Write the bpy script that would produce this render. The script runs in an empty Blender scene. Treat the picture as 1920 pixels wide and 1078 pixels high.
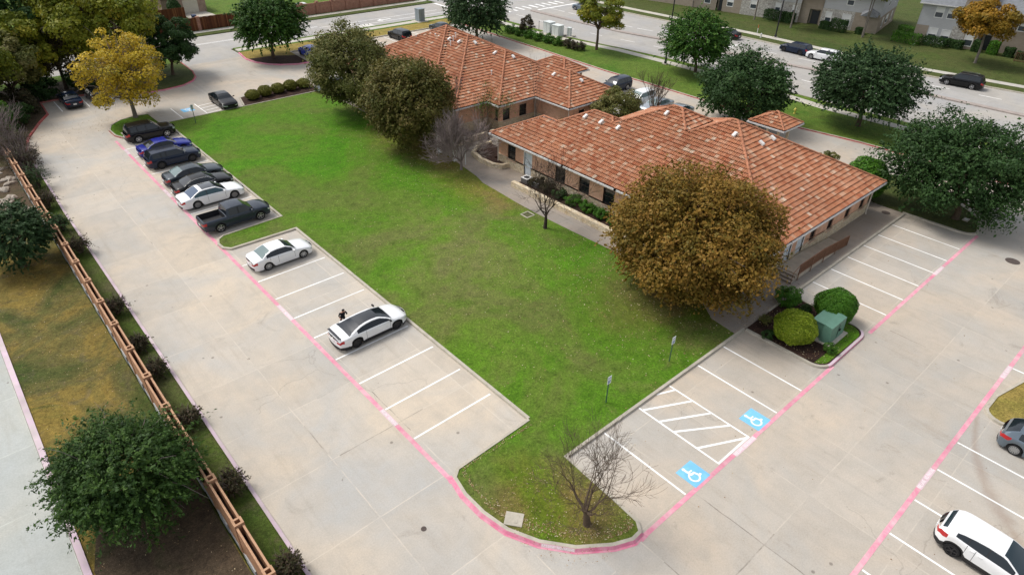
import bpy, bmesh, math, random
import numpy as np
from mathutils import Vector, Matrix

# ------------------------------------------------------------------ camera, sky, sun, exposure
scene = bpy.context.scene
cam_data = bpy.data.cameras.new("camera")
cam_data.sensor_width = 36.0
cam_data.lens = 22.930
cam_data.clip_end = 3000.0
camera = bpy.data.objects.new("camera", cam_data)
scene.collection.objects.link(camera)
camera.matrix_world = Matrix(((0.74872, 0.36006, -0.55657, 0.0),
                              (-0.66260, 0.43095, -0.61257, 0.0),
                              (0.01928, 0.82743, 0.56124, 25.802),
                              (0, 0, 0, 1)))
scene.camera = camera

SUN_DIR = Vector((-0.30, 0.62, 1.0)).normalized()          # towards the sun
world = bpy.data.worlds.new("World")
scene.world = world
world.use_nodes = True
wn = world.node_tree
wn.nodes.clear()
sky = wn.nodes.new("ShaderNodeTexSky")
sky.sky_type = 'NISHITA'
sky.sun_disc = False
sky.sun_elevation = math.asin(SUN_DIR.z)
sky.sun_rotation = math.atan2(SUN_DIR.x, SUN_DIR.y)
sky.dust_density = 3.0
sky.air_density = 1.0
hs = wn.nodes.new("ShaderNodeHueSaturation")
hs.inputs["Saturation"].default_value = 0.32            # overcast: the sky is nearly white
bg = wn.nodes.new("ShaderNodeBackground")
bg.inputs["Strength"].default_value = 0.13
wo = wn.nodes.new("ShaderNodeOutputWorld")
wn.links.new(sky.outputs[0], hs.inputs["Color"])
wn.links.new(hs.outputs[0], bg.inputs["Color"])
wn.links.new(bg.outputs[0], wo.inputs["Surface"])

sun_data = bpy.data.lights.new("sun", 'SUN')
sun_data.energy = 1.55
sun_data.angle = math.radians(20)
sun_data.color = (1.0, 0.95, 0.88)
sun = bpy.data.objects.new("sun", sun_data)
scene.collection.objects.link(sun)
sun.rotation_euler = (-SUN_DIR).to_track_quat('-Z', 'Y').to_euler()
sun.location = (0, 0, 60)

scene.view_settings.view_transform = 'Standard'
scene.view_settings.look = 'None'
scene.view_settings.gamma = 1.0
scene.view_settings.exposure = 0.50
scene.cycles.max_bounces = 6
scene.cycles.diffuse_bounces = 3
scene.cycles.glossy_bounces = 3
scene.cycles.transmission_bounces = 3
scene.cycles.use_denoising = True

R = random.Random(7)
C = scene.collection

# ------------------------------------------------------------------ helpers
class MB:
    """collects verts / faces / per-face material index / optional uv; builds ONE mesh object"""
    def __init__(self):
        self.v, self.f, self.m, self.uv = [], [], [], {}
    def quad(self, a, b, c, d, mi=0, uv=None):
        n = len(self.v); self.v += [a, b, c, d]
        if uv: self.uv[len(self.f)] = uv
        self.f.append((n, n+1, n+2, n+3)); self.m.append(mi)
    def poly(self, pts, mi=0):
        n = len(self.v); self.v += list(pts)
        self.f.append(tuple(range(n, n+len(pts)))); self.m.append(mi)
    def box(self, x0, x1, y0, y1, z0, z1, mi=0, top=None, M=None):
        p = [(x0,y0,z0),(x1,y0,z0),(x1,y1,z0),(x0,y1,z0),(x0,y0,z1),(x1,y0,z1),(x1,y1,z1),(x0,y1,z1)]
        if M is not None: p = [tuple(M @ Vector(q)) for q in p]
        n = len(self.v); self.v += p
        for k, q in enumerate(((0,3,2,1),(4,5,6,7),(0,1,5,4),(1,2,6,5),(2,3,7,6),(3,0,4,7))):
            self.f.append(tuple(n+i for i in q)); self.m.append(top if (k == 1 and top is not None) else mi)
    def prism(self, pts, z0, z1, mi=0, top=None):
        """vertical prism over a 2-D outline (counter-clockwise)"""
        k = len(pts); n = len(self.v)
        a = sum(pts[i][0]*pts[(i+1)%k][1]-pts[(i+1)%k][0]*pts[i][1] for i in range(k))
        if a < 0: pts = list(pts)[::-1]
        self.v += [(p[0],p[1],z0) for p in pts] + [(p[0],p[1],z1) for p in pts]
        for i in range(k):
            j = (i+1) % k
            self.f.append((n+i, n+j, n+k+j, n+k+i)); self.m.append(mi)
        self.f.append(tuple(n+k+i for i in range(k))); self.m.append(mi if top is None else top)
    def tube(self, pts, radii, seg=6, mi=0, caps=True):
        pts = [Vector(p) for p in pts]; n0 = len(self.v); k = len(pts)
        if isinstance(radii, (int, float)): radii = [radii]*k
        prev = None
        for i in range(k):
            d = (pts[min(i+1,k-1)]-pts[max(i-1,0)])
            d = d.normalized() if d.length > 1e-9 else Vector((0,0,1))
            if prev is None:
                a = d.orthogonal().normalized()
            else:
                a = (prev - d*prev.dot(d))
                a = a.normalized() if a.length > 1e-6 else d.orthogonal().normalized()
            prev = a; b = d.cross(a)
            for s in range(seg):
                t = 2*math.pi*s/seg
                self.v.append(tuple(pts[i] + (a*math.cos(t)+b*math.sin(t))*radii[i]))
        for i in range(k-1):
            for s in range(seg):
                s2 = (s+1) % seg
                self.f.append((n0+i*seg+s, n0+i*seg+s2, n0+(i+1)*seg+s2, n0+(i+1)*seg+s)); self.m.append(mi)
        if caps:
            self.f.append(tuple(n0+s for s in range(seg))[::-1]); self.m.append(mi)
            self.f.append(tuple(n0+(k-1)*seg+s for s in range(seg))); self.m.append(mi)
    def lathe(self, prof, seg=16, mi=0, axis='z', origin=(0,0,0)):
        """prof: list of (radius, height)"""
        n0 = len(self.v); k = len(prof); ox, oy, oz = origin
        for r, h in prof:
            for s in range(seg):
                t = 2*math.pi*s/seg; c, d = r*math.cos(t), r*math.sin(t)
                self.v.append((ox+c, oy+d, oz+h) if axis == 'z' else (ox+c, oy+h, oz+d))
        for i in range(k-1):
            for s in range(seg):
                s2 = (s+1) % seg
                self.f.append((n0+i*seg+s, n0+i*seg+s2, n0+(i+1)*seg+s2, n0+(i+1)*seg+s)); self.m.append(mi)
    def build(self, name, mats, parent=None, smooth=False, angle=40, loc=None, coll=None):
        me = bpy.data.meshes.new(name)
        me.from_pydata(self.v, [], self.f)
        for m in (mats if isinstance(mats, (list, tuple)) else [mats]): me.materials.append(m)
        me.polygons.foreach_set("material_index", self.m)
        if self.uv:
            ul = me.uv_layers.new(name="UVMap")
            for fi, uvs in self.uv.items():
                p = me.polygons[fi]
                for k, li in enumerate(p.loop_indices): ul.data[li].uv = uvs[k]
        if smooth:
            me.polygons.foreach_set("use_smooth", [True]*len(self.f))
            me.set_sharp_from_angle(angle=math.radians(angle))
        me.update()
        o = bpy.data.objects.new(name, me)
        C.objects.link(o)
        if parent is not None: o.parent = parent
        if loc is not None: o.location = loc
        return o

def np_mesh(name, V, F, mats, attr=None, mi=None, smooth=False):
    """fast mesh from numpy arrays; attr = per-face float 'rnd'"""
    me = bpy.data.meshes.new(name)
    nv, nf, k = len(V), len(F), F.shape[1]
    me.vertices.add(nv); me.vertices.foreach_set("co", np.ascontiguousarray(V, dtype=np.float32).ravel())
    me.loops.add(nf*k); me.loops.foreach_set("vertex_index", np.ascontiguousarray(F, dtype=np.int32).ravel())
    me.polygons.add(nf)
    me.polygons.foreach_set("loop_start", np.arange(0, nf*k, k, dtype=np.int32))
    me.polygons.foreach_set("loop_total", np.full(nf, k, dtype=np.int32))
    for m in (mats if isinstance(mats, (list, tuple)) else [mats]): me.materials.append(m)
    if mi is not None: me.polygons.foreach_set("material_index", np.ascontiguousarray(mi, dtype=np.int32))
    if attr is not None:
        a = me.attributes.new("rnd", 'FLOAT', 'FACE')
        a.data.foreach_set("value", np.ascontiguousarray(attr, dtype=np.float32))
    if smooth: me.polygons.foreach_set("use_smooth", np.ones(nf, dtype=bool))
    me.update(calc_edges=True)
    return me

def link(name, me, parent=None, loc=None):
    o = bpy.data.objects.new(name, me); C.objects.link(o)
    if parent is not None: o.parent = parent
    if loc is not None: o.location = loc
    return o

def tag(o, label=None, cat=None, group=None, kind=None):
    if label: o['label'] = label
    if cat: o['category'] = cat
    if group: o['group'] = group
    if kind: o['kind'] = kind
    return o

def thing(name, label, cat, loc=(0,0,0), rz=0.0, group=None):
    o = bpy.data.objects.new(name, None); C.objects.link(o)
    o.empty_display_size = 0.2
    o.location = loc; o.rotation_euler = (0,0,rz)
    return tag(o, label, cat, group)

def struct(name, mb, mats, **k):
    return tag(mb.build(name, mats, **k), kind='structure')

def copy_tree(o, parent=None):
    c = o.copy(); C.objects.link(c)
    if parent is not None: c.parent = parent
    for ch in list(o.children): copy_tree(ch, c)
    return c

# ------------------------------------------------------------------ materials
def nt(name):
    m = bpy.data.materials.new(name); m.use_nodes = True
    t = m.node_tree; t.nodes.clear()
    out = t.nodes.new("ShaderNodeOutputMaterial"); b = t.nodes.new("ShaderNodeBsdfPrincipled")
    t.links.new(b.outputs[0], out.inputs["Surface"])
    return m, t, b, out
class G:
    """tiny node-graph helper"""
    def __init__(s, t): s.t = t
    def n(s, ty, **kw):
        x = s.t.nodes.new("ShaderNode"+ty)
        for k, v in kw.items(): setattr(x, k, v)
        return x
    def l(s, a, b): s.t.links.new(a, b)
    def val(s, sock, v):
        if hasattr(v, 'links') or isinstance(v, bpy.types.NodeSocket): s.l(v, sock)
        else: sock.default_value = v
    def math(s, op, a, b=0.0, c=None, clamp=False):
        x = s.n("Math", operation=op); x.use_clamp = clamp
        s.val(x.inputs[0], a); s.val(x.inputs[1], b)
        if c is not None: s.val(x.inputs[2], c)
        return x.outputs[0]
    def noise(s, scale, detail=4, rough=.6, vec=None, dist=0.0):
        x = s.n("TexNoise"); x.inputs["Scale"].default_value = scale
        x.inputs["Detail"].default_value = detail; x.inputs["Roughness"].default_value = rough
        x.inputs["Distortion"].default_value = dist
        if vec is not None: s.l(vec, x.inputs["Vector"])
        return x.outputs["Fac"]
    def ramp(s, fac, stops, interp='LINEAR'):
        x = s.n("ValToRGB"); cr = x.color_ramp; cr.interpolation = interp
        while len(cr.elements) < len(stops): cr.elements.new(.5)
        for e, (p, c) in zip(cr.elements, stops):
            e.position = p; e.color = (c if isinstance(c, (tuple, list)) else (c,c,c))[:3] + (1,) if isinstance(c, tuple) else (c,c,c,1)
        s.l(fac, x.inputs[0]); return x.outputs["Color"]
    def mix(s, fac, a, b, blend='MIX'):
        x = s.n("Mix", data_type='RGBA', blend_type=blend)
        s.val(x.inputs[0], fac)
        for sock, v in ((x.inputs[6], a), (x.inputs[7], b)):
            if isinstance(v, tuple): sock.default_value = v[:3]+(1,)
            else: s.l(v, sock)
        return x.outputs[2]
    def pos(s): return s.n("NewGeometry").outputs["Position"]
    def obj(s): return s.n("TexCoord").outputs["Object"]
    def sep(s, v):
        x = s.n("SeparateXYZ"); s.l(v, x.inputs[0]); return x.outputs
    def mapv(s, v, scale=(1,1,1), loc=(0,0,0), rot=(0,0,0)):
        x = s.n("Mapping"); x.inputs["Scale"].default_value = scale; x.inputs["Location"].default_value = loc
        x.inputs["Rotation"].default_value = rot; s.l(v, x.inputs[0]); return x.outputs[0]
    def bump(s, h, strength=.3, dist=.02):
        x = s.n("Bump"); x.inputs["Strength"].default_value = strength; x.inputs["Distance"].default_value = dist
        s.l(h, x.inputs["Height"]); return x.outputs[0]
def P(b, rough=.7, spec=.4, metal=0., coat=0.):
    b.inputs["Roughness"].default_value = rough
    b.inputs["Specular IOR Level"].default_value = spec
    b.inputs["Metallic"].default_value = metal
    b.inputs["Coat Weight"].default_value = coat
    b.inputs["Coat Roughness"].default_value = .04

_cache = {}
def M(name, col, rough=.7, spec=.3, metal=0., coat=0., var=.12, scale=3., bump=0., bscale=40., world=False):
    """plain material whose colour is broken up by noise"""
    if name in _cache: return _cache[name]
    m, t, b, out = nt(name); g = G(t); P(b, rough, spec, metal, coat)
    v = g.pos() if world else g.obj()
    if var > 0:
        n1 = g.noise(scale, 5, .65, v)
        c = g.mix(g.ramp(n1, [(.25, 0.), (.75, 1.)]), tuple(x*(1-var) for x in col), tuple(min(1, x*(1+var)) for x in col))
        g.l(c, b.inputs["Base Color"])
    else: b.inputs["Base Color"].default_value = tuple(col)+(1,)
    if bump > 0:
        g.l(g.bump(g.noise(bscale, 3, .6, v), bump, .01), b.inputs["Normal"])
    _cache[name] = m; return m

def concrete(name, base, warm, cool, jx=None, jy=None, joints=True, sx=0., sy=0., px=4.12, py=4.47, dark=.5):
    m, t, b, out = nt(name); g = G(t); P(b, .85, .25)
    pos = g.pos(); X, Y, Z = g.sep(pos)
    big = g.noise(.16, 4, .55, pos, .6)
    c = g.mix(g.ramp(big, [(.34, 0.), (.66, 1.)]), warm, cool)
    med = g.noise(.9, 6, .7, pos, .4)
    c = g.mix(g.math('MULTIPLY', g.ramp(med, [(.42, 0.), (.72, 1.)]), .55), c, tuple(x*.84 for x in base))
    streak = g.noise(1., 5, .7, g.mapv(pos, (1.6, .22, 1), rot=(0, 0, .5)))
    c = g.mix(g.math('MULTIPLY', g.ramp(streak, [(.55, 0.), (.78, 1.)]), .38), c, (base[0]*.72, base[1]*.66, base[2]*.6))
    # patchy dark water / tyre stains and small spots
    st = g.noise(.33, 7, .72, g.mapv(pos, loc=(31, 7, 3)), 1.2)
    c = g.mix(g.math('MULTIPLY', g.ramp(st, [(.60, 0.), (.74, 1.)]), dark), c, (base[0]*.55, base[1]*.54, base[2]*.54))
    sp = g.n("TexVoronoi"); sp.inputs["Scale"].default_value = .8; g.l(pos, sp.inputs["Vector"])
    spm = g.math('MULTIPLY', g.ramp(sp.outputs["Distance"], [(.0, 1.), (.05, 1.), (.085, 0.)]), g.math('GREATER_THAN', g.noise(.5, 2, .5, pos), .55))
    c = g.mix(g.math('MULTIPLY', spm, .6), c, (.12, .10, .085))
    # every slab was poured apart: slight differences from slab to slab, hairline cracks
    cell = g.n("TexWhiteNoise", noise_dimensions='2D'); cv = g.n("CombineXYZ")
    g.l(g.math('FLOOR', g.math('DIVIDE', g.math('SUBTRACT', X, sx), px)), cv.inputs[0]); g.l(g.math('FLOOR', g.math('DIVIDE', g.math('SUBTRACT', Y, sy), py)), cv.inputs[1])
    g.l(cv.outputs[0], cell.inputs["Vector"])
    c = g.mix(1., c, g.ramp(cell.outputs["Value"], [(0., .95), (1., 1.04)]), 'MULTIPLY')
    ck = g.n("TexVoronoi", feature='DISTANCE_TO_EDGE'); ck.inputs["Scale"].default_value = .16
    wv = g.n("VectorMath", operation='ADD'); nz = g.n("TexNoise"); nz.inputs["Scale"].default_value = .8; nz.inputs["Detail"].default_value = 5; g.l(pos, nz.inputs["Vector"])
    g.l(pos, wv.inputs[0]); g.l(nz.outputs["Color"], wv.inputs[1]); g.l(wv.outputs[0], ck.inputs["Vector"])
    ckm = g.math('MULTIPLY', g.ramp(ck.outputs["Distance"], [(.0015, 1.), (.004, 0.)]), g.math('GREATER_THAN', g.noise(.12, 3, .5, g.mapv(pos, loc=(2, 5, 9))), .57))
    c = g.mix(g.math('MULTIPLY', ckm, .32), c, tuple(x*.35 for x in base))
    tyre = g.noise(1., 4, .6, g.mapv(pos, (2.2, .10, 1), loc=(4, 1, 0)))
    c = g.mix(g.math('MULTIPLY', g.ramp(tyre, [(.56, 0.), (.76, 1.)]), .22), c, tuple(x*.62 for x in base))
    fine = g.noise(14., 4, .7, pos)
    c = g.mix(1., c, g.ramp(fine, [(.3, .88), (.7, 1.08)]), 'MULTIPLY')
    if joints:
        # slab joints: some sealed pale, some open and dark
        wob = g.math('MULTIPLY', g.math('SUBTRACT', g.noise(.8, 3, .6, pos), .5), .10)
        def line(A, off, per, w):
            q = g.math('DIVIDE', g.math('ADD', g.math('SUBTRACT', A, off), wob), per)
            fr = g.math('ABSOLUTE', g.math('SUBTRACT', g.math('FRACT', g.math('ADD', q, .5)), .5))
            return g.math('LESS_THAN', fr, w/per)
        ln = g.math('MAXIMUM', line(X, sx, px, .028), line(Y, sy, py, .028))
        dk = g.math('GREATER_THAN', g.noise(.09, 2, .5, g.mapv(pos, loc=(5, 11, 0))), .62)
        br = g.ramp(g.noise(.7, 4, .7, pos), [(.38, 0.), (.62, 1.)])
        c = g.mix(g.math('MULTIPLY', g.math('MULTIPLY', ln, br), .75), c, g.mix(dk, tuple(min(1, x*1.22) for x in base), tuple(x*.38 for x in base)))
    g.l(c, b.inputs["Base Color"])
    g.l(g.bump(fine, .12, .01), b.inputs["Normal"])
    return m

def grass_mat(name, stops, scale=.22, seed=0., fine=1.0, tan=(.20, .17, .055), tanamt=.5):
    """turf: mottled colour from several noises"""
    m, t, b, out = nt(name); g = G(t); P(b, .9, .15)
    pos = g.mapv(g.pos(), loc=(seed, seed*1.7, 0))
    big = g.noise(scale, 5, .6, pos, .8)
    c = g.ramp(big, stops)
    med = g.noise(1.3, 6, .75, pos, .5)
    c = g.mix(1., c, g.ramp(med, [(.28, .62), (.5, 1.), (.75, 1.28)]), 'MULTIPLY')
    c = g.mix(g.math('MULTIPLY', g.ramp(g.noise(.75, 7, .78, g.mapv(pos, loc=(9, 3, 0)), .6), [(.53, 0.), (.70, 1.)]), tanamt), c, tan)
    f1 = g.noise(22*fine, 3, .8, pos); f2 = g.noise(7*fine, 4, .75, pos)
    c = g.mix(1., c, g.ramp(f1, [(.28, .48), (.5, 1.), (.72, 1.5)]), 'MULTIPLY')
    c = g.mix(1., c, g.ramp(f2, [(.3, .60), (.7, 1.36)]), 'MULTIPLY')
    g.l(c, b.inputs["Base Color"])
    g.l(g.bump(g.math('ADD', f1, g.math('MULTIPLY', f2, .8)), .7, .05), b.inputs["Normal"])
    return m

def leaf_mat(name, stops, trans=.25, rough=.6):
    """leaves: every leaf face has its own 'rnd' value that picks its colour"""
    m, t, b, out = nt(name); g = G(t); P(b, rough, .25)
    a = g.n("Attribute"); a.attribute_name = "rnd"
    c = g.ramp(a.outputs["Fac"], stops)
    oi = g.n("ObjectInfo")
    h = g.n("HueSaturation"); g.l(c, h.inputs["Color"])
    g.l(g.math('ADD', g.math('MULTIPLY', oi.outputs["Random"], .25), .88), h.inputs["Value"])
    c = h.outputs[0]
    g.l(c, b.inputs["Base Color"])
    tr = g.n("BsdfTranslucent"); g.l(c, tr.inputs["Color"])
    mx = g.n("MixShader"); mx.inputs[0].default_value = trans
    g.l(b.outputs[0], mx.inputs[1]); g.l(tr.outputs[0], mx.inputs[2]); g.l(mx.outputs[0], out.inputs["Surface"])
    return m

def glass(name, col=(.012,.016,.02), rough=.06, spec=.5):
    m, t, b, out = nt(name); P(b, rough, spec); b.inputs["Base Color"].default_value = tuple(col)+(1,)
    return m

def paint(name, col, metal=.0, rough=.35, coat=1., flake=.06):
    """car paint"""
    if name in _cache: return _cache[name]
    m, t, b, out = nt(name); g = G(t); P(b, rough, .15, metal, coat)
    n1 = g.noise(1.3, 3, .5, g.obj())
    g.l(g.mix(g.ramp(n1, [(.3, 0.), (.7, 1.)]), tuple(x*(1-flake) for x in col), tuple(min(1, x*(1+flake)) for x in col)), b.inputs["Base Color"])
    _cache[name] = m; return m
# ------------------------------------------------------------------ setting: ground, pavement, kerbs, turf
CON = concrete("lot_concrete", (0.4931,0.4457,0.3793), (0.569,0.4884,0.3888), (0.441,0.4315,0.4078), sx=8.4, sy=22.4)
CON2 = concrete("lot_concrete_darker", (0.4552,0.4126,0.3509), (0.531,0.4505,0.3604), (0.4267,0.4078,0.3746), sx=8.3, sy=5.48, py=4.1, dark=.7)  # rest of the lot: slightly darker concrete, more stains, its own joint grid
STREET = concrete("street_concrete", (0.3864,0.3726,0.3496), (0.4232,0.3956,0.3542), (0.3772,0.3726,0.368), sx=86.2, sy=0, px=3.7, py=5.2, dark=.25)
ALLEY = concrete("alley_concrete", (0.4457,0.4647,0.4267), (0.4742,0.4742,0.4267), (0.4362,0.4647,0.4552), sx=-6.2, sy=1.0, px=3.6, py=4.6, dark=.3)
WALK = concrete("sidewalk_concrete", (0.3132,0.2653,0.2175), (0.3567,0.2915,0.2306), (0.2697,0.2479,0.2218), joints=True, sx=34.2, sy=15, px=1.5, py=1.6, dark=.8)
WALKP = concrete("pale_sidewalk_concrete", (0.5046,0.4785,0.4176), (0.5394,0.4959,0.4176), (0.4785,0.4611,0.4176), joints=True, sx=80, sy=0, px=50, py=1.6, dark=.2)
KERB = M("kerb_concrete", (0.435,0.4002,0.3306), .85, .2, var=.22, scale=2.2, bump=.2, world=True)
MEDIAN = M("median_concrete", (.36,.31,.28), .85, .2, var=.2, scale=1.5, world=True)
def faded(name, col, worn, scale=1.2, lo=.45, hi=.68, alpha=.9):
    m, t, b, out = nt(name); g = G(t); P(b, .8, .2); pos = g.pos()
    c = g.mix(g.ramp(g.noise(scale, 6, .72, pos, .5), [(lo, 0.), (hi, 1.)]), col, worn)
    c = g.mix(1., c, g.ramp(g.noise(.5, 3, .6, g.mapv(pos, loc=(3,8,1))), [(.3, .8), (.7, 1.12)]), 'MULTIPLY')
    g.l(c, b.inputs["Base Color"]); return m
PINK = faded("pink_fire_lane_paint", (.72,.26,.36), (.70,.47,.49), 1.6, .40, .70)
PINKK = faded("pink_kerb_paint", (.66,.20,.31), (.66,.40,.45), 1.6, .42, .70)
LILAC = faded("lilac_faded_kerb_paint", (.60,.47,.54), (.55,.50,.46), 1.1)
REDK = faded("red_kerb_paint", (.46,.11,.10), (.50,.27,.24), .8)
WHITE = faded("white_road_paint", (.88,.88,.86), (.74,.72,.68), 2.5, .55, .85)
SKYB = faded("blue_symbol_paint", (.20,.52,.82), (.24,.56,.84), 3.)
LAWN = grass_mat("lawn_turf", [(.26,(0.0648,0.1534,0.00864)), (.40,(0.08208,0.1858,0.0108)), (.50,(0.1015,0.1674,0.02052)), (.60,(0.1166,0.149,0.0324)), (.72,(0.08424,0.1728,0.01188))], .13, 4., tan=(0.1674,0.1512,0.0594), tanamt=.40)
LAWN2 = grass_mat("street_verge_turf", [(.3,(0.0697,0.1517,0.01476)), (.5,(0.1066,0.164,0.0246)), (.7,(0.082,0.1558,0.0164))], .15, 17., tan=(0.1804,0.164,0.0492), tanamt=.35)
LAWN3 = grass_mat("apartment_turf", [(.3,(0.0492,0.082,0.0164)), (.5,(0.0779,0.0943,0.02706)), (.7,(0.0615,0.1025,0.01804))], .12, 29., tan=(0.1312,0.1066,0.0492), tanamt=.45)
TAN = grass_mat("dormant_tan_turf", [(.3,(0.2624,0.205,0.0492)), (.5,(0.2952,0.2214,0.0615)), (.7,(0.1804,0.1804,0.0328))], .16, 41., tan=(0.328,0.2542,0.0902), tanamt=.4)
VERGE = grass_mat("dry_verge_turf", [(.28,(.045,.085,.012)), (.38,(.070,.085,.022)), (.48,(.13,.115,.035)), (.60,(.24,.170,.040)), (.72,(.085,.095,.022))], .19, 5., tan=(.125,.105,.065), tanamt=.7)
STRIP = grass_mat("planting_strip_turf", [(.3,(.045,.090,.012)), (.5,(.070,.100,.018)), (.7,(.095,.095,.040))], .3, 61., tan=(.125,.10,.06), tanamt=.6)
SOIL = grass_mat("bare_leafy_soil", [(.3,(0.069,0.05175,0.0345)), (.5,(0.09775,0.0713,0.046)), (.7,(0.07475,0.069,0.0345))], .5, 71., tan=(0.1265,0.08625,0.05175), tanamt=.4)
MULCH = grass_mat("dark_mulch", [(.3,(.030,.018,.014)), (.5,(.048,.028,.021)), (.7,(.066,.036,.027))], .8, 81., tan=(.10,.055,.04), tanamt=.35)
PATCH = M("fresh_slab_concrete", (.62,.60,.56), .85, .2, var=.12, scale=1.5, world=True)

# brown run-off stain below the right island
_t = CON2.node_tree; _g = G(_t); _b = next(n for n in _t.nodes if n.type == 'BSDF_PRINCIPLED')
_src = _b.inputs["Base Color"].links[0].from_socket; _X, _Y, _Z = _g.sep(_g.pos())
_cx = _g.ramp(_g.math('DIVIDE', _g.math('ADD', _Y, 8.), 14.), [(0.,.02),(.40,.10),(.57,.30),(.66,.48),(.72,.70),(.80,.80),(1.,.95)])
_dx = _g.math('ABSOLUTE', _g.math('SUBTRACT', _X, _g.math('ADD', _g.math('MULTIPLY', _cx, 13.), 28.)))
_m = _g.math('MULTIPLY', _g.ramp(_g.math('ADD', _dx, _g.math('MULTIPLY', _g.math('SUBTRACT', _g.noise(.9, 5, .7, _g.pos()), .5), 1.6)), [(.05, 1.), (.75, 0.)]), _g.math('LESS_THAN', _Y, 2.0))
_g.l(_g.mix(_g.math('MULTIPLY', _m, .42), _src, (.27,.19,.14)), _b.inputs["Base Color"])
# worn, lush, leaf-browned and darker olive areas of the lawn
_t = LAWN.node_tree; _g = G(_t); _b = next(n for n in _t.nodes if n.type == 'BSDF_PRINCIPLED')
_src = _b.inputs["Base Color"].links[0].from_socket; _X, _Y, _Z = _g.sep(_g.pos())
_w = _g.math('MULTIPLY', _g.math('SUBTRACT', _g.noise(.16, 5, .65, _g.pos(), .5), .5), 1.5)
def zone(src, cx, cy, rx, ry, tint, amt, blend='MULTIPLY'):
    dx = _g.math('DIVIDE', _g.math('SUBTRACT', _X, cx), rx); dy = _g.math('DIVIDE', _g.math('SUBTRACT', _Y, cy), ry)
    d = _g.math('ADD', _g.math('SQRT', _g.math('ADD', _g.math('MULTIPLY', dx, dx), _g.math('MULTIPLY', dy, dy))), _w)
    f = _g.math('MULTIPLY', _g.ramp(d, [(.25, 1.), (1., 0.)]), amt)
    return _g.mix(f, src, tint, blend)
_src = zone(_src, 25, 62, 13, 20, (.85,1.08,.60), 1.)
_src = zone(_src, 26, 34, 8, 10, (1.28,1.10,1.55), 1.)
_src = zone(_src, 20, 26, 4.5, 9, (1.18,1.06,1.25), 1.)
_src = zone(_src, 34.5, 42, 4.5, 8, (1.55,.95,1.4), 1.)
_src = zone(_src, 35.5, 54, 4.0, 9, (1.5,.74,1.3), 1.)
_src = zone(_src, 31, 20.5, 5.5, 5.5, (1.05,.76,1.0), 1.)  # darker olive patch under the rust-brown tree
_src = zone(_src, 29.5, 25.5, 3.5, 4.5, (.85,1.04,.6), .9)
_src = zone(_src, 15, 12.8, 4.0, 4.5, (1.40,.82,1.2), 1.)
_src = zone(_src, 34.5, 20, 3, 4, (1.25,.66,1.1), 1.)
_g.l(_src, _b.inputs["Base Color"])

def sheet(name, pts, z, mat):
    b = MB(); b.poly([(x, y, z) for x, y in pts]); o = struct(name, b, mat)
    if sum(pts[i][0]*pts[(i+1)%len(pts)][1]-pts[(i+1)%len(pts)][0]*pts[i][1] for i in range(len(pts))) < 0: o.data.flip_normals()
    return o
def rect(x0, x1, y0, y1): return [(x0,y0),(x1,y0),(x1,y1),(x0,y1)]
def turf(name, pts, mat, z=.11):
    b = MB(); b.prism(pts, -.05, z); return struct(name, b, mat)
def arc(cx, cy, r, a0, a1, n=6):
    return [(cx+r*math.cos(math.radians(a0+(a1-a0)*i/n)), cy+r*math.sin(math.radians(a0+(a1-a0)*i/n))) for i in range(n+1)]
def offset(pts, w, closed=False):
    out = []; k = len(pts)
    for i in range(k):
        a = Vector(pts[i-1]) if (i > 0 or closed) else None
        p = Vector(pts[i]); c = Vector(pts[(i+1)%k]) if (i < k-1 or closed) else None
        ds = []
        if a is not None: ds.append((p-a).normalized())
        if c is not None: ds.append((c-p).normalized())
        ns = [Vector((-d.y, d.x)) for d in ds]
        n = sum(ns, Vector((0,0)))
        n = n.normalized() if n.length > 1e-6 else ns[0]
        sc = 1/max(.45, n.dot(ns[0])); out.append(tuple(p + n*w*sc))
    return out
def kerb(name, pts, w=.16, h=.15, mats=None, closed=False, slope=.03):
    """kerb stone along a line; +w lies to the left of the direction of travel. painted: the right-hand face too"""
    pts = offset(pts, -.012, closed); foot = offset(pts, -slope, closed); b = MB(); q = offset(pts, w, closed); k = len(pts)
    for i in range(k if closed else k-1):
        j = (i+1) % k
        (x0,y0),(x1,y1),(u0,v0),(u1,v1) = pts[i], pts[j], q[i], q[j]
        (f0,g0),(f1,g1) = foot[i], foot[j]
        b.quad((f0,g0,-.02),(f1,g1,-.02),(x1,y1,h-.015),(x0,y0,h-.015), 1)
        b.quad((x0,y0,h-.015),(x1,y1,h-.015),(u1,v1,h),(u0,v0,h), 0)
        b.quad((u1,v1,-.02),(u0,v0,-.02),(u0,v0,h),(u1,v1,h), 0)
    return struct(name, b, mats or [KERB, KERB])

sheet("ground", rect(-500, 700, -400, 900), -.08, LAWN3)
sheet("parking_lot", [(4.5,-60),(14.6,-60),(14.6,97),(4.5,97)], 0., CON)
sheet("parking_lot", [(14.6,17.95),(18,17.95),(18,97),(14.6,97)], 0., CON)
sheet("parking_lot", [(14.6,-60),(73.6,-60),(73.6,97),(18,97),(18,17.95),(14.6,17.95)], 0., CON2)
sheet("street", rect(73.6, 118, -300, 101.9), -.02, STREET)
sheet("street", rect(-200, 300, 101.9, 112), -.02, STREET)
sheet("street", rect(80, 104, 112, 300), -.02, STREET)
sheet("driveway", rect(27.2, 35.2, 97, 101.9), .0, STREET)
sheet("driveway", rect(73.6, 84, -6, 7), .0, STREET)
sheet("alley", rect(-16, -2.6, -40, 130), -.02, ALLEY)

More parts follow.
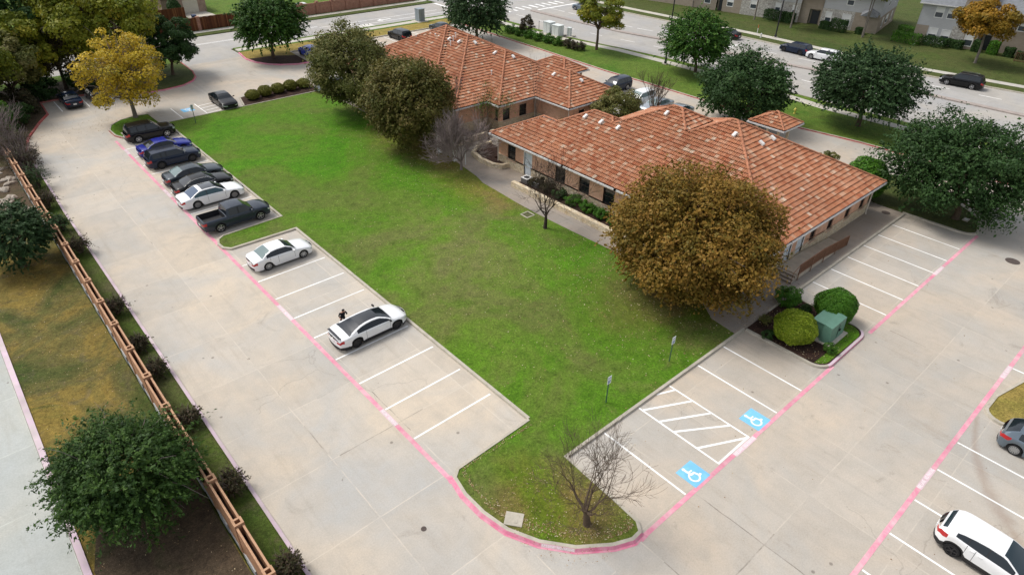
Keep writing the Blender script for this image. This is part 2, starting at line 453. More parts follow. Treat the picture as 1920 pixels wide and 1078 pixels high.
# the lawn and its kerb
isl = [(12.75,17.82),(12.28,17.45),(12.05,16.33),(12.06,14.94),(12.31,13.52),(12.98,12.12),(14.03,10.82),(15.39,9.82),(16.3,9.42),(16.9,9.45),(17.27,9.95),(17.37,11.56),(17.42,12.98)]
south = [(17.50,14.75),(32.9,14.75)]
east = [(33.0,15.1),(33.2,16.8),(34.35,18.4),(34.75,22),(34.8,26.3),(34.55,31),(34.42,35.4),(34.5,38),(34.62,39.8),(34.75,42.6),(35.2,44.0),(35.5,46.0),(36.1,50.0),(36.3,56),(36.2,64),(36.2,76.1)]
north = [(28,76.1),(17.75,76.1)]
island2 = [(17.3,76.4),(17.2,80.1),(15.6,80.3),(14.1,79.9),(12.9,78.8),(12.4,77.3),(12.45,75.4),(12.9,74.25),(13.6,74.0)]
west = [(17.7,74.0),(17.75,48.15),(12.9,48.0),(12.35,47.6),(12.1,46.9),(12.15,46.1),(12.6,45.55),(17.75,45.4),(17.75,18.0)]
turf("lawn", isl + south + east + north + island2 + west, LAWN)
kerb("kerb", [(17.75,18.0)] + isl[:2], mats=[KERB,KERB])
kerb("kerb", isl[1:10], w=.17, mats=[KERB,PINKK], slope=.13)
kerb("kerb", isl[9:] + south + [(33.9,14.75)], mats=[KERB,KERB])
kerb("kerb", north + island2[:2], mats=[KERB,KERB])
kerb("kerb", [(36.2,76.1)] + north[:1], mats=[KERB,KERB])
kerb("kerb", island2[1:8], mats=[KERB,REDK])
kerb("kerb", island2[7:] + west, mats=[KERB,KERB])

# planting strip by the brick wall, verge and alley kerb
turf("planting_strip", [(3.3,-5),(4.6,-5),(4.6,60),(4.75,70),(4.72,76.2),(3.3,76.2)], STRIP, .10)
turf("verge", [(-2.4,-20),(2.8,-20),(2.8,61),(-2.4,61)], VERGE, .06)
turf("bare_soil", [(-1.2,11.5),(2.75,11.5),(2.75,25.6),(2.1,28.1),(.2,27.7),(-1.4,26.2),(-2.2,23.4),(-2.0,17.5)], SOIL, .075)
turf("woodland_floor", [(-60,61),(2.8,61),(2.8,76),(4.4,76.4),(5.4,80),(7.3,84.6),(8.6,86.8),(8.8,91.6),(16.4,91.6),(17,97.5),(17,100),(-60,100)], SOIL, .09)
kerb("kerb", [(4.62,-5),(4.62,60),(4.78,70),(4.74,76)], w=.17, mats=[LILAC,KERB])
kerb("kerb", [(4.74,76),(5.6,80),(7.5,84.5),(8.7,86.8),(8.9,91.5),(16.2,91.5)], w=.16, mats=[REDK,REDK])
kerb("kerb", [(-2.55,-20),(-2.55,61)][::-1], w=.28, mats=[LILAC,KERB])
# far left island (dark tree), entry island (round tree)
turf("traffic_island", [(16.3,97.6),(16.3,91.6),(16.9,88.2),(21.4,87.75),(23.8,88.2),(25.4,89.4),(26.3,91),(26.85,93.6),(27.1,98.9)], LAWN3)
kerb("kerb", [(16.3,91.6),(16.9,88.2),(21.4,87.75),(23.8,88.2),(25.4,89.4),(26.3,91),(26.85,93.6),(27.1,98.9)], mats=[REDK,PINKK])
turf("traffic_island", [(35.2,98.9),(34.65,95.2),(35.0,92.8),(35.9,90.9),(37.3,89.4),(39.3,88.3),(41.0,88.3),(41.4,94.9),(73,94.9),(73,98.9)], TAN, .10)
turf("mulch_bed", [(35.1,94.8),(35.2,92.8),(36.1,91.1),(37.5,89.6),(39.3,88.55),(40.8,88.55),(41.1,92.6),(38.5,94.2)], MULCH, .125)
kerb("kerb", [(35.2,98.9),(34.65,95.2),(35.0,92.8),(35.9,90.9),(37.3,89.4),(39.3,88.3),(41.0,88.3)], mats=[PINKK,PINKK])
kerb("kerb", [(41.0,88.3),(41.4,94.9),(72.2,94.9)], mats=[KERB,KERB])
# hedge bed at the head of the lawn
turf("mulch_bed", [(26.6,76.35),(36.4,76.35),(36.4,79.6),(29.5,79.9),(27.3,79.2)], MULCH, .10)
kerb("kerb", [(36.4,79.6),(29.5,79.9),(27.3,79.2),(26.6,76.3)][::-1], mats=[KERB,KERB])

# walks round the buildings
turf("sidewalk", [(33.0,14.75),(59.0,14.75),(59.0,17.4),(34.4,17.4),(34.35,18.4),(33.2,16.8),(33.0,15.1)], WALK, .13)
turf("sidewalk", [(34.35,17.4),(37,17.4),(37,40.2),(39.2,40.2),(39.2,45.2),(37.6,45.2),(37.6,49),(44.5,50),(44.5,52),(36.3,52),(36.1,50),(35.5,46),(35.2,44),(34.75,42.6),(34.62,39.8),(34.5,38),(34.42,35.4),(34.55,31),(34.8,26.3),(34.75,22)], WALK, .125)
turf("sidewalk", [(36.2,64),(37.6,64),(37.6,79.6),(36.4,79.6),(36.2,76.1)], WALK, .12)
turf("courtyard", rect(37.5, 57.2, 45.0, 53.4), WALK, .118)
turf("mulch_bed", [(36.1,52),(40.4,52),(40.4,64.0),(36.2,64.0),(36.3,56)], SOIL, .115)
turf("mulch_bed", [(37.6,64),(40.4,64),(40.4,80),(37.6,80)], MULCH, .11)
turf("mulch_bed", [(37.0,17.4),(39.1,17.4),(39.1,40.2),(37.0,40.2)], MULCH, .35)
turf("mulch_bed", [(57,26),(58.6,26),(58.6,52),(57,52)], MULCH, .10)
kerb("kerb", [(36.9,14.75),(59.05,14.75)], mats=[KERB,KERB])
# shrub island
si = arc(34.9,10.35,1.0,180,270) + arc(38.9,10.35,1.0,270,360) + [(39.9,14.72),(33.9,14.72)]
turf("mulch_bed", si, MULCH, .12)
turf("turf_patch", arc(35.0,10.45,.85,200,270,4) + arc(38.75,10.45,.9,270,372,5) + [(38.6,11.0),(35.6,10.1)], LAWN, .135)
kerb("kerb", [(33.9,14.7)] + arc(34.9,10.35,1.0,180,250,5), mats=[KERB,KERB])
kerb("kerb", arc(34.9,10.35,1.0,250,270,3) + arc(38.9,10.35,1.0,270,320,4), mats=[LILAC,PINKK])
kerb("kerb", arc(38.9,10.35,1.0,320,360,4) + [(39.9,14.7)], mats=[KERB,KERB])
# tree island at the far end of the right row, and the cut-off one at the edge
ti = [(59.1,15.0),(59.25,10.6)] + arc(60.3,10.4,1.0,185,270,4) + [(63.0,10.1),(64.2,11.4),(66,14),(67,18),(66,21),(62,21.5),(59.2,17.4)]
turf("traffic_island", ti, LAWN3)
kerb("kerb", ti[:-1], mats=[KERB,KERB])
ri = arc(38.2,1.0,.95,105,255,8) + [(43,-1.2),(44.0,-.2),(43.4,1.0),(39.5,1.9)]
turf("traffic_island", ri, TAN)
kerb("kerb", ri, mats=[KERB,KERB], closed=True)

# front drive, verge and street
DK = [(73.4,8.6),(73.2,12),(72.9,20),(72.6,25),(71.6,31),(71.2,38),(71.1,45),(71.15,52),(71.0,60),(71.35,68),(71.7,74),(71.95,81),(72.3,88),(72.6,94.9)]
SW = [(80.6,8.6),(80.5,12),(80.3,20),(80.0,27),(79.7,33),(80.2,38),(80.8,45),(80.6,57),(80.2,66),(78.8,73),(77.7,81),(77.9,87),(78,99.5)]
NK = [(84.3,8.6),(83.4,20),(82.9,30),(82.8,38),(83.3,47),(83.6,54),(83.1,60),(82.3,66),(81.2,73),(80.4,81),(80.5,90),(80.2,99.4),(79.2,101.9)]
SE = offset(SW, -1.45)
turf("front_verge", DK + [(72.6,98.9),(78,98.9)] + SW[::-1][1:], LAWN2)
turf("sidewalk", SW + SE[::-1], WALKP, .125)
turf("front_verge", SE + [(78,101.6)] + NK[::-1], LAWN2, .105)
kerb("kerb", DK[::-1], w=.16, mats=[KERB,REDK])
kerb("kerb", NK, w=.16, mats=[KERB,KERB])
turf("sidewalk", [(35.5,99.6),(79,99.6),(79,101.0),(35.5,101.0)], WALKP, .12)
turf("front_verge", [(35.5,101.0),(79,101.0),(79,101.75),(35.5,101.75)], LAWN2, .105)
turf("front_verge", [(35.2,98.9),(73,98.9),(73,99.6),(35.5,99.6)], LAWN2, .108)
turf("front_verge", [(-40,98.9),(27.1,98.9),(27.1,101.75),(-40,101.75)], LAWN2, .10)
FK = [(112,-20),(108.6,8),(107.2,19),(105.1,32),(104.0,43),(104.3,60),(103.7,73),(103,85),(102.8,98)]
FS = [(x+2.6, y) for x, y in FK]; FE = [(x+4.1, y) for x, y in FK]
turf("far_verge", FK + FS[::-1], LAWN3, .10); turf("sidewalk", FS + FE[::-1], WALKP, .12)
turf("apartment_lawn", FE + [(160,98),(160,-20)], LAWN3, .10)
kerb("kerb", FK[::-1], mats=[KERB,KERB])
MD = [(98.9,0),(97.7,16),(97.0,27),(95.9,42),(94.4,50),(92.6,66),(91.0,74),(90.5,85),(90.4,95.2)]
b = MB(); b.prism(MD + offset(MD, .9)[::-1], -.02, .13); struct("median", b, MEDIAN)
turf("far_verge", [(-200,112),(79,112),(79,113.7),(-200,113.7)], LAWN3, .10)
turf("sidewalk", [(-200,113.7),(79,113.7),(79,115.1),(-200,115.1)], WALKP, .12)
turf("field", [(-200,115.1),(79,115.1),(79,300),(-200,300)], LAWN2, .10)

# ------------------------------------------------------------------ painted lines
def strip(b, x0, y0, x1, y1, w, z=.006):
    d = Vector((x1-x0, y1-y0)); n = Vector((-d.y, d.x)).normalized()*w/2
    b.quad((x0-n.x,y0-n.y,z),(x1-n.x,y1-n.y,z),(x1+n.x,y1+n.y,z),(x0+n.x,y0+n.y,z))
b = MB()
for y in (20.9,23.68,26.42,29.17,31.9,34.58,37.37,40.14,42.88): strip(b, 12.32, y, 17.5, y, .12)
for y in (50.75,53.3,55.8,58.3,60.8,63.4,65.9,68.4,71.07): strip(b, 12.35, y, 17.5, y, .11)
for x in (20.23,23.1,25.87,28.66,31.4,42.8,45.55,48.25,51.0,53.65,56.36): strip(b, x, 9.45, x, 14.68, .11)
for x0,y0,x1,y1 in ((24.7,14.72,25.82,14.27),(23.15,14.42,25.82,13.08),(23.15,13.28,25.82,11.83),(23.15,12.3,25.82,10.62),(23.15,10.8,25.78,9.5)): strip(b, x0, y0, x1, y1, .13, .008)
strip(b, 23.05, 9.5, 25.9, 9.5, .12, .007)
for x in (17.2,20.0,22.8,25.6,28.43,31.28,34.05,43.2,46.0,48.8): strip(b, x, 2.0, x, -3.4, .11)
for x in (19.7,22.35): strip(b, x, 76.3, x, 80.6, .11)
for k in range(4): strip(b, 22.4, 76.6+k*1.0, 24.9, 76.9+k*1.0, .11)
strip(b, 22.35, 76.25, 26.4, 76.25, .1)
for x in (10.1,12.85,15.6): strip(b, x, 86.9, x, 91.3, .11)
for x in (43.9,46.7,49.4,52.1,54.8,57,59.8,62.5,65.3,68,70.7): strip(b, x, 89.2, x, 94.7, .11)
for x in (58.9,61.7,64.5): strip(b, x, 33, x, 33, .1)
struct("parking_lines", b, WHITE)
b = MB()
for y0, y1 in ((17.7,22.3),(23.8,34.5),(36.6,45.5),(45.5,57.5),(59.4,69.6),(71.1,74.0)): strip(b, 12.15, y0, 12.15, y1, .25)
for x0, x1 in ((16.95,24.2),(26.1,34.9),(39.9,50.8),(52.5,59.9)): strip(b, x0, 9.3, x1, 9.3, .23)
for x0, x1 in ((18,29.3),(31.15,41.7),(43.3,60)): strip(b, x0, 2.15, x1, 2.15, .23)
struct("fire_lane_line", b, PINK)
b = MB(); gp = offset(isl[1:10], -.165)
for (x0,y0),(x1,y1) in zip(gp, gp[1:]): strip(b, x0, y0, x1, y1, .10, .0065)
strip(b, 12.2, 17.75, 12.13, 17.3, .3, .0068); strip(b, 16.6, 9.27, 17.0, 9.29, .25, .0067)
struct("fire_lane_line", b, PINKK)
b = MB()
for a in (FK, MD):
    pass
def lerpx(L, y):
    L = sorted(L, key=lambda p: p[1]); return float(np.interp(y, [p[1] for p in L], [p[0] for p in L]))
for k in range(16):
    y = 2+k*6.0
    for f_ in (.5,):
        xa, xb = lerpx(NK, y)*.5+lerpx(MD, y)*.5, lerpx(NK, y+2.6)*.5+lerpx(MD, y+2.6)*.5
        strip(b, xa, y, xb, y+2.6, .14, -.014)
        xa, xb = lerpx(FK, y)*.45+lerpx(MD, y)*.55+.5, lerpx(FK, y+2.6)*.45+lerpx(MD, y+2.6)*.55+.5
        if y < 70: strip(b, xa, y, xb, y+2.6, .14, -.014)
for k in range(11):
    strip(b, 82.5+k*1.75, 96.8, 82.5+k*1.75, 99.4, .55, -.014)
for y in (63,67,71,75,79,83,87,91,94): strip(b, lerpx(MD,y)+4.0, y, lerpx(MD,y+3)+4.0, y+3, .14, -.014)
strip(b, 91.5, 95.2, 102, 95.2, .5, -.013)
for x0 in range(-30, 78, 1): 
    pass
strip(b, -60, 107.4, 52, 107.4, .12, -.014); strip(b, -60, 107.05, 52, 107.05, .12, -.014)
strip(b, 52, 106.4, 76, 106.4, .14, -.014); strip(b, 52, 104.1, 78, 104.1, .14, -.014)
strip(b, 78.8, 102.2, 79.2, 111.6, .5, -.013)
for x, y, s in ((64.2,105.2,1),(97.0,86.2,1),(98.2,56.8,1),(97.6,88,1)):
    strip(b, x-.9, y, x+.9, y, .32, -.013); b.poly([(x-.9,y-.6,-.013),(x-.9,y+.6,-.013),(x-1.9,y,-.013)][::-1])
struct("street_markings", b, WHITE)
b = MB()
for x0, x1, y0, y1 in ((54.6,57.6,104.3,106.2),(57.2,60.2,102.3,104.0)): b.quad((x0,y0,-.012),(x1,y0,-.012),(x1,y1,-.012),(x0,y1,-.012))
b.quad((58.2,2.6,.004),(60.9,2.6,.004),(60.9,5.2,.004),(58.2,5.2,.004))
struct("repair_slabs", b, PATCH)
# ------------------------------------------------------------------ tiled hip roofs
def tile_mat():
    m, t, b, out = nt("clay_tile"); g = G(t); P(b, .75, .25)
    a = g.n("Attribute"); a.attribute_name = "rnd"
    c = g.ramp(a.outputs["Fac"], [(0., (.345,.118,.056)), (.18, (.405,.162,.083)), (.42, (.450,.198,.104)), (.62, (.430,.190,.108)), (.80, (.465,.222,.128)), (.92, (.49,.265,.165)), (.975, (.53,.35,.24)), (1., (.58,.45,.34))])
    pos = g.pos()
    c = g.mix(1., c, g.ramp(g.noise(.35, 4, .6, pos), [(.3, .84), (.7, 1.12)]), 'MULTIPLY')
    c = g.mix(g.math('MULTIPLY', g.ramp(g.noise(5., 5, .7, pos), [(.52, 0.), (.75, 1.)]), .35), c, (.30,.20,.14))
    g.l(c, b.inputs["Base Color"]); return m
TILE = tile_mat()
RIDGE = M("ridge_tile", (.40,.175,.10), .8, .2, var=.35, scale=2.2, world=True)
FELT = M("roof_felt", (.035,.026,.022), .95, .1, var=.2)
VENTW = M("white_roof_vent", (.78,.77,.74), .5, .4, var=.06)
GUTTER = M("gutter_metal", (.62,.61,.60), .45, .4, var=.06)
SOFFIT = M("soffit_board", (.30,.26,.22), .8, .2, var=.1)
def wall_uv_brick(name, c1, c2, mortar, bw=.24, bh=.085, var=.3):
    m, t, b, out = nt(name); g = G(t); P(b, .85, .2)
    uv = g.n("UVMap").outputs[0]
    br = g.n("TexBrick"); br.inputs["Scale"].default_value = 1.; br.inputs["Brick Width"].default_value = bw
    br.inputs["Row Height"].default_value = bh; br.inputs["Mortar Size"].default_value = .008
    br.inputs["Color1"].default_value = c1+(1,); br.inputs["Color2"].default_value = c2+(1,); br.inputs["Mortar"].default_value = mortar+(1,)
    g.l(uv, br.inputs["Vector"])
    c = g.mix(1., br.outputs["Color"], g.ramp(g.noise(1.4, 5, .7, uv), [(.3, 1-var), (.7, 1+var*.5)]), 'MULTIPLY')
    g.l(c, b.inputs["Base Color"]); return m
def stone_mat(name, stops, mortar, scale=3.2):
    m, t, b, out = nt(name); g = G(t); P(b, .85, .2)
    uv = g.n("UVMap").outputs[0]; v = g.n("TexVoronoi"); v.inputs["Scale"].default_value = 1.
    mp = g.mapv(uv, (scale, scale*1.7, 1)); g.l(mp, v.inputs["Vector"])
    c = g.ramp(g.n("SeparateColor").outputs[0], stops); sc = c.node
    se = g.n("SeparateColor"); g.l(v.outputs["Color"], se.inputs[0]); g.l(se.outputs[0], sc.inputs[0])
    ed = g.n("TexVoronoi", feature='DISTANCE_TO_EDGE'); ed.inputs["Scale"].default_value = 1.; g.l(mp, ed.inputs["Vector"])
    c = g.mix(g.ramp(ed.outputs["Distance"], [(.03, 1.), (.09, 0.)]), c, mortar)
    c = g.mix(1., c, g.ramp(g.noise(3., 5, .7, uv), [(.3, .75), (.7, 1.12)]), 'MULTIPLY')
    g.l(c, b.inputs["Base Color"])
    g.l(g.bump(ed.outputs["Distance"], .5, .05), b.inputs["Normal"]); return m
BRICK = wall_uv_brick("salmon_brick", (.74,.42,.275), (.66,.35,.22), (.62,.50,.39))
BRICKW = wall_uv_brick("orange_brick", (.40,.185,.095), (.47,.235,.13), (.42,.32,.22), var=.35)
BRICKR = wall_uv_brick("brown_red_brick", (.34,.15,.10), (.40,.20,.14), (.36,.28,.22), bw=.3, bh=.12)
STONE = stone_mat("cream_limestone", [(.0,(.52,.40,.25)),(.35,(.68,.56,.38)),(.7,(.72,.63,.47)),(1.,(.60,.50,.36))], (.50,.42,.31))
STONEC = M("stone_cap", (.58,.49,.36), .85, .2, var=.22, scale=2.5, world=True)
GLASS = glass("window_glass", (.014,.017,.020))
GLASSB = glass("blinds_behind_glass", (.30,.33,.36), .15)
BRONZE = M("bronze_frame", (.055,.042,.035), .5, .4, var=.1)
TRIM = M("tan_window_trim", (.52,.36,.27), .8, .2, var=.1)
WTRIM = M("white_trim", (.76,.76,.74), .6, .3, var=.04)
DOORW = M("pale_door_paint", (.62,.68,.72), .5, .4, var=.06)
DOORT = M("cream_door_paint", (.62,.58,.48), .6, .3, var=.06)

def edges(rects):
    """outline of a union of rectangles: (axis, fixed, a, b, outward sign)"""
    out = []
    for i, (x0,x1,y0,y1) in enumerate(rects):
        for ax, fx, a, b_, s in (('x',x0,y0,y1,-1),('x',x1,y0,y1,1),('y',y0,x0,x1,-1),('y',y1,x0,x1,1)):
            segs = [(a, b_)]
            for j, (u0,u1,v0,v1) in enumerate(rects):
                if i == j: continue
                lo, hi, c0, c1 = (u0,u1,v0,v1) if ax == 'x' else (v0,v1,u0,u1)
                inside = lo + 1e-6 < fx < hi - 1e-6
                same = (abs(fx-lo) < 1e-6 and s == -1) or (abs(fx-hi) < 1e-6 and s == 1)
                if inside or (same and j < i) or (abs(fx-lo) < 1e-6 and s == 1) or (abs(fx-hi) < 1e-6 and s == -1):
                    ns = []
                    for p, q in segs:
                        if c1 <= p or c0 >= q: ns.append((p, q)); continue
                        if c0 > p: ns.append((p, c0))
                        if c1 < q: ns.append((c1, q))
                    segs = ns
            out += [(ax, fx, p, q, s) for p, q in segs if q-p > .02]
    return out

def hip_roof(parent, rects, ze, m, seed=1, tw=.34, tl=.385):
    rng = np.random.default_rng(seed)
    def hgt(i, x, y):
        x0,x1,y0,y1 = rects[i]
        return m*np.minimum(np.minimum(x-x0, x1-x), np.minimum(y-y0, y1-y))
    # felt under the tiles, one hip per rectangle, a few mm apart
    fb = MB()
    for i, (x0,x1,y0,y1) in enumerate(rects):
        d = min(x1-x0, y1-y0)/2; z = ze-.055-.004*i; zr = z+m*d
        if x1-x0 < y1-y0: a, c = ((x0+d,y0+d,zr),(x0+d,y1-d,zr))
        else: a, c = ((x0+d,y0+d,zr),(x1-d,y0+d,zr))
        p = [(x0,y0,z),(x1,y0,z),(x1,y1,z),(x0,y1,z)]
        if x1-x0 < y1-y0: fb.poly([p[0],p[1],a]); fb.poly([p[1],p[2],c,a]); fb.poly([p[2],p[3],c]); fb.poly([p[3],p[0],a,c])
        else: fb.poly([p[0],p[1],c,a]); fb.poly([p[1],p[2],c]); fb.poly([p[2],p[3],a,c]); fb.poly([p[3],p[0],a])
    roof = fb.build("roof", FELT, parent)
    # barrel tiles
    prof = np.array([(0,.0),(.025,.045),(.062,.068),(.098,.068),(.135,.045),(.16,.0),(.178,.0),(.2,.045),(.235,.068),(.272,.068),(.305,.045),(.328,.0),(tw,.0)])
    VV, FF, RR = [], [], []; base = 0
    sl = math.sqrt(1+m*m); claimed = set()
    for i, (x0,x1,y0,y1) in enumerate(rects):
        for ax, fx, a0, a1, s in (('x',x0,y0,y1,1),('x',x1,y0,y1,-1),('y',y0,x0,x1,1),('y',y1,x0,x1,-1)):
            depth = min(x1-x0, y1-y0)/2
            nv = int(depth*sl/tl)+1
            us = np.arange(math.floor(a0/tw), math.ceil(a1/tw)+1); vs = np.arange(nv)
            U, W = np.meshgrid(us, vs); uc = (U+.42)*tw; vc = (W+.5)*tl/sl
            x = fx+s*vc if ax == 'x' else uc; y = uc if ax == 'x' else fx+s*vc
            own = m*vc; hi = hgt(i, x, y); H = np.full(hi.shape, -9.)
            for k in range(len(rects)): H = np.maximum(H, hgt(k, x, y))
            ok = (own <= hi+.03) & (hi > -.02) & (hi >= H-.012)
            for u_, v_ in zip(U[ok], W[ok]):
                key = (ax, s, round(fx, 3), int(u_), int(v_))
                if key in claimed: continue
                claimed.add(key)
                u0 = u_*tw; r = rng.random(); jz = rng.normal(0, .006); ju = rng.normal(0, .006)
                for e in (0, 1):
                    v = (v_*tl + (0 if e == 0 else tl+.03) - (.05 if v_ == 0 and e == 0 else 0))/sl
                    lift = .065 if e == 0 else .0
                    for pu, ph in prof:
                        u = u0+pu+ju; z = ze + m*v + lift + ph*(1 if e == 0 else .82) + jz
                        VV.append((fx+s*v, u, z) if ax == 'x' else (u, fx+s*v, z))
                k = len(prof); flip = (ax == 'x') == (s == 1)
                for q in range(k-1):
                    f = (base+q, base+q+1, base+k+q+1, base+k+q)
                    FF.append(f[::-1] if flip else f); RR.append(r)
                base += 2*k
    me = np_mesh("roof_tiles", np.array(VV), np.array(FF), TILE, attr=np.array(RR)); me.polygons.foreach_set("use_smooth", np.ones(len(FF), dtype=bool))
    link("roof_tiles", me, roof)
    # hip and ridge caps
    rb = MB()
    def cap(p, q, r=.105):
        p, q = Vector(p), Vector(q); d = (q-p).normalized(); side = d.cross(Vector((0,0,1))).normalized(); up = side.cross(d)
        n = len(rb.v)
        for e, (c, rr) in enumerate(((p-d*.03, r*1.12), (q+d*.03, r*.9))):
            for k in range(7):
                t = math.pi*k/6; rb.v.append(tuple(c + side*rr*math.cos(t) + up*(rr*math.sin(t)*.85)))
        for k in range(6): rb.f.append((n+k, n+k+1, n+7+k+1, n+7+k)); rb.m.append(0)
        rb.f.append(tuple(range(n, n+7))); rb.m.append(0)
    for i, (x0,x1,y0,y1) in enumerate(rects):
        d = min(x1-x0, y1-y0)/2
        tall = x1-x0 < y1-y0
        A = (x0+d, y0+d); B = (x0+d, y1-d) if tall else (x1-d, y0+d)
        lines = [((x0,y0),A),((x0,y1),B if tall else A),((x1,y0),A if tall else B),((x1,y1),B),(A,B)]
        for (px,py),(qx,qy) in lines:
            L = math.hypot(qx-px, qy-py)
            if L < .05: continue
            n = max(1, int(L*1.08/.40))
            for k in range(n):
                f0, f1 = k/n, (k+1)/n; fm = (f0+f1)/2
                xm, ym = px+(qx-px)*fm, py+(qy-py)*fm; h = float(hgt(i, xm, ym))
                if max(float(hgt(j, xm, ym)) for j in range(len(rects))) > h+.03: continue
                nx, ny = -(qy-py)/L*.2, (qx-px)/L*.2
                top_ = lambda x_, y_: max(float(hgt(j, x_, y_)) for j in range(len(rects)))
                if top_(xm+nx, ym+ny)+top_(xm-nx, ym-ny) > 2*h-.08: continue
                P0 = (px+(qx-px)*f0, py+(qy-py)*f0); P1 = (px+(qx-px)*f1, py+(qy-py)*f1)
                cap((P0[0],P0[1],ze+.08+float(hgt(i,*P0))), (P1[0],P1[1],ze+.08+float(hgt(i,*P1))))
    rb.build("ridge_tiles", RIDGE, roof, smooth=True, angle=50)
    # gutter, soffit
    gb = MB(); sb = MB()
    for ax, fx, a, b_, s in edges(rects):
        lo, hi = sorted((fx, fx+s*.13))
        if ax == 'x': gb.box(lo, hi, a-.13, b_+.13, ze-.16, ze-.03)
        else: gb.box(a-.127, b_+.127, lo, hi, ze-.158, ze-.032)
    gb.build("gutter", GUTTER, roof)
    for i, (x0,x1,y0,y1) in enumerate(rects): sb.box(x0+.003*i, x1-.003*i, y0+.003*i, y1-.003*i, ze-.2-.003*i, ze-.17-.003*i)
    sb.build("soffit", SOFFIT, roof)
    return roof

def wall_holes(b, ax, fx, a, c, z0, z1, s, holes, depth=.14, mi=0):
    """wall panel with rectangular openings and their reveals; outward sign s"""
    us = sorted({a, c, *[h[0] for h in holes], *[h[1] for h in holes]}); zs = sorted({z0, z1, *[min(max(h[2],z0),z1) for h in holes], *[min(max(h[3],z0),z1) for h in holes]})
    us = [u for u in us if a-1e-6 <= u <= c+1e-6]
    def pt(u, z, d=0): return (fx-s*d, u, z) if ax == 'x' else (u, fx-s*d, z)
    def q(p, uv):
        if (ax == 'x') == (s > 0): b.quad(*p, mi, uv)
        else: b.quad(*p[::-1], mi, uv[::-1])
    for u0, u1 in zip(us, us[1:]):
        for v0, v1 in zip(zs, zs[1:]):
            um, vm = (u0+u1)/2, (v0+v1)/2
            if any(h[0] < um < h[1] and h[2] < vm < h[3] for h in holes): continue
            q([pt(u0,v0),pt(u1,v0),pt(u1,v1),pt(u0,v1)], [(u0,v0),(u1,v0),(u1,v1),(u0,v1)])
    for h0, h1, g0, g1 in holes:
        if h1 <= a or h0 >= c: continue
        g0, g1 = max(g0, z0), min(g1, z1)
        if g1 <= g0: continue
        for (ua,za),(ub,zb) in (((h0,g0),(h0,g1)),((h1,g1),(h1,g0)),((h0,g1),(h1,g1)),((h1,g0),(h0,g0))):
            p = [pt(ua,za),pt(ub,zb),pt(ub,zb,depth),pt(ua,za,depth)]
            q(p, [(ua,za),(ub,zb),(ub+.1,zb),(ua+.1,za)])

def at(ax, fx, s, u0, u1, z0, z1, d0, d1, b, mi=0):
    """box on a wall face between depths d0..d1 (outward positive)"""
    lo, hi = sorted((fx+s*d0, fx+s*d1))
    if ax == 'x': b.box(lo, hi, u0, u1, z0, z1, mi)
    else: b.box(u0, u1, lo, hi, z0, z1, mi)
def window(parent, ax, fx, s, u0, u1, z0, z1, frame=BRONZE, gl=None, depth=.13, fw_=.05, bars=True, blind=False):
    b = MB()
    for p in ((u0,u0+fw_,z0,z1),(u1-fw_,u1,z0,z1),(u0+fw_,u1-fw_,z0,z0+fw_),(u0+fw_,u1-fw_,z1-fw_,z1)): at(ax, fx, s, *p, -depth-.02, -depth+.05, b)
    if bars: at(ax, fx, s, u0+fw_, u1-fw_, (z0+z1)/2-.025, (z0+z1)/2+.025, -depth-.015, -depth+.04, b)
    w = b.build("window", frame, parent)
    b = MB()
    at(ax, fx, s, u0+.02, u1-.02, z0+.02, z1-.02, -depth-.06, -depth-.005, b)
    b.build("pane", gl or GLASS, w)
    if blind:
        b = MB(); at(ax, fx, s, u0+fw_, u1-fw_, (z0+z1)/2+.03, z1-fw_, -depth-.004, -depth+.004, b); b.build("blind", WTRIM, w)
    return w
def door(parent, ax, fx, s, u0, u1, z0, z1, mat=DOORW):
    b = MB(); at(ax, fx, s, u0, u1, z0, z1, -.12, -.06, b)
    for v0, v1 in ((z0+.2, z0+.9),(z0+1.05, z1-.2)): at(ax, fx, s, u0+.15, u1-.15, v0, v1, -.06, -.045, b)
    d = b.build("door", mat, parent)
    b = MB(); um = u1-.12; at(ax, fx, s, um-.07, um+.07, z0+.98, z0+1.02, -.045, .02, b); b.build("handle", M("steel_handle", (.5,.5,.5), .3, .5, .8, var=.05), d)
    b = MB()
    for p in ((u0-.09,u0,z0,z1+.09),(u1,u1+.09,z0,z1+.09),(u0,u1,z1,z1+.09)): at(ax, fx, s, *p, -.1, .035, b)
    b.build("door_frame", WTRIM, parent)
    return d
def vent(roof, x, y, z, kind, m=.5, ax='x'):
    """small white vent lying on the slope"""
    b = MB(); a = math.atan(m)
    Rm = Matrix.Translation((x, y, z+.02)) @ (Matrix.Rotation(-a, 4, 'Y') if ax == 'x' else Matrix.Rotation(a, 4, 'X'))
    if kind == 'dormer':
        n = len(b.v)
        w, l = (.13, .24) if ax == 'x' else (.24, .13)
        b.box(-l, l, -w, w, -.02, .14, M=Rm); b.box(-l*.8, l*.8, -w*.8, w*.8, .14, .17, M=Rm)
    else:
        b.tube([(x,y,z-.1),(x,y,z+.5)], .06, 8); b.lathe([(.0,.55),(.1,.52),(.11,.46),(.0,.44)], 8, origin=(x,y,z))
    o = b.build("roof_vent", VENTW, roof); return o

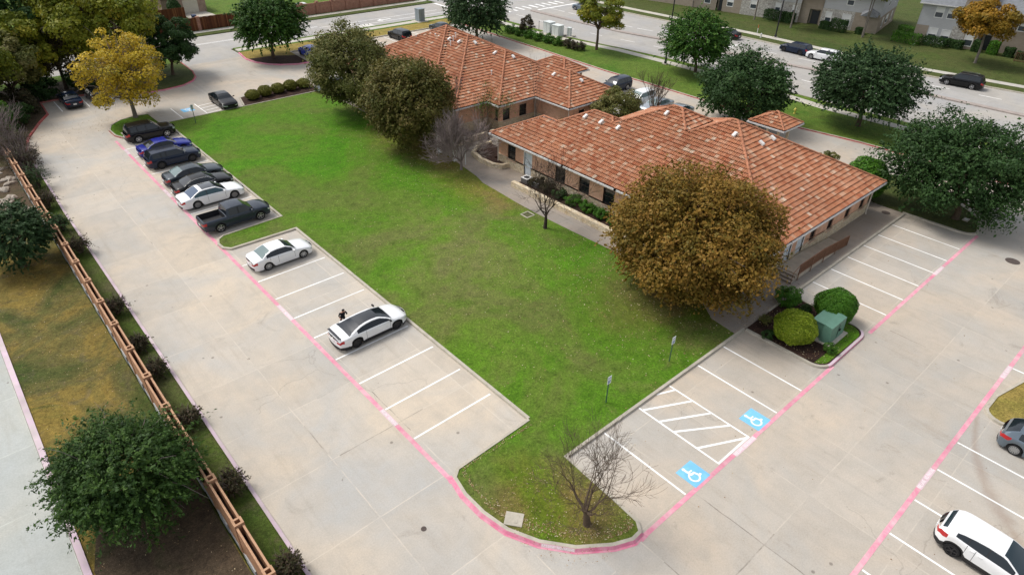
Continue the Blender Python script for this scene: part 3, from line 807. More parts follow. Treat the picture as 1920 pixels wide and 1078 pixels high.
# ------------------------------------------------------------------ the two office buildings
def office(name, label, rects, ze, m, insets, holes, seed, wains=1.05, foot=.0):
    t = thing(name, label, "office building", (0,0,0))
    roof = hip_roof(t, rects, ze, m, seed)
    wr = [(x0+.62,x1-.62,y0+.62,y1-.62) for x0,x1,y0,y1 in rects]
    wb_, sb = MB(), MB()
    E = edges(wr)
    for e in E:
        ax, fx, a, c, s = e
        hs_ = [h for h in holes if h[0] == ax and abs(h[1]-fx) < .05]
        H = [h[2:6] for h in hs_]
        wall_holes(wb_, ax, fx, a, c, 0, ze-.17, s, H)
        wall_holes(sb, ax, fx+s*.05, a-.05, c+.05, 0, wains, s, H, .05)
        # cap of the wainscot
        us = [a-.05] + sorted(sum(([h[0], h[1]] for h in H if h[2] < wains), [])) + [c+.05]
        for u0, u1 in zip(us[::2], us[1::2]):
            if u1-u0 > .03: at(ax, fx, s, u0, u1, wains-.002, wains+.06, .002, .085, sb, 1)
        for h in hs_:
            u0,u1,z0,z1 = h[2:6]
            if not a < (u0+u1)/2 <= c: continue
            if h[6] == 'w':
                window(t, ax, fx, s, u0, u1, z0, z1)
                b = MB(); at(ax, fx, s, u0-.08, u1+.08, z0-.09, z0-.003, -.08, .10, b); b.build("window_sill", TRIM, t)
                b = MB(); at(ax, fx, s, u0-.08, u1+.08, z1+.003, z1+.12, -.02, .03, b); b.build("window_lintel", TRIM, t)
            else: door(t, ax, fx, s, u0, u1, z0, z1, DOORW if h[6] == 'd' else DOORT)
    wb_.build("brick_wall", BRICK, t); sb.build("stone_base", [STONE, STONEC], t)
    return t, roof, wr

ZE = 3.1
r1 = [(38.25,45.4,36,45.74),(38.25,50.05,30,43.9),(38.25,55.95,22,40.55),(38.25,56.87,16.5,35.6)]
F1 = 38.25+.62; S1 = 16.5+.62
h1 = [('x',F1,42.72,43.85,1.0,2.42,'w'),('x',F1,40.5,41.45,.15,2.35,'d'),('x',F1,36.18,37.38,1.0,2.45,'w'),('x',F1,33.3,34.5,1.0,2.45,'w'),('x',F1,30.5,31.72,1.0,2.45,'w'),
      ('x',F1,27.7,28.9,1.0,2.45,'w'),('x',F1,24.9,26.1,1.0,2.45,'w'),('x',F1,21.9,23.1,1.0,2.45,'w'),('x',F1,19.0,20.2,1.0,2.45,'w'),
      ('y',S1,42.3,43.25,.6,2.65,'d'),('y',S1,44.15,45.1,.6,2.65,'d'),('y',S1,46.15,47.05,.98,2.35,'w'),('y',S1,49.0,49.9,.98,2.35,'w'),('y',S1,51.95,52.85,.98,2.35,'w'),('y',S1,54.6,55.5,.98,2.35,'w')]
b1, roof1, w1 = office("office_building", "salmon brick office under a stepped tile roof, its long side behind the big rust-brown tree", r1, ZE, .5, None, h1, 3)
for y, x in ((38.19,43.15),(36.32,43.17),(34.41,43.23),(31.65,46.07),(25.09,46.18)): vent(roof1, x, y, ZE+.5*(x-38.25)+.1, 'dormer')
for x, y in ((47.5,23.4),(49.2,23.4)): vent(roof1, x, y, ZE+.5*(y-16.5)+.1, 'dormer', ax='y')
r2 = [(49.1,57.6,45.8,58),(43.9,56.9,51.0,66),(39.6,57.2,53.0,74.8),(38.9,57.9,56.4,75.4)]
h2 = [('y',51.62,47.38,48.45,1.05,2.35,'w'),('y',51.62,45.0,46.0,1.05,2.35,'w'),('y',46.42,51.3,52.2,1.05,2.3,'w'),('y',46.42,54.4,55.3,1.05,2.3,'w'),('x',44.52,51.9,52.4,1.05,2.3,'w'),
      ('x',39.52,58.5,59.7,1.0,2.4,'w'),('x',39.52,62,63.2,1.0,2.4,'w'),('x',39.52,66,67.2,1.0,2.4,'w'),('x',39.52,70,71.2,1.0,2.4,'w')]
b2, roof2, w2 = office("office_building", "salmon brick office with orange tile hips, half hidden behind the two khaki trees", r2, ZE, .5, None, h2, 5)
for x, y in ((46.87,67.0),(46.91,65.25),(46.98,63.46),(47.04,61.7)): vent(roof2, x, y, ZE+.5*(x-39.4)+.1, 'dormer')
for x, y in ((46.67,65.8),(47.1,62.9),(46.4,62.5),(45.7,68.4),(47.6,63.1)): vent(roof2, x, y, ZE+.5*(x-39.4), 'pipe')
vent(roof2, 48.4, 60.5, ZE+.5*(60.5-53)+.1, 'dormer', ax='y'); vent(roof2, 49.6, 58.4, ZE+.5*(49.6-43.9)+.1, 'dormer'); vent(roof2, 47.0, 55.9, ZE+.5*3.1, 'pipe')
vent(roof2, 50.6, 56.4, ZE+.5*5.4+.1, 'dormer', ax='y'); vent(roof2, 52.24, 51.4, ZE+.5*3.14+.1, 'dormer'); vent(roof2, 53.6, 48.5, ZE+.5*2.7+.1, 'dormer', ax='y')
# downspouts
DSP = M("downspout_paint", (.66,.60,.52), .5, .3, var=.06)
for par, x, y, zz in ((b1,38.72,45.05,.12),(b1,56.42,17.05,.0),(b2,49.62,46.3,.1),(b2,49.6,51.5,.1)):
    q = MB(); q.tube([(x-.12,y-.1,ZE-.18),(x-.02,y-.02,ZE-.45),(x-.04,y-.04,zz+.25),(x-.2,y-.16,zz+.06)], .055, 6); q.build("downspout", DSP, par)
# small canopies
def canopy(label, rects, ze, posts, seed):
    t = thing("entrance_canopy", label, "canopy", (0,0,0))
    hip_roof(t, rects, ze, .5, seed)
    for x, y in posts:
        q = MB(); q.box(x-.11,x+.11,y-.11,y+.11,0,ze-.2); q.box(x-.16,x+.16,y-.16,y+.16,0,.25); q.build("post", STONEC, t)
canopy("small tiled canopy roof on posts beyond the long near roof", [(60.85,64.6,28.0,31.9)], 3.15, ((61.5,28.8),(64.0,29.0),(61.5,31.2),(64.0,31.2)), 8)
canopy("small tiled canopy roof on posts behind the farther office", [(56.8,61.0,54.2,60.2)], 3.25, ((60.4,54.8),(60.4,59.6),(57.9,54.8),(57.9,59.6)), 9)

# ramp with steps and brown railing at the right wall
RAMPC = M("ramp_concrete", (.47,.41,.33), .85, .2, var=.2, scale=1.4, world=True)
STEP = M("worn_step_concrete", (.40,.35,.29), .85, .2, var=.2, scale=2, world=True)
BROWN = M("brown_rail_metal", (.20,.105,.065), .6, .3, var=.2, scale=4)
t = thing("entrance_ramp", "concrete ramp and landing with brown picket railing along the right wall", "ramp", (0,0,0))
q = MB(); q.box(41.9,45.4,15.55,17.0,.1,.6)
q.v += [(45.4,15.55,.1),(49.7,15.55,.1),(49.7,17.0,.1),(45.4,17.0,.1),(45.4,15.55,.6),(45.4,17.0,.6),(49.7,15.55,.14),(49.7,17.0,.14)]
n = len(q.v)-8
for f in ((4,6,7,5),(0,1,6,4),(3,5,7,2),(1,2,7,6)): q.f.append(tuple(n+i for i in f)); q.m.append(0)
q.build("landing", RAMPC, t)
for k in range(3):
    q = MB(); q.box(41.0+.3*k,41.3+.3*k+.02*(k<2),15.55,17.0,.1,.25+.13*k); st = q.build("step", STEP, t)
    q = MB(); q.box(40.99+.3*k,41.05+.3*k,15.56,16.99,.222+.13*k,.256+.13*k); q.build("nosing", M("dark_nosing", (.10,.08,.07), .8, .2, var=.1), st)
q = MB()
xs = np.arange(41.9, 49.75, .13)
def rz(x): return .6 if x < 45.4 else .6-(x-45.4)/4.3*.46
for x in xs: q.box(x-.018,x+.018,15.50,15.535,rz(x)-.05,rz(x)+.82)
for x0, x1 in ((41.9,45.4),(45.4,49.7)):
    q.tube([(x0,15.517,rz(x0)+.85),(x1,15.517,rz(x1)+.85)], .03, 6); q.tube([(x0,15.517,rz(x0)+.03),(x1,15.517,rz(x1)+.03)], .025, 6)
q.tube([(41.9,15.517,1.45),(41.0,15.517,1.05),(41.0,15.517,.1)], .025, 6)
for x in (41.9,43.8,45.7,47.6,49.65): q.box(x-.035,x+.035,15.46,15.495,.1,rz(x)+.87)
q.build("railing", BROWN, t)
q = MB(); q.tube([(45.6,17.05,1.45),(48.6,17.05,1.12)], .025, 6)
for x in (45.8,47.1,48.4): q.tube([(x,17.1,1.43-(x-45.6)*.11),(x,17.05,1.43-(x-45.6)*.11)], .015, 5)
q.build("handrail", BROWN, t)

# limestone planter walls along the front
def low_wall(label, pts, w, h, grp=None):
    t = thing("planter_wall", label, "planter wall", (0,0,0), group=grp)
    o = offset(pts, w); q = MB(); c = MB(); k = len(pts); L = 0.
    for i in range(k-1):
        d = math.hypot(pts[i+1][0]-pts[i][0], pts[i+1][1]-pts[i][1])
        for A, B in ((pts[i],pts[i+1]),(o[i+1],o[i])):
            q.quad((A[0],A[1],0),(B[0],B[1],0),(B[0],B[1],h),(A[0],A[1],h), 0, [(L,0),(L+d,0),(L+d,h),(L,h)])
        c.quad((pts[i][0],pts[i][1],h+.002),(pts[i+1][0],pts[i+1][1],h+.002),(o[i+1][0],o[i+1][1],h+.002),(o[i][0],o[i][1],h+.002), 0, [(L,0),(L+d,0),(L+d,w),(L,w)])
        L += d
    for A, B in ((o[0],pts[0]),(pts[-1],o[-1])): q.quad((A[0],A[1],0),(B[0],B[1],0),(B[0],B[1],h),(A[0],A[1],h), 0, [(0,0),(w,0),(w,h),(0,h)])
    q.build("wall_face", STONE, t); c.build("wall_top", STONE, t)
low_wall("long limestone planter wall between the path and the green shrubs", [(36.62,40.3),(36.66,34),(36.72,28),(36.75,18.2)], -.42, .62)
low_wall("curved limestone planter wall of the dark bed at the corner downspout", [(41.2,49.3),(39.2,49.1),(37.9,48.2),(37.45,46.3),(37.5,44.6),(38.0,43.7),(38.85,43.5)][::-1], -.35, .55)
q = MB(); q.prism([(38.9,43.9),(38.2,44.1),(37.85,44.8),(37.8,46.2),(38.2,47.9),(39.3,48.7),(41.0,48.9),(41.0,45.9),(38.9,45.9)], .05, .40); struct("mulch_bed", q, MULCH)
low_wall("pale straight garden wall across the courtyard behind the grey bare trees", [(37.6,50.8),(43.3,50.9)], .3, .7)
# ------------------------------------------------------------------ trees and plants
BARK = M("grey_brown_bark", (.115,.085,.062), .9, .1, var=.3, scale=3., bump=.4, bscale=18)
BARKD = M("dark_bark", (.060,.047,.038), .9, .1, var=.3, scale=3., bump=.4, bscale=18)
BARKG = M("pale_grey_bark", (.20,.175,.15), .9, .1, var=.3, scale=3., bump=.3, bscale=18)
TWIG = M("purple_grey_twigs", (.235,.190,.180), .9, .1, var=.3, scale=1.)
LM = dict(
 rust=leaf_mat("rust_brown_leaves", [(0.,(.092,.080,.012)),(.3,(.165,.115,.016)),(.6,(.235,.142,.021)),(.85,(.31,.165,.032)),(1.,(.15,.14,.024))]),
 khaki=leaf_mat("khaki_brown_leaves", [(0.,(.066,.084,.014)),(.35,(.120,.125,.023)),(.65,(.170,.150,.034)),(.88,(.215,.175,.054)),(1.,(.18,.12,.04))]),
 olive=leaf_mat("olive_leaves", [(0.,(.070,.095,.018)),(.4,(.130,.140,.032)),(.8,(.195,.180,.055)),(1.,(.25,.21,.085))]),
 oak=leaf_mat("dark_oak_leaves", [(0.,(.018,.048,.011)),(.45,(.033,.083,.019)),(.8,(.052,.112,.028)),(1.,(.10,.16,.055))]),
 blue=leaf_mat("blue_green_oak_leaves", [(0.,(.020,.050,.015)),(.5,(.039,.086,.027)),(.85,(.062,.118,.038)),(1.,(.11,.165,.075))]),
 deep=leaf_mat("deep_green_leaves", [(0.,(.016,.042,.008)),(.5,(.034,.080,.012)),(.85,(.062,.125,.016)),(1.,(.10,.17,.04))]),
 green=leaf_mat("mid_green_leaves", [(0.,(.022,.070,.010)),(.5,(.045,.125,.014)),(.85,(.085,.175,.020)),(1.,(.13,.20,.035))]),
 lime=leaf_mat("yellow_green_leaves", [(0.,(.075,.110,.009)),(.4,(.15,.18,.013)),(.8,(.25,.25,.02)),(1.,(.42,.33,.035))]),
 yellow=leaf_mat("yellow_autumn_leaves", [(0.,(.20,.19,.04)),(.3,(.40,.31,.03)),(.6,(.58,.42,.03)),(.85,(.66,.47,.04)),(1.,(.42,.34,.12))]),
 gold=leaf_mat("orange_gold_leaves", [(0.,(.14,.115,.014)),(.4,(.27,.165,.014)),(.8,(.40,.205,.018)),(1.,(.20,.15,.02))]),
 box=leaf_mat("bright_shrub_leaves", [(0.,(.030,.105,.008)),(.5,(.060,.175,.012)),(1.,(.11,.24,.02))]),
 chart=leaf_mat("chartreuse_shrub_leaves", [(0.,(.11,.19,.010)),(.5,(.24,.33,.018)),(.85,(.36,.42,.035)),(1.,(.44,.46,.11))]),
 maroon=leaf_mat("dull_maroon_leaves", [(0.,(.030,.034,.014)),(.4,(.052,.050,.020)),(.75,(.085,.060,.034)),(1.,(.120,.078,.055))]),
 hedge=leaf_mat("dark_hedge_leaves", [(0.,(.018,.050,.012)),(.6,(.035,.085,.018)),(1.,(.060,.11,.025))]),
 hedgeo=leaf_mat("olive_hedge_leaves", [(0.,(.085,.10,.014)),(.6,(.19,.19,.028)),(1.,(.30,.27,.05))]),
 vine=leaf_mat("bright_vine_leaves", [(0.,(.030,.095,.010)),(.5,(.060,.165,.015)),(1.,(.12,.24,.02))]),
 fallen=leaf_mat("fallen_leaves", [(0.,(.20,.11,.045)),(.4,(.33,.21,.10)),(.75,(.50,.40,.24)),(1.,(.62,.56,.40))], trans=.05),
)

def leaves(pos, nrm, size, rng, aspect=.62, axis=None, droop=0.):
    """one pointed leaf (4 verts, slightly folded) per row of pos; returns V, F"""
    n = len(pos)
    a = rng.normal(size=(n,3)) if axis is None else axis + rng.normal(size=(n,3))*.35
    a -= nrm*np.sum(a*nrm, 1, keepdims=True); a /= np.linalg.norm(a, axis=1, keepdims=True)+1e-9
    a[:,2] -= droop
    b = np.cross(nrm, a); s = size[:,None]
    V = np.stack([pos-a*s*.5, pos+b*s*aspect*.5+nrm*s*.06, pos+a*s*.5, pos-b*s*aspect*.5+nrm*s*.06], 1).reshape(-1,3)
    F = np.arange(n*4).reshape(-1,4)
    return V, F

def crown_pts(R, bz, n, rng, clumps=60, cr=.30, low=-.75, inner=.15, flat=.75, lobes=5, lob=.16, hollow=0.):
    """leaf positions and normals: clumps spread over an uneven ellipsoid"""
    d = rng.normal(size=(clumps*4,3)); d /= np.linalg.norm(d, axis=1, keepdims=True)
    d = d[d[:,2] > low][:clumps]; k = len(d)
    az = np.arctan2(d[:,1], d[:,0]); ph = rng.uniform(0, 6.28, 4)
    uneven = 1 + lob*np.sin(lobes*az+ph[0])*np.cos(2.3*d[:,2]+ph[1]) + lob*.6*np.sin(2*az+ph[2]) + rng.normal(0, .06, k)
    rad = np.where(rng.random(k) < inner, rng.uniform(.25, .6, k), rng.uniform(.70, .90, k))*uneven
    c = d*rad[:,None]*np.array([R,R,bz])
    csz = cr*R*rng.uniform(.65, 1.25, k)
    wts = csz**2; pick = rng.choice(k, n, p=wts/wts.sum())
    q = rng.normal(size=(n,3)); q /= np.linalg.norm(q, axis=1, keepdims=True)
    q[:,2] = np.where((q[:,2] < 0) & (rng.random(n) < .55), -q[:,2], q[:,2])
    rr = rng.uniform(.45, 1.06, n)**.6
    p = c[pick] + q*(csz[pick]*rr)[:,None]*np.array([1,1,flat])
    nr = q*.75 + (p/np.array([R,R,bz]))*.35 + rng.normal(size=(n,3))*.55 + np.array([0,0,.35])
    nr /= np.linalg.norm(nr, axis=1, keepdims=True)
    return p, nr, c, pick

def spray_pts(R, bz, shoots, per, rng, L=.8, low=-.8, lob=.14, spread=.5, inner=.35):
    """long leafy shoots streaming outwards: points, normals, leaf axes, shoot index, tip centres"""
    d = rng.normal(size=(shoots*3,3)); d /= np.linalg.norm(d, axis=1, keepdims=True); d = d[d[:,2] > low][:shoots]; k = len(d)
    az = np.arctan2(d[:,1], d[:,0]); ph = rng.uniform(0, 6.28, 3)
    un = 1 + lob*np.sin(5*az+ph[0])*np.cos(2.3*d[:,2]+ph[1]) + lob*.7*np.sin(2*az+ph[2]) + lob*.6*np.sin(9*az+7*d[:,2])
    rad = rng.uniform(inner, .86, k)**.75*un
    p0 = d*rad[:,None]*np.array([R,R,bz])
    dr = d*np.array([1,1,.55]) + rng.normal(size=(k,3))*spread; dr[:,2] += .12; dr /= np.linalg.norm(dr, axis=1, keepdims=True)
    ln = L*rng.uniform(.45, 1.3, k)*np.where(rng.random(k) < .06, 1.7, 1.)
    t = rng.random((k, per))**.8
    p = p0[:,None,:] + dr[:,None,:]*(ln[:,None]*t)[...,None]; p[...,2] -= .22*(ln[:,None]*t**2)
    p += rng.normal(size=p.shape)*.035*ln[:,None,None]
    side = np.cross(dr, rng.normal(size=(k,3))); side /= np.linalg.norm(side, axis=1, keepdims=True)
    ax = dr[:,None,:]*.8 + side[:,None,:]*rng.choice([-1.,1.], (k,per))[...,None]*.6
    nr = rng.normal(size=p.shape)*.5 + np.array([0,0,.7]) + d[:,None,:]*.5; nr /= np.linalg.norm(nr, axis=-1, keepdims=True)
    idx = np.repeat(np.arange(k), per)
    return p.reshape(-1,3), nr.reshape(-1,3), ax.reshape(-1,3), idx, p0

def limb_path(rng, p, q, n=5, wob=.10):
    p, q = np.array(p, float), np.array(q, float); L = np.linalg.norm(q-p); pts = []
    for i in range(n+1):
        f = i/n; x = p+(q-p)*f
        x = x + np.array([0,0,.10*L])*math.sin(math.pi*f) + (rng.normal(size=3)*wob*L*.5*math.sin(math.pi*f) if 0 < i < n else 0)
        pts.append(tuple(x))
    return pts

def tree(name, label, base, cz, R, bz, mat, n, size, seed, trunk=.2, off=(0,0), bark=None, clumps=60, cr=.30, group=None, cat="tree",
         low=-.75, flat=.75, lob=.16, droop=0., aspect=.62, limbs=9, stems=1, streak=False, ground=.1, twigs=0, inner=.15, spray=0., mix=0.):
    rng = np.random.default_rng(seed)
    t = thing(name, label, cat, (base[0], base[1], ground), group=group)
    p, nr, c, pick = crown_pts(R, bz, n, rng, clumps, cr, low, inner, flat, lob=lob)
    ctr = np.array([off[0], off[1], cz-ground])
    ax = None
    if spray:
        p, nr, ax, pick, c = spray_pts(R*.93, bz*.93, n//22, 22, rng, spray, low, lob); n = len(p); streak = False
    if streak:
        ax = p/np.array([R,R,bz*1.6]); ax = ax/(np.linalg.norm(ax, axis=1, keepdims=True)+1e-9); ax[:,2] *= .5
    if mix:
        p2_, n2_, a2_, k2_, c2_ = spray_pts(R*.95, bz*.95, int(n*.5)//18, 18, rng, mix, low, lob, .6, .5)
        h_ = rng.random(n) < .55; spread_ = rng.normal(size=(n,3))*np.where(rng.random(n) < .35, .32, .08)[:,None]
        p = np.concatenate([p[h_]+spread_[h_], p2_]); nr = np.concatenate([nr[h_], n2_])
        ax = np.concatenate([rng.normal(size=(int(h_.sum()),3)), a2_]); pick = np.concatenate([pick[h_], k2_ % len(c)]); n = len(p)
    sz = size*np.clip(rng.lognormal(0, .34, n), .4, 2.1)
    V, F = leaves(p+ctr, nr, sz, rng, aspect, ax, droop)
    cl = rng.random(len(c)); rnd = np.clip(.55*cl[pick] + .45*rng.random(n) + rng.normal(0,.05,n), 0, 1)
    link("crown", np_mesh("crown", V, F, LM[mat], attr=rnd), t)
    b = MB(); top = max(.35*cz, cz-ground-bz*.72)
    for s in range(stems):
        o = (0,0) if stems == 1 else (.22*math.cos(6.28*s/stems), .22*math.sin(6.28*s/stems))
        fork = (off[0]*.35+o[0]*2.4, off[1]*.35+o[1]*2.4, top)
        r = trunk/math.sqrt(stems)
        b.tube([(o[0]*1.1,o[1]*1.1,-.12),(o[0],o[1],.12),(o[0]*1.3+rng.normal(0,.03),o[1]*1.3,top*.5),fork], [r*1.55,r*1.1,r*.92,r*.8], 8)
        order = rng.permutation(len(c))[:max(2, limbs//stems)]
        for q in order:
            e = c[q]+ctr
            if e[2] < top-.2: e = e*np.array([1,1,1]); e[2] = max(e[2], top*.8)
            L = limb_path(rng, fork, e*.97, 5)
            b.tube(L, [r*.55*(1-i/5.6) + .012 for i in range(6)], 5, caps=False)
            for k in range(2):
                q2 = int(rng.integers(len(c))); e2 = np.array(L[3]) + (c[q2]+ctr-np.array(L[3]))*.45
                b.tube(limb_path(rng, L[2+k], e2, 3), [r*.25, r*.18, r*.1, .008], 4, caps=False)
    b.build("trunk", bark or BARK, t, smooth=True, angle=80)
    if twigs:
        b = MB()
        for k in range(twigs):
            q = int(rng.integers(len(c))); s = c[q]*.55+ctr; e = c[q]*rng.uniform(1.0,1.25)+ctr+rng.normal(size=3)*.4
            b.tube(limb_path(rng, s, e, 3), [.022,.016,.011,.005], 3, caps=False)
        b.build("twig", TWIG, t)
    return t

def bare_tree(name, label, base, H, spread, seed, trunk=.14, fork=1.6, mat=None, levels=4, kids=(3,5), up=.55, stems=1, tip=.006, group=None, cat="bare tree", ground=.1, lean=(0,0), kink=.16, taper=.62, ratio=.72, leafy=None, nleaf=0, minr=.0, wide=None, off=(0,0), rise=.5):
    """leafless tree: recursive branching of tapered tubes"""
    rng = np.random.default_rng(seed); t = thing(name, label, cat, (base[0], base[1], ground), group=group)
    tb, bb = MB(), MB(); tips = []
    def grow(p, d, L, r, lv, b):
        n = 4 if lv < 2 else 3
        pts = [p]; rad = [r]; cur = np.array(p, float); dd = np.array(d, float)
        for i in range(n):
            dd = dd + rng.normal(size=3)*kink + np.array([0,0,up*.10]); dd /= np.linalg.norm(dd)
            cur = cur + dd*L/n; pts.append(tuple(cur)); rad.append(max(minr, r*(1-(1-taper)*(i+1)/n)))
        b.tube(pts, rad, 6 if lv < 1 else (4 if lv < 3 else 3), caps=False)
        if lv >= levels: tips.append(pts[-1]); return
        for k in range(int(rng.integers(kids[0], kids[1]+1))):
            f = rng.uniform(.35, 1.0) if k > 0 else 1.0
            i = min(n-1, int(f*n)); q = np.array(pts[i])+(np.array(pts[i+1])-np.array(pts[i]))*(f*n-i if i < n else 1) if f < 1 else np.array(pts[-1])
            az = rng.uniform(0, 6.28); e1 = np.cross(dd, [0.3,.2,1.]); e1 /= np.linalg.norm(e1)+1e-9; e2 = np.cross(dd, e1)
            sp = spread*rng.uniform(.55, 1.15)
            nd = dd + (e1*math.cos(az)+e2*math.sin(az))*sp; nd[2] = max(nd[2]+up*.25, .10); nd /= np.linalg.norm(nd)
            grow(tuple(q), nd, L*ratio*rng.uniform(.75,1.15), max(tip, rad[min(i+1,n)]*rng.uniform(.55,.75)), lv+1, bb)
    h0 = H/(1+sum(ratio**k for k in range(1, levels+1))*.62)
    for s in range(stems):
        if stems == 1: o, d0, L0 = (0,0), (lean[0],lean[1],1.), fork
        else:
            a = 6.28*s/stems+rng.uniform(-.3,.3); o = (.12*math.cos(a), .12*math.sin(a)); d0 = (spread*.45*math.cos(a), spread*.45*math.sin(a), 1.); L0 = h0
        tb.tube([(o[0],o[1],-.12),(o[0],o[1],.1)], [trunk*1.5,trunk*1.12], 7, caps=False)
        d0 = np.array(d0, float); d0 /= np.linalg.norm(d0)
        if stems == 1:
            tp = (o[0]+d0[0]*fork, o[1]+d0[1]*fork, fork); tb.tube([(o[0],o[1],.1),((o[0]+tp[0])/2+.03,(o[1]+tp[1])/2,fork*.5),tp], [trunk*1.12,trunk*.95,trunk*.85], 7, caps=False)
            nm = kids[1]+2
            for k in range(nm):
                a = 6.28*k/nm+rng.uniform(-.4,.4); v = np.array([spread*math.cos(a), spread*math.sin(a), .55+.5*rng.random()]) if k else np.array([.1,.1,1.])
                v /= np.linalg.norm(v); f = rng.uniform(.72,1.)
                grow((tp[0]*f, tp[1]*f, fork*f), v, h0*rng.uniform(.85,1.2), trunk*rng.uniform(.42,.6), 1, bb)
        else: grow((o[0],o[1],.1), d0, L0, trunk, 1, tb)
    if wide:
        av = np.array(tb.v+bb.v); sz_ = H/np.percentile(av[:,2], 99.8); rr_ = np.hypot(av[:,0]-off[0]*0, av[:,1])
        sx_ = wide/np.percentile(rr_, 97)
        for m_ in (tb, bb):
            m_.v = [(x*(1+(sx_-1)*min(1,max(0,z-.8)/1.2)), y*(1+(sx_-1)*min(1,max(0,z-.8)/1.2)), z if z < 0 else z*sz_) for x, y, z in m_.v]
        for m_ in (bb,):
            m_.v = [(x, y, max(z, rise*math.hypot(x, y)+.15*math.sin(7*x+5*y))) for x, y, z in m_.v]
        tips = [(x*sx_, y*sx_, z*sz_) for x, y, z in tips]
    tb.build("trunk", mat or BARK, t, smooth=True, angle=80); bb.build("branches", mat or BARK, t)
    if nleaf:
        tp = np.array(tips); q = tp[rng.integers(len(tp), size=nleaf)] + rng.normal(size=(nleaf,3))*.16
        nr = rng.normal(size=(nleaf,3)); nr /= np.linalg.norm(nr, axis=1, keepdims=True)
        V, F = leaves(q, nr, .10*rng.uniform(.6,1.4,nleaf), rng)
        link("crown", np_mesh("crown", V, F, LM[leafy], attr=rng.random(nleaf)), t)
    return t

def shrub(name, label, base, R, h, mat, n, size, seed, group=None, cat="shrub", ground=.12, clumps=40, cr=.26, boxy=None, rz=0., stem=True, lob=.07, top=.0, loose=False):
    """clipped or loose shrub; boxy=(lx,ly) makes a clipped hedge block"""
    rng = np.random.default_rng(seed); t = thing(name, label, cat, (base[0], base[1], ground), rz, group=group)
    if boxy is None:
        p, nr, c, pick = crown_pts(R, h*.52, n, rng, clumps, cr, -.85, .1, .9, lob=lob)
        if lob <= .07:                      # a clipped ball: leaves fill an even shell
            d = rng.normal(size=(n,3)); d /= np.linalg.norm(d, axis=1, keepdims=True)
            bumps = 1+.035*np.sin(7*d[:,0]+seed)+.035*np.sin(8*d[:,1]+2*seed)+.03*np.sin(9*d[:,2])+.025*np.sin(17*d[:,0]+13*d[:,1])
            p = d*np.array([R,R,h*.52])*(bumps*(1-.34*rng.random(n)**2.0))[:,None]
            nr = d+rng.normal(size=(n,3))*.55+np.array([0,0,.3]); nr /= np.linalg.norm(nr, axis=1, keepdims=True)
        p = p + np.array([0,0,h*.50]); keep = p[:,2] > .02; p, nr, pick = p[keep], nr[keep], pick[keep]; cl = rng.random(len(c))
        rnd = .5*cl[pick]+.5*rng.random(len(p))
    if loose:
        p, nr, _a, pick, c = spray_pts(R*.8, h*.42, n//16, 16, rng, R*.75, -.7, .2, .6, .1); p = p+np.array([0,0,h*.5]); keep = p[:,2] > .03; p, nr, pick = p[keep], nr[keep], pick[keep]; rnd = .5*rng.random(len(c))[pick]+.5*rng.random(len(p))
    elif boxy is not None:
        lx, ly = boxy; A = np.array([lx*h*2, ly*h*2, lx*ly]); side = rng.choice(3, n, p=A/A.sum())
        p = rng.uniform(-1, 1, (n,3)); s = np.where(rng.random(n) < .5, -1., 1.)
        nr = np.zeros((n,3))
        for k, ax_ in enumerate((1,0,2)):
            mk = side == k; p[mk,ax_] = s[mk] if ax_ != 2 else 1.; nr[mk,ax_] = p[mk,ax_]
        p = p*(1-rng.random((n,1))**3*.22)
        w = 1+.07*np.sin(p[:,0]*5+seed)+.07*np.sin(p[:,1]*4+2*seed)
        p = p*np.array([lx/2,ly/2,h/2])*w[:,None]+np.array([0,0,h/2]); nr += rng.normal(size=(n,3))*.6+np.array([0,0,.3])
        nr /= np.linalg.norm(nr, axis=1, keepdims=True); rnd = rng.random(n)
        p[:,2] = np.maximum(p[:,2], .03)
    V, F = leaves(p, nr, size*rng.uniform(.6,1.35,len(p)), rng, .65)
    link("foliage", np_mesh("foliage", V, F, LM[mat], attr=np.clip(rnd,0,1)), t)
    b = MB()
    for k in range(7):
        a = rng.uniform(0, 6.28); rr = (R if boxy is None else min(boxy)/2)*.55
        ex = (rr*math.cos(a)*(1 if boxy is None else boxy[0]/min(boxy)*.8), rr*math.sin(a), h*.8)
        b.tube(limb_path(rng, (ex[0]*.25,ex[1]*.2,-.08), ex, 3), [.03,.022,.015,.008], 4, caps=False)
    b.build("stem", BARKD, t)
    return t

T = tree
T("autumn_tree", "big rust-brown tree in front of the near office corner", (35.1,19.2), 4.6, 5.75, 4.6, 'rust', 112000, .165, 11, .26, (-.9,.7), clumps=230, cr=.155, ground=.11, low=-1., lob=.13, twigs=70, mix=.75)
T("autumn_tree", "khaki-brown round tree at the lawn edge, in front of the olive tree", (35.39,52.6), 5.1, 4.85, 4.1, 'khaki', 76000, .185, 12, .24, (-1.1,.9), clumps=220, cr=.165, low=-1., lob=.10, ground=.11, mix=.75)
T("autumn_tree", "olive-brown loose tree behind the khaki tree at the lawn's head", (36.26,65.05), 5.3, 4.9, 4.3, 'olive', 64000, .185, 13, .22, (-1.0,.9), clumps=210, cr=.165, low=-1., lob=.12, mix=.8, ground=.11, twigs=40)
T("evergreen_tree", "dark green tree standing beyond the near office roof", (67.91,35.72), 3.9, 5.2, 4.0, 'oak', 46000, .21, 14, .22, (-.8,.7), clumps=150, cr=.17, mix=.8, ground=.05)
T("evergreen_tree", "broad dark green tree on the verge between the front drive and the street", (77.39,27.3), 4.9, 5.9, 4.1, 'blue', 66000, .20, 15, .26, (-.4,.3), ground=.11, spray=1.2, lob=.10)
T("evergreen_tree", "large dark tree on the kerbed island right of the near office", (61.52,11.59), 4.3, 5.75, 4.3, 'oak', 64000, .185, 16, .26, (.2,1.2), clumps=230, cr=.145, mix=.8, ground=.11)
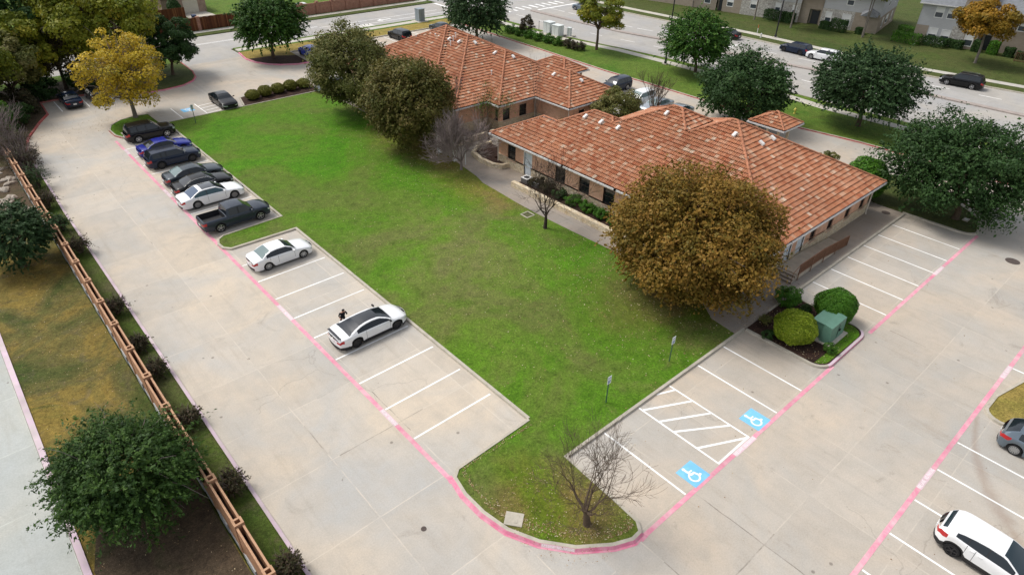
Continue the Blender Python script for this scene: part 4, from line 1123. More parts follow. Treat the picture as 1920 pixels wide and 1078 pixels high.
T("street_tree", "round green tree beside the lamp post on the street verge", (80.22,51.51), 4.6, 5.1, 4.0, 'green', 52000, .20, 17, .22, (-.4,.4), ground=.11, spray=1.1, lob=.10)
T("street_tree", "light green open tree on the verge behind the flower bed", (78.3,68.26), 5.6, 3.5, 3.6, 'lime', 13000, .25, 18, .20, clumps=46, cr=.27, ground=.11, limbs=14, flat=.5)
T("evergreen_tree", "large dark evergreen behind the ridge of the farther office", (67.2,83.6), 5.0, 5.4, 4.7, 'blue', 44000, .24, 19, .25, ground=.05, spray=1.2, lob=.12)
T("evergreen_tree", "round bright green tree on the mulched entry island", (37.98,93.35), 4.9, 5.3, 4.1, 'green', 50000, .23, 20, .24, (.5,.3), ground=.12, spray=1.0, lob=.12)
T("evergreen_tree", "dark round tree on the far left island near the wooden fence", (24.27,93.48), 4.0, 3.3, 3.3, 'oak', 28000, .20, 21, .2, (.6,-.4), clumps=120, cr=.18, ground=.11)
T("autumn_tree", "yellow tree on the island at the head of the parked cars", (15.74,79.76), 5.1, 4.4, 4.0, 'yellow', 18000, .20, 22, .22, bark=BARKG, clumps=120, cr=.19, ground=.11, twigs=650, limbs=26, inner=.3, low=-.9)
T("woodland_tree", "tall yellow-green tree behind the yellow one", (15.8,96.5), 7.6, 7.2, 5.8, 'lime', 52000, .30, 23, .3, (2.0,.5), clumps=130, cr=.22, ground=.1, low=-1)
T("woodland_tree", "dark green tree at the top left corner", (2.0,99), 7.4, 6.2, 6.2, 'oak', 40000, .30, 24, .3, clumps=110, cr=.23, ground=.1, low=-1)
T("woodland_tree", "olive yellow tree at the left edge above the vines", (2.8,88.5), 5.2, 4.6, 4.6, 'lime', 32000, .25, 25, .2, (-.6,0), clumps=90, cr=.24, ground=.1, twigs=60, low=-1)
T("woodland_tree", "small bright yellow-topped tree between the left woodland trees", (9.0,94.5), 5.4, 3.5, 4.2, 'lime', 20000, .25, 26, .2, clumps=60, cr=.26, ground=.1, low=-1)
T("woodland_tree", "olive tree overhanging the dark blue car's stall", (6.6,92.0), 4.6, 3.4, 3.6, 'olive', 18000, .24, 27, .2, (.5,-.5), clumps=60, cr=.25, ground=.1, twigs=80, low=-.8)
T("woodland_tree", "greyish half-bare tree behind the dark blue car", (12.4,95.6), 5.0, 3.2, 3.6, 'maroon', 14000, .20, 28, .2, clumps=60, cr=.25, ground=.1, twigs=160, low=-.9)
T("woodland_tree", "deep green tree at the left edge beyond the olive yellow one", (-4.5,93), 6.6, 5.2, 5.4, 'hedge', 26000, .28, 121, .2, clumps=90, cr=.24, ground=.1, low=-1)
T("woodland_tree", "tall dark tree rising behind the bright yellow-topped one", (9.5,103.5-3), 8.2, 5.0, 5.6, 'oak', 26000, .30, 122, .2, clumps=90, cr=.24, ground=.1, low=-1)
for k, (x, y, R_, h, mt, lab) in enumerate(((-1.5,83.5,2.6,3.4,'hedge',"dark thicket at the left edge beneath the olive yellow tree"),(.8,92.5,2.6,3.2,'maroon',"brownish thicket below the top left dark tree"),(6.2,88.4,2.2,2.6,'maroon',"brown thicket at the bend of the red kerb"),(9.6,93.3,2.0,2.4,'hedge',"dark thicket heading the dark blue car's stall"),(14.2,93.6,2.1,2.4,'hedge',"dark thicket heading the stall behind the yellow tree"),(18.6,94.6,2.4,2.8,'hedge',"dark thicket between the yellow tree and the dark round one"),(20.8,97.0,2.2,3.6,'olive',"olive thicket left of the dark round tree"))):
    shrub("thicket", lab, (x,y), R_, h, mt, 6500, .19, 220+k, cat="thicket", lob=.22, group="woodland undergrowth")
T("evergreen_tree", "dark evergreen behind the brick wall at the left edge", (.37,52.71), 2.5, 2.75, 2.35, 'blue', 28000, .15, 29, .2, (.2,.1), ground=.06, spray=.7, lob=.12)
T("evergreen_tree", "dark green tree with long streaming shoots left of the brick wall", (.25,25.4), 2.7, 3.0, 2.1, 'deep', 72000, .135, 30, .18, (0,0), ground=.06, spray=1.0, aspect=.42, twigs=90, lob=.13, low=-.6)
T("autumn_tree", "orange-gold tree in front of the pale apartment wing at the right", (118.3,28.38), 6.2, 4.0, 2.6, 'gold', 15000, .30, 31, .18, (-.6,.4), bark=BARKG, clumps=50, cr=.27, ground=.11)
T("autumn_tree", "gold tree cut off by the right edge of the photo", (121,20.5), 6.0, 3.8, 2.9, 'gold', 10000, .32, 32, .18, bark=BARKG, clumps=44, cr=.28, ground=.11)
T("autumn_tree", "thin yellow tree before the apartment door at the top edge", (117.0,57.5), 7.4, 3.2, 2.6, 'gold', 8000, .32, 33, .15, bark=BARKG, clumps=36, cr=.3, ground=.11)
T("street_tree", "thin green-gold tree by the small dark porch roof", (120.6,46.4), 8.0, 3.4, 2.4, 'lime', 9000, .32, 34, .15, bark=BARKG, clumps=36, cr=.3, ground=.11, stems=2)
T("street_tree", "slim young tree over the low dark hedge of the apartments", (117.5,65.0), 7.8, 2.2, 2.4, 'lime', 4500, .32, 35, .13, bark=BARKG, clumps=26, cr=.32, ground=.11)
T("street_tree", "slim tree whose trunk shows by the apartment shrubs at the top edge", (117.5,78.6), 7.8, 2.2, 2.4, 'lime', 4500, .32, 36, .13, bark=BARKG, clumps=26, cr=.32, ground=.11)
shrub("round_bush", "large bright green bush at the right corner of the near office", (59.4,18.9), 1.9, 3.5, 'box', 16000, .16, 40, clumps=60)
shrub("round_bush", "small olive shrub peeping over the near office's right eave", (60.3,23.0), 1.1, 2.9, 'olive', 4500, .16, 41, lob=.2)
shrub("courtyard_bush", "grey-green bushy tree filling the gap between the two offices", (55.4,44.6), 2.7, 4.1, 'olive', 15000, .19, 42, clumps=60, cat="bush", lob=.15)
shrub("courtyard_bush", "small bright green bush in the corner between the offices", (49.0,46.5), 1.0, 1.6, 'box', 3000, .15, 43, cat="bush")
bare_tree("bare_tree", "bare dark tree on the turf tip in front of the blue symbol stall", (15.32,11.38), 6.2, .9, 50, .17, 1.3, BARK, levels=5, kids=(3,4), up=.30, kink=.14, tip=.011, ratio=.82, wide=3.1, lean=(-.08,.08), rise=1.15)
bare_tree("bare_tree", "bare tree by the path and the small drain grate", (33.23,32.74), 7.0, .75, 51, .15, 2.0, BARKD, levels=5, kids=(3,4), up=.35, kink=.15, tip=.013, ratio=.82, wide=3.0, rise=.65)
bare_tree("bare_tree", "dense grey twiggy tree next to the white posts", (35.03,46.13), 6.0, .75, 52, .13, 1.1, TWIG, levels=5, kids=(4,5), up=.30, tip=.020, ratio=.86, wide=3.1)
bare_tree("bare_tree", "sparse tree with a few green leaves at the courtyard garden wall", (41.8,50.2), 5.8, .6, 53, .12, 1.4, BARK, levels=5, kids=(2,4), up=.5, tip=.011, leafy='vine', nleaf=1400, wide=2.6)
bare_tree("bare_tree", "slim bare upright tree in the inner corner of the farther office", (48.6,50.2), 8.4, .34, 54, .13, 2.6, BARKG, levels=5, kids=(2,3), up=.9, tip=.013, wide=1.5)
bare_tree("bare_tree", "bare purple-grey twigs rising before the farther office roof", (38.9,55.0), 7.6, .42, 55, .08, 1.2, TWIG, levels=5, kids=(3,4), up=.8, stems=5, tip=.013, wide=2.6)
bare_tree("bare_tree", "vase-shaped bare tree beside the silver cars on the front drive", (61.0,43.6), 5.4, .5, 56, .09, 1.2, BARK, levels=5, kids=(2,4), up=.8, stems=7, tip=.012, wide=2.7)
bare_tree("bare_tree", "bare brown brush at the foot of the left woodland", (4.0,79.0), 4.4, .6, 57, .06, 1.2, TWIG, levels=4, kids=(3,5), up=.5, stems=6, tip=.008, wide=2.4)
shrub("verge_shrub", "small dark red shrub at the head of the flower bed", (75.92,81.35), 1.3, 2.9, 'maroon', 4500, .17, 44, lob=.2)
# bushes between the brick wall and the pale pink kerb
for k, (x, y, R_, h, mt) in enumerate(((3.98,17.9,.60,1.2,'maroon'),(3.9,23.6,.62,1.3,'maroon'),(3.9,29.3,.58,1.1,'maroon'),(3.85,34.4,.60,1.2,'maroon'),(3.85,37.5,.52,1.0,'maroon'),(3.85,42.2,.62,1.3,'maroon'),(3.95,52.0,.72,1.5,'maroon'),(3.75,56.6,.6,1.4,'hedge'),(3.7,61.5,.75,1.6,'maroon'),(3.9,66.4,1.05,2.2,'hedge'))):
    t = shrub("wall_bush", ["low maroon wall bush at the bottom edge of the photo","maroon wall bush right of the dark streaming tree","maroon wall bush with the streaming tree's top to its left","maroon wall bush, lower of the close pair","maroon wall bush, upper of the close pair","maroon wall bush next above the close pair, leaning over the kerb","maroon wall bush level with the parked pickup, leaning over the kerb","narrow dark green wall bush squeezed against the brick wall","brownish wall bush just below the largest one","largest dark wall bush, at the far end of the brick wall"][k], (x,y), R_, h, mt, 3600, .085, 60+k, group="bushes along the brick wall", lob=.22, clumps=30, ground=.1, loose=True)
    b = MB(); rg = np.random.default_rng(300+k)
    for j in range(55):
        a = rg.uniform(0, 6.28); e = (R_*1.25*math.cos(a)*rg.uniform(.5,1), R_*1.25*math.sin(a)*rg.uniform(.5,1), h*rg.uniform(.6,1.12))
        b.tube(limb_path(rg, (e[0]*.2,e[1]*.2,.1), e, 3), [.014,.011,.008,.004], 3, caps=False)
    b.build("twig", TWIG, t)
for k, (x, y, R_, h, lab) in enumerate(((3.9,70.6,1.35,2.6,"brown brushy bush past the end of the wall, nearer the cars"),(3.6,73.6,1.6,3.2,"large brown brushy bush leaning over the far end of the wall"),(2.8,77.2,1.9,3.4,"brown brushy bush beside the red kerb bend"))):
    t = shrub("brush_bush", lab, (x,y), R_, h, 'maroon', 5200, .11, 280+k, cat="bush", lob=.22, loose=True, ground=.1)
    b = MB(); rg = np.random.default_rng(500+k)
    for q in range(220):
        a = rg.uniform(0, 6.28); rr_ = R_*1.2*math.sqrt(rg.random()); e = (rr_*math.cos(a), rr_*math.sin(a), h*rg.uniform(.55,1.1))
        b.tube(limb_path(rg, (e[0]*.2,e[1]*.2,.1), e, 3), [.022,.018,.013,.008], 3, caps=False)
    b.build("twig", TWIG, t)
shrub("vine_thicket", "bright green vines tumbling at the left edge below the woods", (2.6,81.5), 2.4, 3.2, 'vine', 12000, .20, 85, cat="vines", lob=.25)
shrub("vine_thicket", "dark green thicket between the vines and the red kerb", (5.3,84.6), 1.7, 2.4, 'hedge', 8000, .18, 86, cat="thicket", lob=.25)
# shrubs on the transformer island
shrub("island_shrub", "chartreuse round shrub in front of the green cabinet", (35.25,12.25), 1.32, 1.95, 'chart', 30000, .085, 90, clumps=60, cr=.24, lob=.06)
shrub("island_shrub", "deep green round shrub right of the green cabinet", (39.3,11.6), 1.30, 2.15, 'box', 34000, .085, 91, clumps=70, cr=.22, lob=.04)
shrub("island_shrub", "mid green mound at the far corner of the mulch island", (38.7,14.5), .95, 1.1, 'box', 6000, .085, 92, lob=.15)
for k, (x, y, R_, h, mt, lab) in enumerate(((34.15,13.3,.42,.55,'hedge',"tiny dark shrub at the near left corner of the mulch island"),(35.55,14.3,.45,.5,'olive',"tiny olive tuft beside the dark walk and the mulch"),(35.9,10.05,.42,.6,'vine',"small bright tuft at the foot of the green cabinet"),(38.6,13.1,.45,.6,'hedge',"small dark shrub behind the green cabinet"))):
    shrub("small_shrub", lab, (x,y), R_, h, mt, 1500, .075, 95+k, lob=.2)
# clipped shrubs at the head of the lawn
for k, (x, y, lx, ly, h, lab) in enumerate(((28.3,77.9,1.7,1.5,1.2,"first clipped olive shrub, next to the parked black sedan"),(30.0,78.2,1.6,1.5,1.35,"clipped olive shrub with a gap to the sedan's neighbour"),(31.7,78.3,1.7,1.5,1.25,"middle clipped olive shrub of the row heading the lawn"),(33.4,78.4,1.7,1.5,1.35,"clipped olive shrub next to the last one of the row"),(35.1,78.4,1.6,1.6,1.2,"last clipped olive shrub, before the dark car nosing out of the trees"))):
    shrub("clipped_shrub", lab, (x,y), .84, h*.85, 'hedgeo', 4200, .13, 110+k, group="clipped shrubs at the head of the lawn", lob=.06)
# green shrubs in the long planter
for k, y in enumerate((38.6,37.2,35.6,34.0,32.4,30.8,29.2,27.6,26.0)):
    lab = ["dry grey shrub at the door end of the long planter","dry grey shrub below the bare tree in the planter","dull green planter shrub behind the bare tree's trunk","bright planter shrub below the third window","bright planter shrub between the third and fourth windows","bright planter shrub below the fourth window","bright planter shrub just before the rust-brown tree","planter shrub half under the rust-brown tree","planter shrub hidden deepest under the rust-brown tree"][k]
    shrub("planter_shrub", lab, (37.75,y), .72, .75, 'maroon' if k < 2 else ('hedge' if k == 2 else 'box'), 2600, .095, 130+k, group="shrubs in the long planter", ground=.36, lob=.18)
# flower bed hedge along the street verge
for k, (x, y) in enumerate(((74.6,84.2),(74.9,82.2),(75.1,79.8),(75.2,77.8),(75.4,75.8),(75.6,73.8),(75.8,71.8),(75.9,69.9))):
    lab = ["far end bush of the verge bed","bush of the verge bed before the red shrub","verge bed bush just this side of the red shrub","second verge bed bush from the red shrub","verge bed bush level with the white cabinets","verge bed bush level with the small cabinet","reddish verge bed bush, last but one to the open tree","last verge bed bush, nearest the open tree"][k]
    shrub("bed_bush", lab, (x,y), 1.05, 1.15, 'vine' if k < 6 else 'maroon', 2200, .16, 150+k, group="bushes in the verge bed", lob=.2)
# hedges at the apartments
for k, (x, y, lx, ly, h, lab) in enumerate(((121.3,68.3,1.3,8.0,1.2,"long low dark hedge below the stone apartment wall"),(122.0,75.7,1.4,2.6,1.6,"dark square hedge by the apartment window at the top edge"),(120.6,80.8,1.6,2.0,1.6,"pair of dark shrubs left of the apartment wall at the top edge"),(119.9,62.6,1.5,3.8,1.7,"dark hedge behind the far lamp post"),(120.4,60.0,1.5,2.0,1.6,"dark shrub next to the lamp post hedge"),(121.2,51.0,1.5,2.3,1.9,"square dark hedge block under the first white-framed window"),(121.2,53.4,1.2,1.6,1.2,"low shrub left of the square hedge block"),(122.4,47.8,1.1,1.2,1.0,"round dark shrub by the slim two-stemmed tree"),(122.6,40.2,1.6,4.0,1.5,"clipped hedge at the apartment's inner corner"),(127.6,41.8,1.6,3.6,1.5,"clipped hedge further back at the inner corner"),(123.8,36.4,1.5,3.6,1.4,"dark hedge at the left foot of the pale wing"),(125.4,33.9,1.2,2.4,1.2,"low dark hedge under the first wing window"),(126.0,30.9,1.1,1.0,1.6,"upright dark shrub between the wing windows"),(126.3,28.6,1.3,1.4,1.9,"bright round shrub before the stone panel"),(126.6,26.4,1.2,1.2,1.3,"dark shrub under the right wing window"),(126.4,24.9,1.0,1.0,1.0,"small dark shrub beside the gold tree's trunk"))):
    shrub("clipped_hedge", lab, (x,y), 1, h, 'hedge' if k not in (8,9,13) else 'box', 1800, .2, 170+k, boxy=(lx,ly), cat="hedge")

# leaf litter (nobody could count it)
def litter(name, n, sampler, seed, size=.07, z=.125):
    rng = np.random.default_rng(seed); p = np.array([sampler(rng) for _ in range(n)])
    p = np.column_stack([p, np.full(n, z)+rng.uniform(0,.02,n)])
    nr = rng.normal(size=(n,3))*.35+np.array([0,0,1.]); nr /= np.linalg.norm(nr, axis=1, keepdims=True)
    V, F = leaves(p, nr, size*rng.uniform(.5,1.5,n), rng, .75)
    return tag(link(name, np_mesh(name, V, F, LM['fallen'], attr=rng.random(n)**1.3)), kind='stuff')
def g2(cx, cy, sx, sy, xlo=-1e9, xhi=1e9, ylo=-1e9, yhi=1e9):
    def f(r):
        while True:
            x, y = r.normal(cx, sx), r.normal(cy, sy)
            if xlo < x < xhi and ylo < y < yhi: return (x, y)
    return f
litter("fallen_leaves", 1500, g2(34,22,4.5,6,17.9,34.4,14.9,76), 1)
litter("fallen_leaves", 2200, g2(28,32,7,14,17.9,34.4,14.9,76), 2, .06)
litter("fallen_leaves", 1300, g2(33.5,52,2.6,8,17.9,36.0,14.9,76), 3)
litter("fallen_leaves", 900, lambda r: (lambda a, q: (14.9+q*2.6*math.cos(a), 12.6+q*3.0*math.sin(a)))(r.uniform(0,6.28), math.sqrt(r.random())), 4, .05)
litter("fallen_leaves", 900, lambda r: (lambda f, d: (float(np.interp(f, range(8), [12.7,12.45,12.7,13.3,14.25,15.4,16.3,16.9]))+d*.5, float(np.interp(f, range(8), [17.3,15,13.7,12.5,11.2,10.25,9.9,9.9]))+d*.6))(r.uniform(0,7), abs(r.normal(0,.45))), 5, .055)
litter("fallen_leaves", 260, lambda r: (r.uniform(13,17.6), 17.72+abs(r.normal(0,.12))-.2), 6, .05)
litter("fallen_leaves", 1200, lambda r: (r.uniform(-2.2,2.7), r.uniform(14,60)), 7, .05, .085)
litter("fallen_leaves", 500, lambda r: (r.uniform(34.2,39.5), r.uniform(9.7,14.4)), 8, .07, .13)
litter("fallen_leaves", 260, g2(37,15.2,2.5,.9,34,59,12.8,16.9), 9, .08, .14)
litter("fallen_leaves", 420, lambda r: (r.uniform(36.3,40), r.uniform(45,64)), 10, .08, .125)
litter("fallen_leaves", 500, lambda r: (r.uniform(5.0,15.5), 80+r.uniform(-1,1)*6*r.random()), 11, .07, .012)
litter("fallen_leaves", 140, lambda r: (r.uniform(20,60), r.uniform(-3,14)), 12, .06, .012)
# ------------------------------------------------------------------ cars
TYRE = M("tyre_rubber", (.018,.018,.019), .85, .2, var=.2)
RIMS = M("silver_rim", (.55,.56,.58), .3, .5, .85, var=.05)
RIMD = M("dark_rim", (.05,.05,.055), .35, .5, .6, var=.05)
BLACKT = M("black_plastic_trim", (.022,.022,.024), .6, .3, var=.1)
CARGL = glass("car_glass", (.012,.017,.022), .04, .6)
CARGLT = glass("teal_car_glass", (.035,.085,.105), .05, .6)
CARGLG = glass("grey_green_car_glass", (.14,.20,.20), .08, .6)
TAIL = M("red_lamp", (.45,.012,.015), .2, .6, var=.1)
HEAD = M("clear_lamp", (.62,.66,.70), .12, .7, .2, var=.1)
PLATE = M("licence_plate_white", (.72,.73,.74), .5, .4, var=.08)
CHROME = M("chrome_strip", (.72,.73,.75), .15, .6, .9, var=.03)

def smoothstep_interp(x, xs, ys): return np.interp(x, xs, ys)
class Spec(dict):
    __getattr__ = dict.get

def wheel_mesh(Rw, w, rim, spokes, side):
    """side=+1: outer face towards +y"""
    b = MB(); h = w/2
    b.lathe([(Rw*.62,-h),(Rw*.92,-h),(Rw,-h*.7),(Rw,h*.7),(Rw*.93,h),(Rw*.68,h),(Rw*.66,h*.7)], 22, axis='y')
    b2 = MB()
    b2.lathe([(Rw*.69,side*h*.95),(Rw*.66,side*h*.9),(Rw*.64,side*h*.55),(Rw*.2,side*h*.50),(.001,side*h*.50)], 22, mi=1, axis='y')
    b2.lathe([(Rw*.70,side*h*1.0),(Rw*.64,side*h*1.02),(Rw*.63,side*h*.6)], 22, mi=0, axis='y')
    for k in range(spokes):
        a = 2*math.pi*k/spokes; Mx = Matrix.Rotation(a, 4, 'Y')
        y0, y1 = sorted((side*h*.50, side*h*.93))
        b2.box(Rw*.08, Rw*.66, y0, y1, -Rw*.075, Rw*.075, 0, M=Mx)
    b2.lathe([(Rw*.17,side*h*.6),(Rw*.16,side*h*1.0),(.001,side*h*1.02)], 10, mi=0, axis='y')
    return b, b2

def car(name, label, cat, s, loc, rz, group=None):
    s = Spec(s)
    L, W, H, wb = s.L, s.W, s.H, s.wb
    hw = W/2; fo = s.fo or (L-wb)*.46; xf, xr = wb/2+fo, wb/2+fo-L        # nose and tail
    Rw = s.Rw or .335; cl = s.cl or .20; Ra = Rw+.055
    t = thing(name, label, cat, (loc[0], loc[1], 0), rz, group)
    # longitudinal profile: belt height, roof line, widths
    bx, bz = zip(*s.belt); kx, kz = zip(*s.roof)          # roof: from tail deck to cowl; ends on the belt
    stations = sorted(set([xr, xr+.04, xr+.12, xr+.25, xr+.45, xf, xf-.04, xf-.12, xf-.25, xf-.45] + list(kx) + [p for p in bx if xr < p < xf] + list(np.linspace(xr+.5, xf-.5, 26))
        + [a*wb/2 + Ra*math.cos(math.pi*k/10) for a in (-1, 1) for k in range(11)] + [x for g_ in s.side for x in g_] ))
    st = [stations[0]]
    for x in stations[1:]:
        if x-st[-1] > .018 or x in kx or any(x in g_ for g_ in s.side): st.append(x)
    X = np.array(st); n = len(X)
    zb = np.interp(X, bx, bz)
    zr = np.interp(X, kx, kz, left=-9, right=-9)
    ext = s.ext or .30
    def endw(x):
        d = min(x-xr, xf-x); f = min(1., max(0., d/ext)); e = 1-(1-f)**2.2
        lo = (s.flo or .76) if xf-x < x-xr else (s.rlo or .82)
        return lo+(1-lo)*e
    wbelt = np.array([hw*endw(x) for x in X]); tum = s.tum or .20
    ring = np.zeros((n, 11, 2))
    bump = s.lowf if s.lowf is not None else .06
    for i, x in enumerate(X):
        z0 = cl + bump*(1-min(1, min(x-xr, xf-x)/.35))
        for a in (-1, 1):
            dx = x-a*wb/2
            if abs(dx) < Ra: z0 = max(z0, Rw + math.sqrt(Ra*Ra-dx*dx))
        w, b_ = wbelt[i], zb[i]
        roof = max(zr[i], b_+.012); cab = max(0., roof-b_-.012)
        z1 = z0+(b_-z0)*.30; z2 = z0+(b_-z0)*.66
        sh = w*.955; wr = sh-.03-tum*min(1, cab/max(.1, H-.95))
        cr = np.interp(cab, [0, .12], [s.hood or .07, .055]) * min(1., .25+min(x-xr, xf-x)/.35)
        fl = .03 if any(abs(x-a*wb/2) < Ra+.1 for a in (-1, 1)) and s.flare else 0.
        ring[i] = [(w*.955+fl,z0),(w*.995+fl,z1),(w,z2),(w*.99,b_-.045),(sh,b_),
                   (sh+(wr-sh)*.07,b_+(roof-b_)*.07),(sh+(wr-sh)*.90,b_+(roof-b_)*.90),(wr,roof),
                   (wr-(s.railw or .08) if cab > .05 else wr*.93,roof+cr*.3),(wr*.52,roof+cr*.82),(0.,roof+cr)]
    bed = s.bed
    def inx(i, rng_): return rng_ and rng_[0]-1e-6 <= X[i] and X[i+1] <= rng_[1]+1e-6
    parts = {}
    def add(key, pts):
        parts.setdefault(key, MB()).poly(pts)
    P3 = lambda i, j, sg: (float(X[i]), sg*float(ring[i][j][0]), float(ring[i][j][1]))
    for i in range(n-1):
        for j in range(10):
            key = 'body'
            if j == 5:
                for gi, g_ in enumerate(s.side):
                    if inx(i, g_): key = 'side_window'
                if key == 'body' and s.pillar_black and s.side[0][0] <= X[i] and X[i+1] <= s.side[-1][1]: key = 'window_pillar%d' % max(k for k, g_ in enumerate(s.side) if g_[0] <= X[i]+1e-6)
            elif j in (8, 9):
                if inx(i, s.ws): key = 'windshield'
                elif inx(i, s.rw): key = 'rear_window'
                elif s.roofmat and inx(i, s.roofx): key = 'roof_panel'
                elif bed and inx(i, bed): key = None
            if key in (None,): continue
            if j == 2 and s.tails and X[i+1] <= xr+s.tails[0]+1e-6: key = 'taillight'
            if j == 2 and s.heads and X[i] >= xf-s.heads-1e-6: key = 'headlight'
            if j == 0 and s.skirt: key = 'sill_trim'
            for sg in (1, -1):
                a, b_, c, d = P3(i,j,sg), P3(i+1,j,sg), P3(i+1,j+1,sg), P3(i,j+1,sg)
                k2 = key + ('_l' if sg > 0 else '_r') if key in ('side_window','taillight','headlight') or key.startswith('window_pillar') else key
                add(k2, [a,d,c,b_] if sg > 0 else [a,b_,c,d])
    # front and rear faces
    fr = [-1,-.62,-.25,.25,.62,1]
    for i, dirx, bulge in ((0,-1,s.rbulge or .10),(n-1,1,s.fbulge or .16)):
        nj = 5
        rows = [ring[i][j] for j in range(nj)] + [ring[i][10]]
        for j in range(len(rows)-1):
            for k in range(5):
                q = []
                for (f_, r_) in ((fr[k], rows[j]),(fr[k+1], rows[j]),(fr[k+1], rows[j+1]),(fr[k], rows[j+1])):
                    w = ring[i][j][0] if r_ is rows[-1] else r_[0]
                    if r_ is rows[-1]: w = ring[i][4][0]; z = ring[i][4][1] + (ring[i][10][1]-ring[i][4][1])*(1-f_*f_)
                    else: z = r_[1]
                    q.append((float(X[i]) + dirx*bulge*(1-f_*f_), f_*w, z))
                key = 'body'
                outer = k in (0, 4)
                if dirx < 0:
                    if j == 2 and (outer or s.tailbar): key = 'taillight' + ('_l' if k == 4 else '_r') if outer else 'rear_trim'
                    if j == 0: key = 'rear_trim'
                else:
                    if j == 2 and outer: key = 'headlight' + ('_l' if k == 4 else '_r')
                    if j in (1, 2) and k in (1,2,3) and (j == 1 or k == 2 or s.grille): key = 'grille'
                    if j == 0: key = 'front_trim'
                add(key, q[::-1] if dirx > 0 else q)
                # orientation: rear faces look towards -x
    tb = parts.pop('body')
    pm = s.paint
    body = tb.build("body", pm, t, smooth=True, angle=42)
    bmfix(body)
    names = dict(windshield=("windshield", s.glass or CARGL), rear_window=("rear_window", s.rglass or s.glass or CARGL), roof_panel=("roof_panel", s.roofmat), window_pillar=("window_pillar", BLACKT),
                 sill_trim=("sill_trim", s.skirt), rear_trim=("rear_bumper_trim", s.trim or BLACKT), front_trim=("front_bumper_trim", s.trim or BLACKT), grille=("grille", BLACKT))
    for key, mb in parts.items():
        base = key[:-2] if key.endswith(('_l','_r')) else key
        if base.startswith('window_pillar'): base = 'window_pillar'
        nm, mt = names.get(base) or dict(side_window=("side_window", s.sglass or s.glass or CARGL), taillight=("taillight", TAIL), headlight=("headlight", HEAD))[base]
        o = mb.build(nm, mt, t, smooth=True, angle=50); bmfix(o)
    # dark belly and wheel wells
    q = MB(); q.box(xr+.25, xf-.3, -hw+.24, hw-.24, cl-.02, float(zb.min())-.12); q.build("underbody", BLACKT, t)
    # wheels
    for a in (-1, 1):
        for sg in (-1, 1):
            w1, w2 = wheel_mesh(Rw, s.Ww or .23, None, s.spokes or 5, sg)
            o = w1.build("wheel", TYRE, t, smooth=True, angle=40, loc=(a*wb/2, sg*(hw-.135-.01), Rw))
            w2.build("rim", [s.rim or RIMS, s.rimback or RIMD], o, smooth=True, angle=30)
    # mirrors, plate
    mx = s.ws[1]-.22 if s.ws else wb/2-.4
    for sg in (-1, 1):
        q = MB(); zz = float(np.interp(mx, bx, bz))+.10; y0 = sg*(hw*.97); yy = sg*(hw+.13)
        q.tube([(mx,y0*.93,zz-.07),(mx-.02,(y0+yy)/2,zz-.02)], .03, 5)
        q.lathe([(.0,-.11),(.055,-.09),(.075,0),(.06,.09),(.0,.11)], 8, axis='y', origin=(mx-.02,yy-sg*.02,zz))
        q.build("mirror", s.mirror or pm, t, smooth=True)
    xb = xr-(s.rbulge or .10); zpl = cl+.32+(s.platez or 0)
    q = MB(); q.box(xb-.012, xb+.03, -.17, .17, zpl, zpl+.16); q.build("licence_plate", PLATE, t)
    # door seams and handles
    q = MB()
    for xs_ in s.seams or ():
        for sg in (-1, 1):
            r = [np.interp(xs_, X, ring[:,j,0]) for j in range(1,5)]; zz = [np.interp(xs_, X, ring[:,j,1]) for j in range(1,5)]
            for k in range(3): q.quad((xs_-.008,sg*(r[k]+.003),zz[k]),(xs_+.008,sg*(r[k]+.003),zz[k]),(xs_+.008,sg*(r[k+1]+.003),zz[k+1]),(xs_-.008,sg*(r[k+1]+.003),zz[k+1]))
    if s.seams: q.build("door_seam", BLACKT, t)
    for xs_ in s.handles or ():
        for sg in (-1, 1):
            r = np.interp(xs_, X, ring[:,3,0]); zz = np.interp(xs_, X, ring[:,3,1])-.06
            h_ = MB(); h_.box(xs_-.09, xs_+.09, *sorted((sg*(r-.02), sg*(r+.025))), zz-.015, zz+.015); h_.build("door_handle", s.hmat or pm, t)
    if s.rails:
        for sg in (-1, 1):
            q = MB(); x0, x1 = s.rails; yy = [np.interp(x, X, ring[:,7,0])-.05 for x in (x0,(x0+x1)/2,x1)]; zz = [np.interp(x, X, ring[:,7,1])+.075 for x in (x0,(x0+x1)/2,x1)]
            q.tube([(x0,sg*yy[0],zz[0]-.06),(x0+.12,sg*yy[0],zz[0]),((x0+x1)/2,sg*yy[1],zz[1]+.01),(x1-.12,sg*yy[2],zz[2]),(x1,sg*yy[2],zz[2]-.06)], .02, 5); q.build("roof_rail", s.railm or BLACKT, t)
    if s.chrome:
        q = MB()
        for sg in (-1, 1):
            for g_ in [(s.side[0][0], s.side[-1][1])]:
                xs_ = np.linspace(g_[0], g_[1], 9)
                for j in (4, 7): q.tube([(x, sg*(np.interp(x, X, ring[:,j,0])+.004), np.interp(x, X, ring[:,j,1])+(.02 if j == 4 else -.02)) for x in xs_], .014, 4)
        q.build("window_strip", CHROME, t)
    if s.spoiler:
        q = MB(); zz = float(np.interp(xr+.15, bx, bz))+.05
        q.box(xr-.02, xr+.14, -hw*.74, hw*.74, zz+.03, zz+.055); q.build("spoiler", s.spoiler, t)
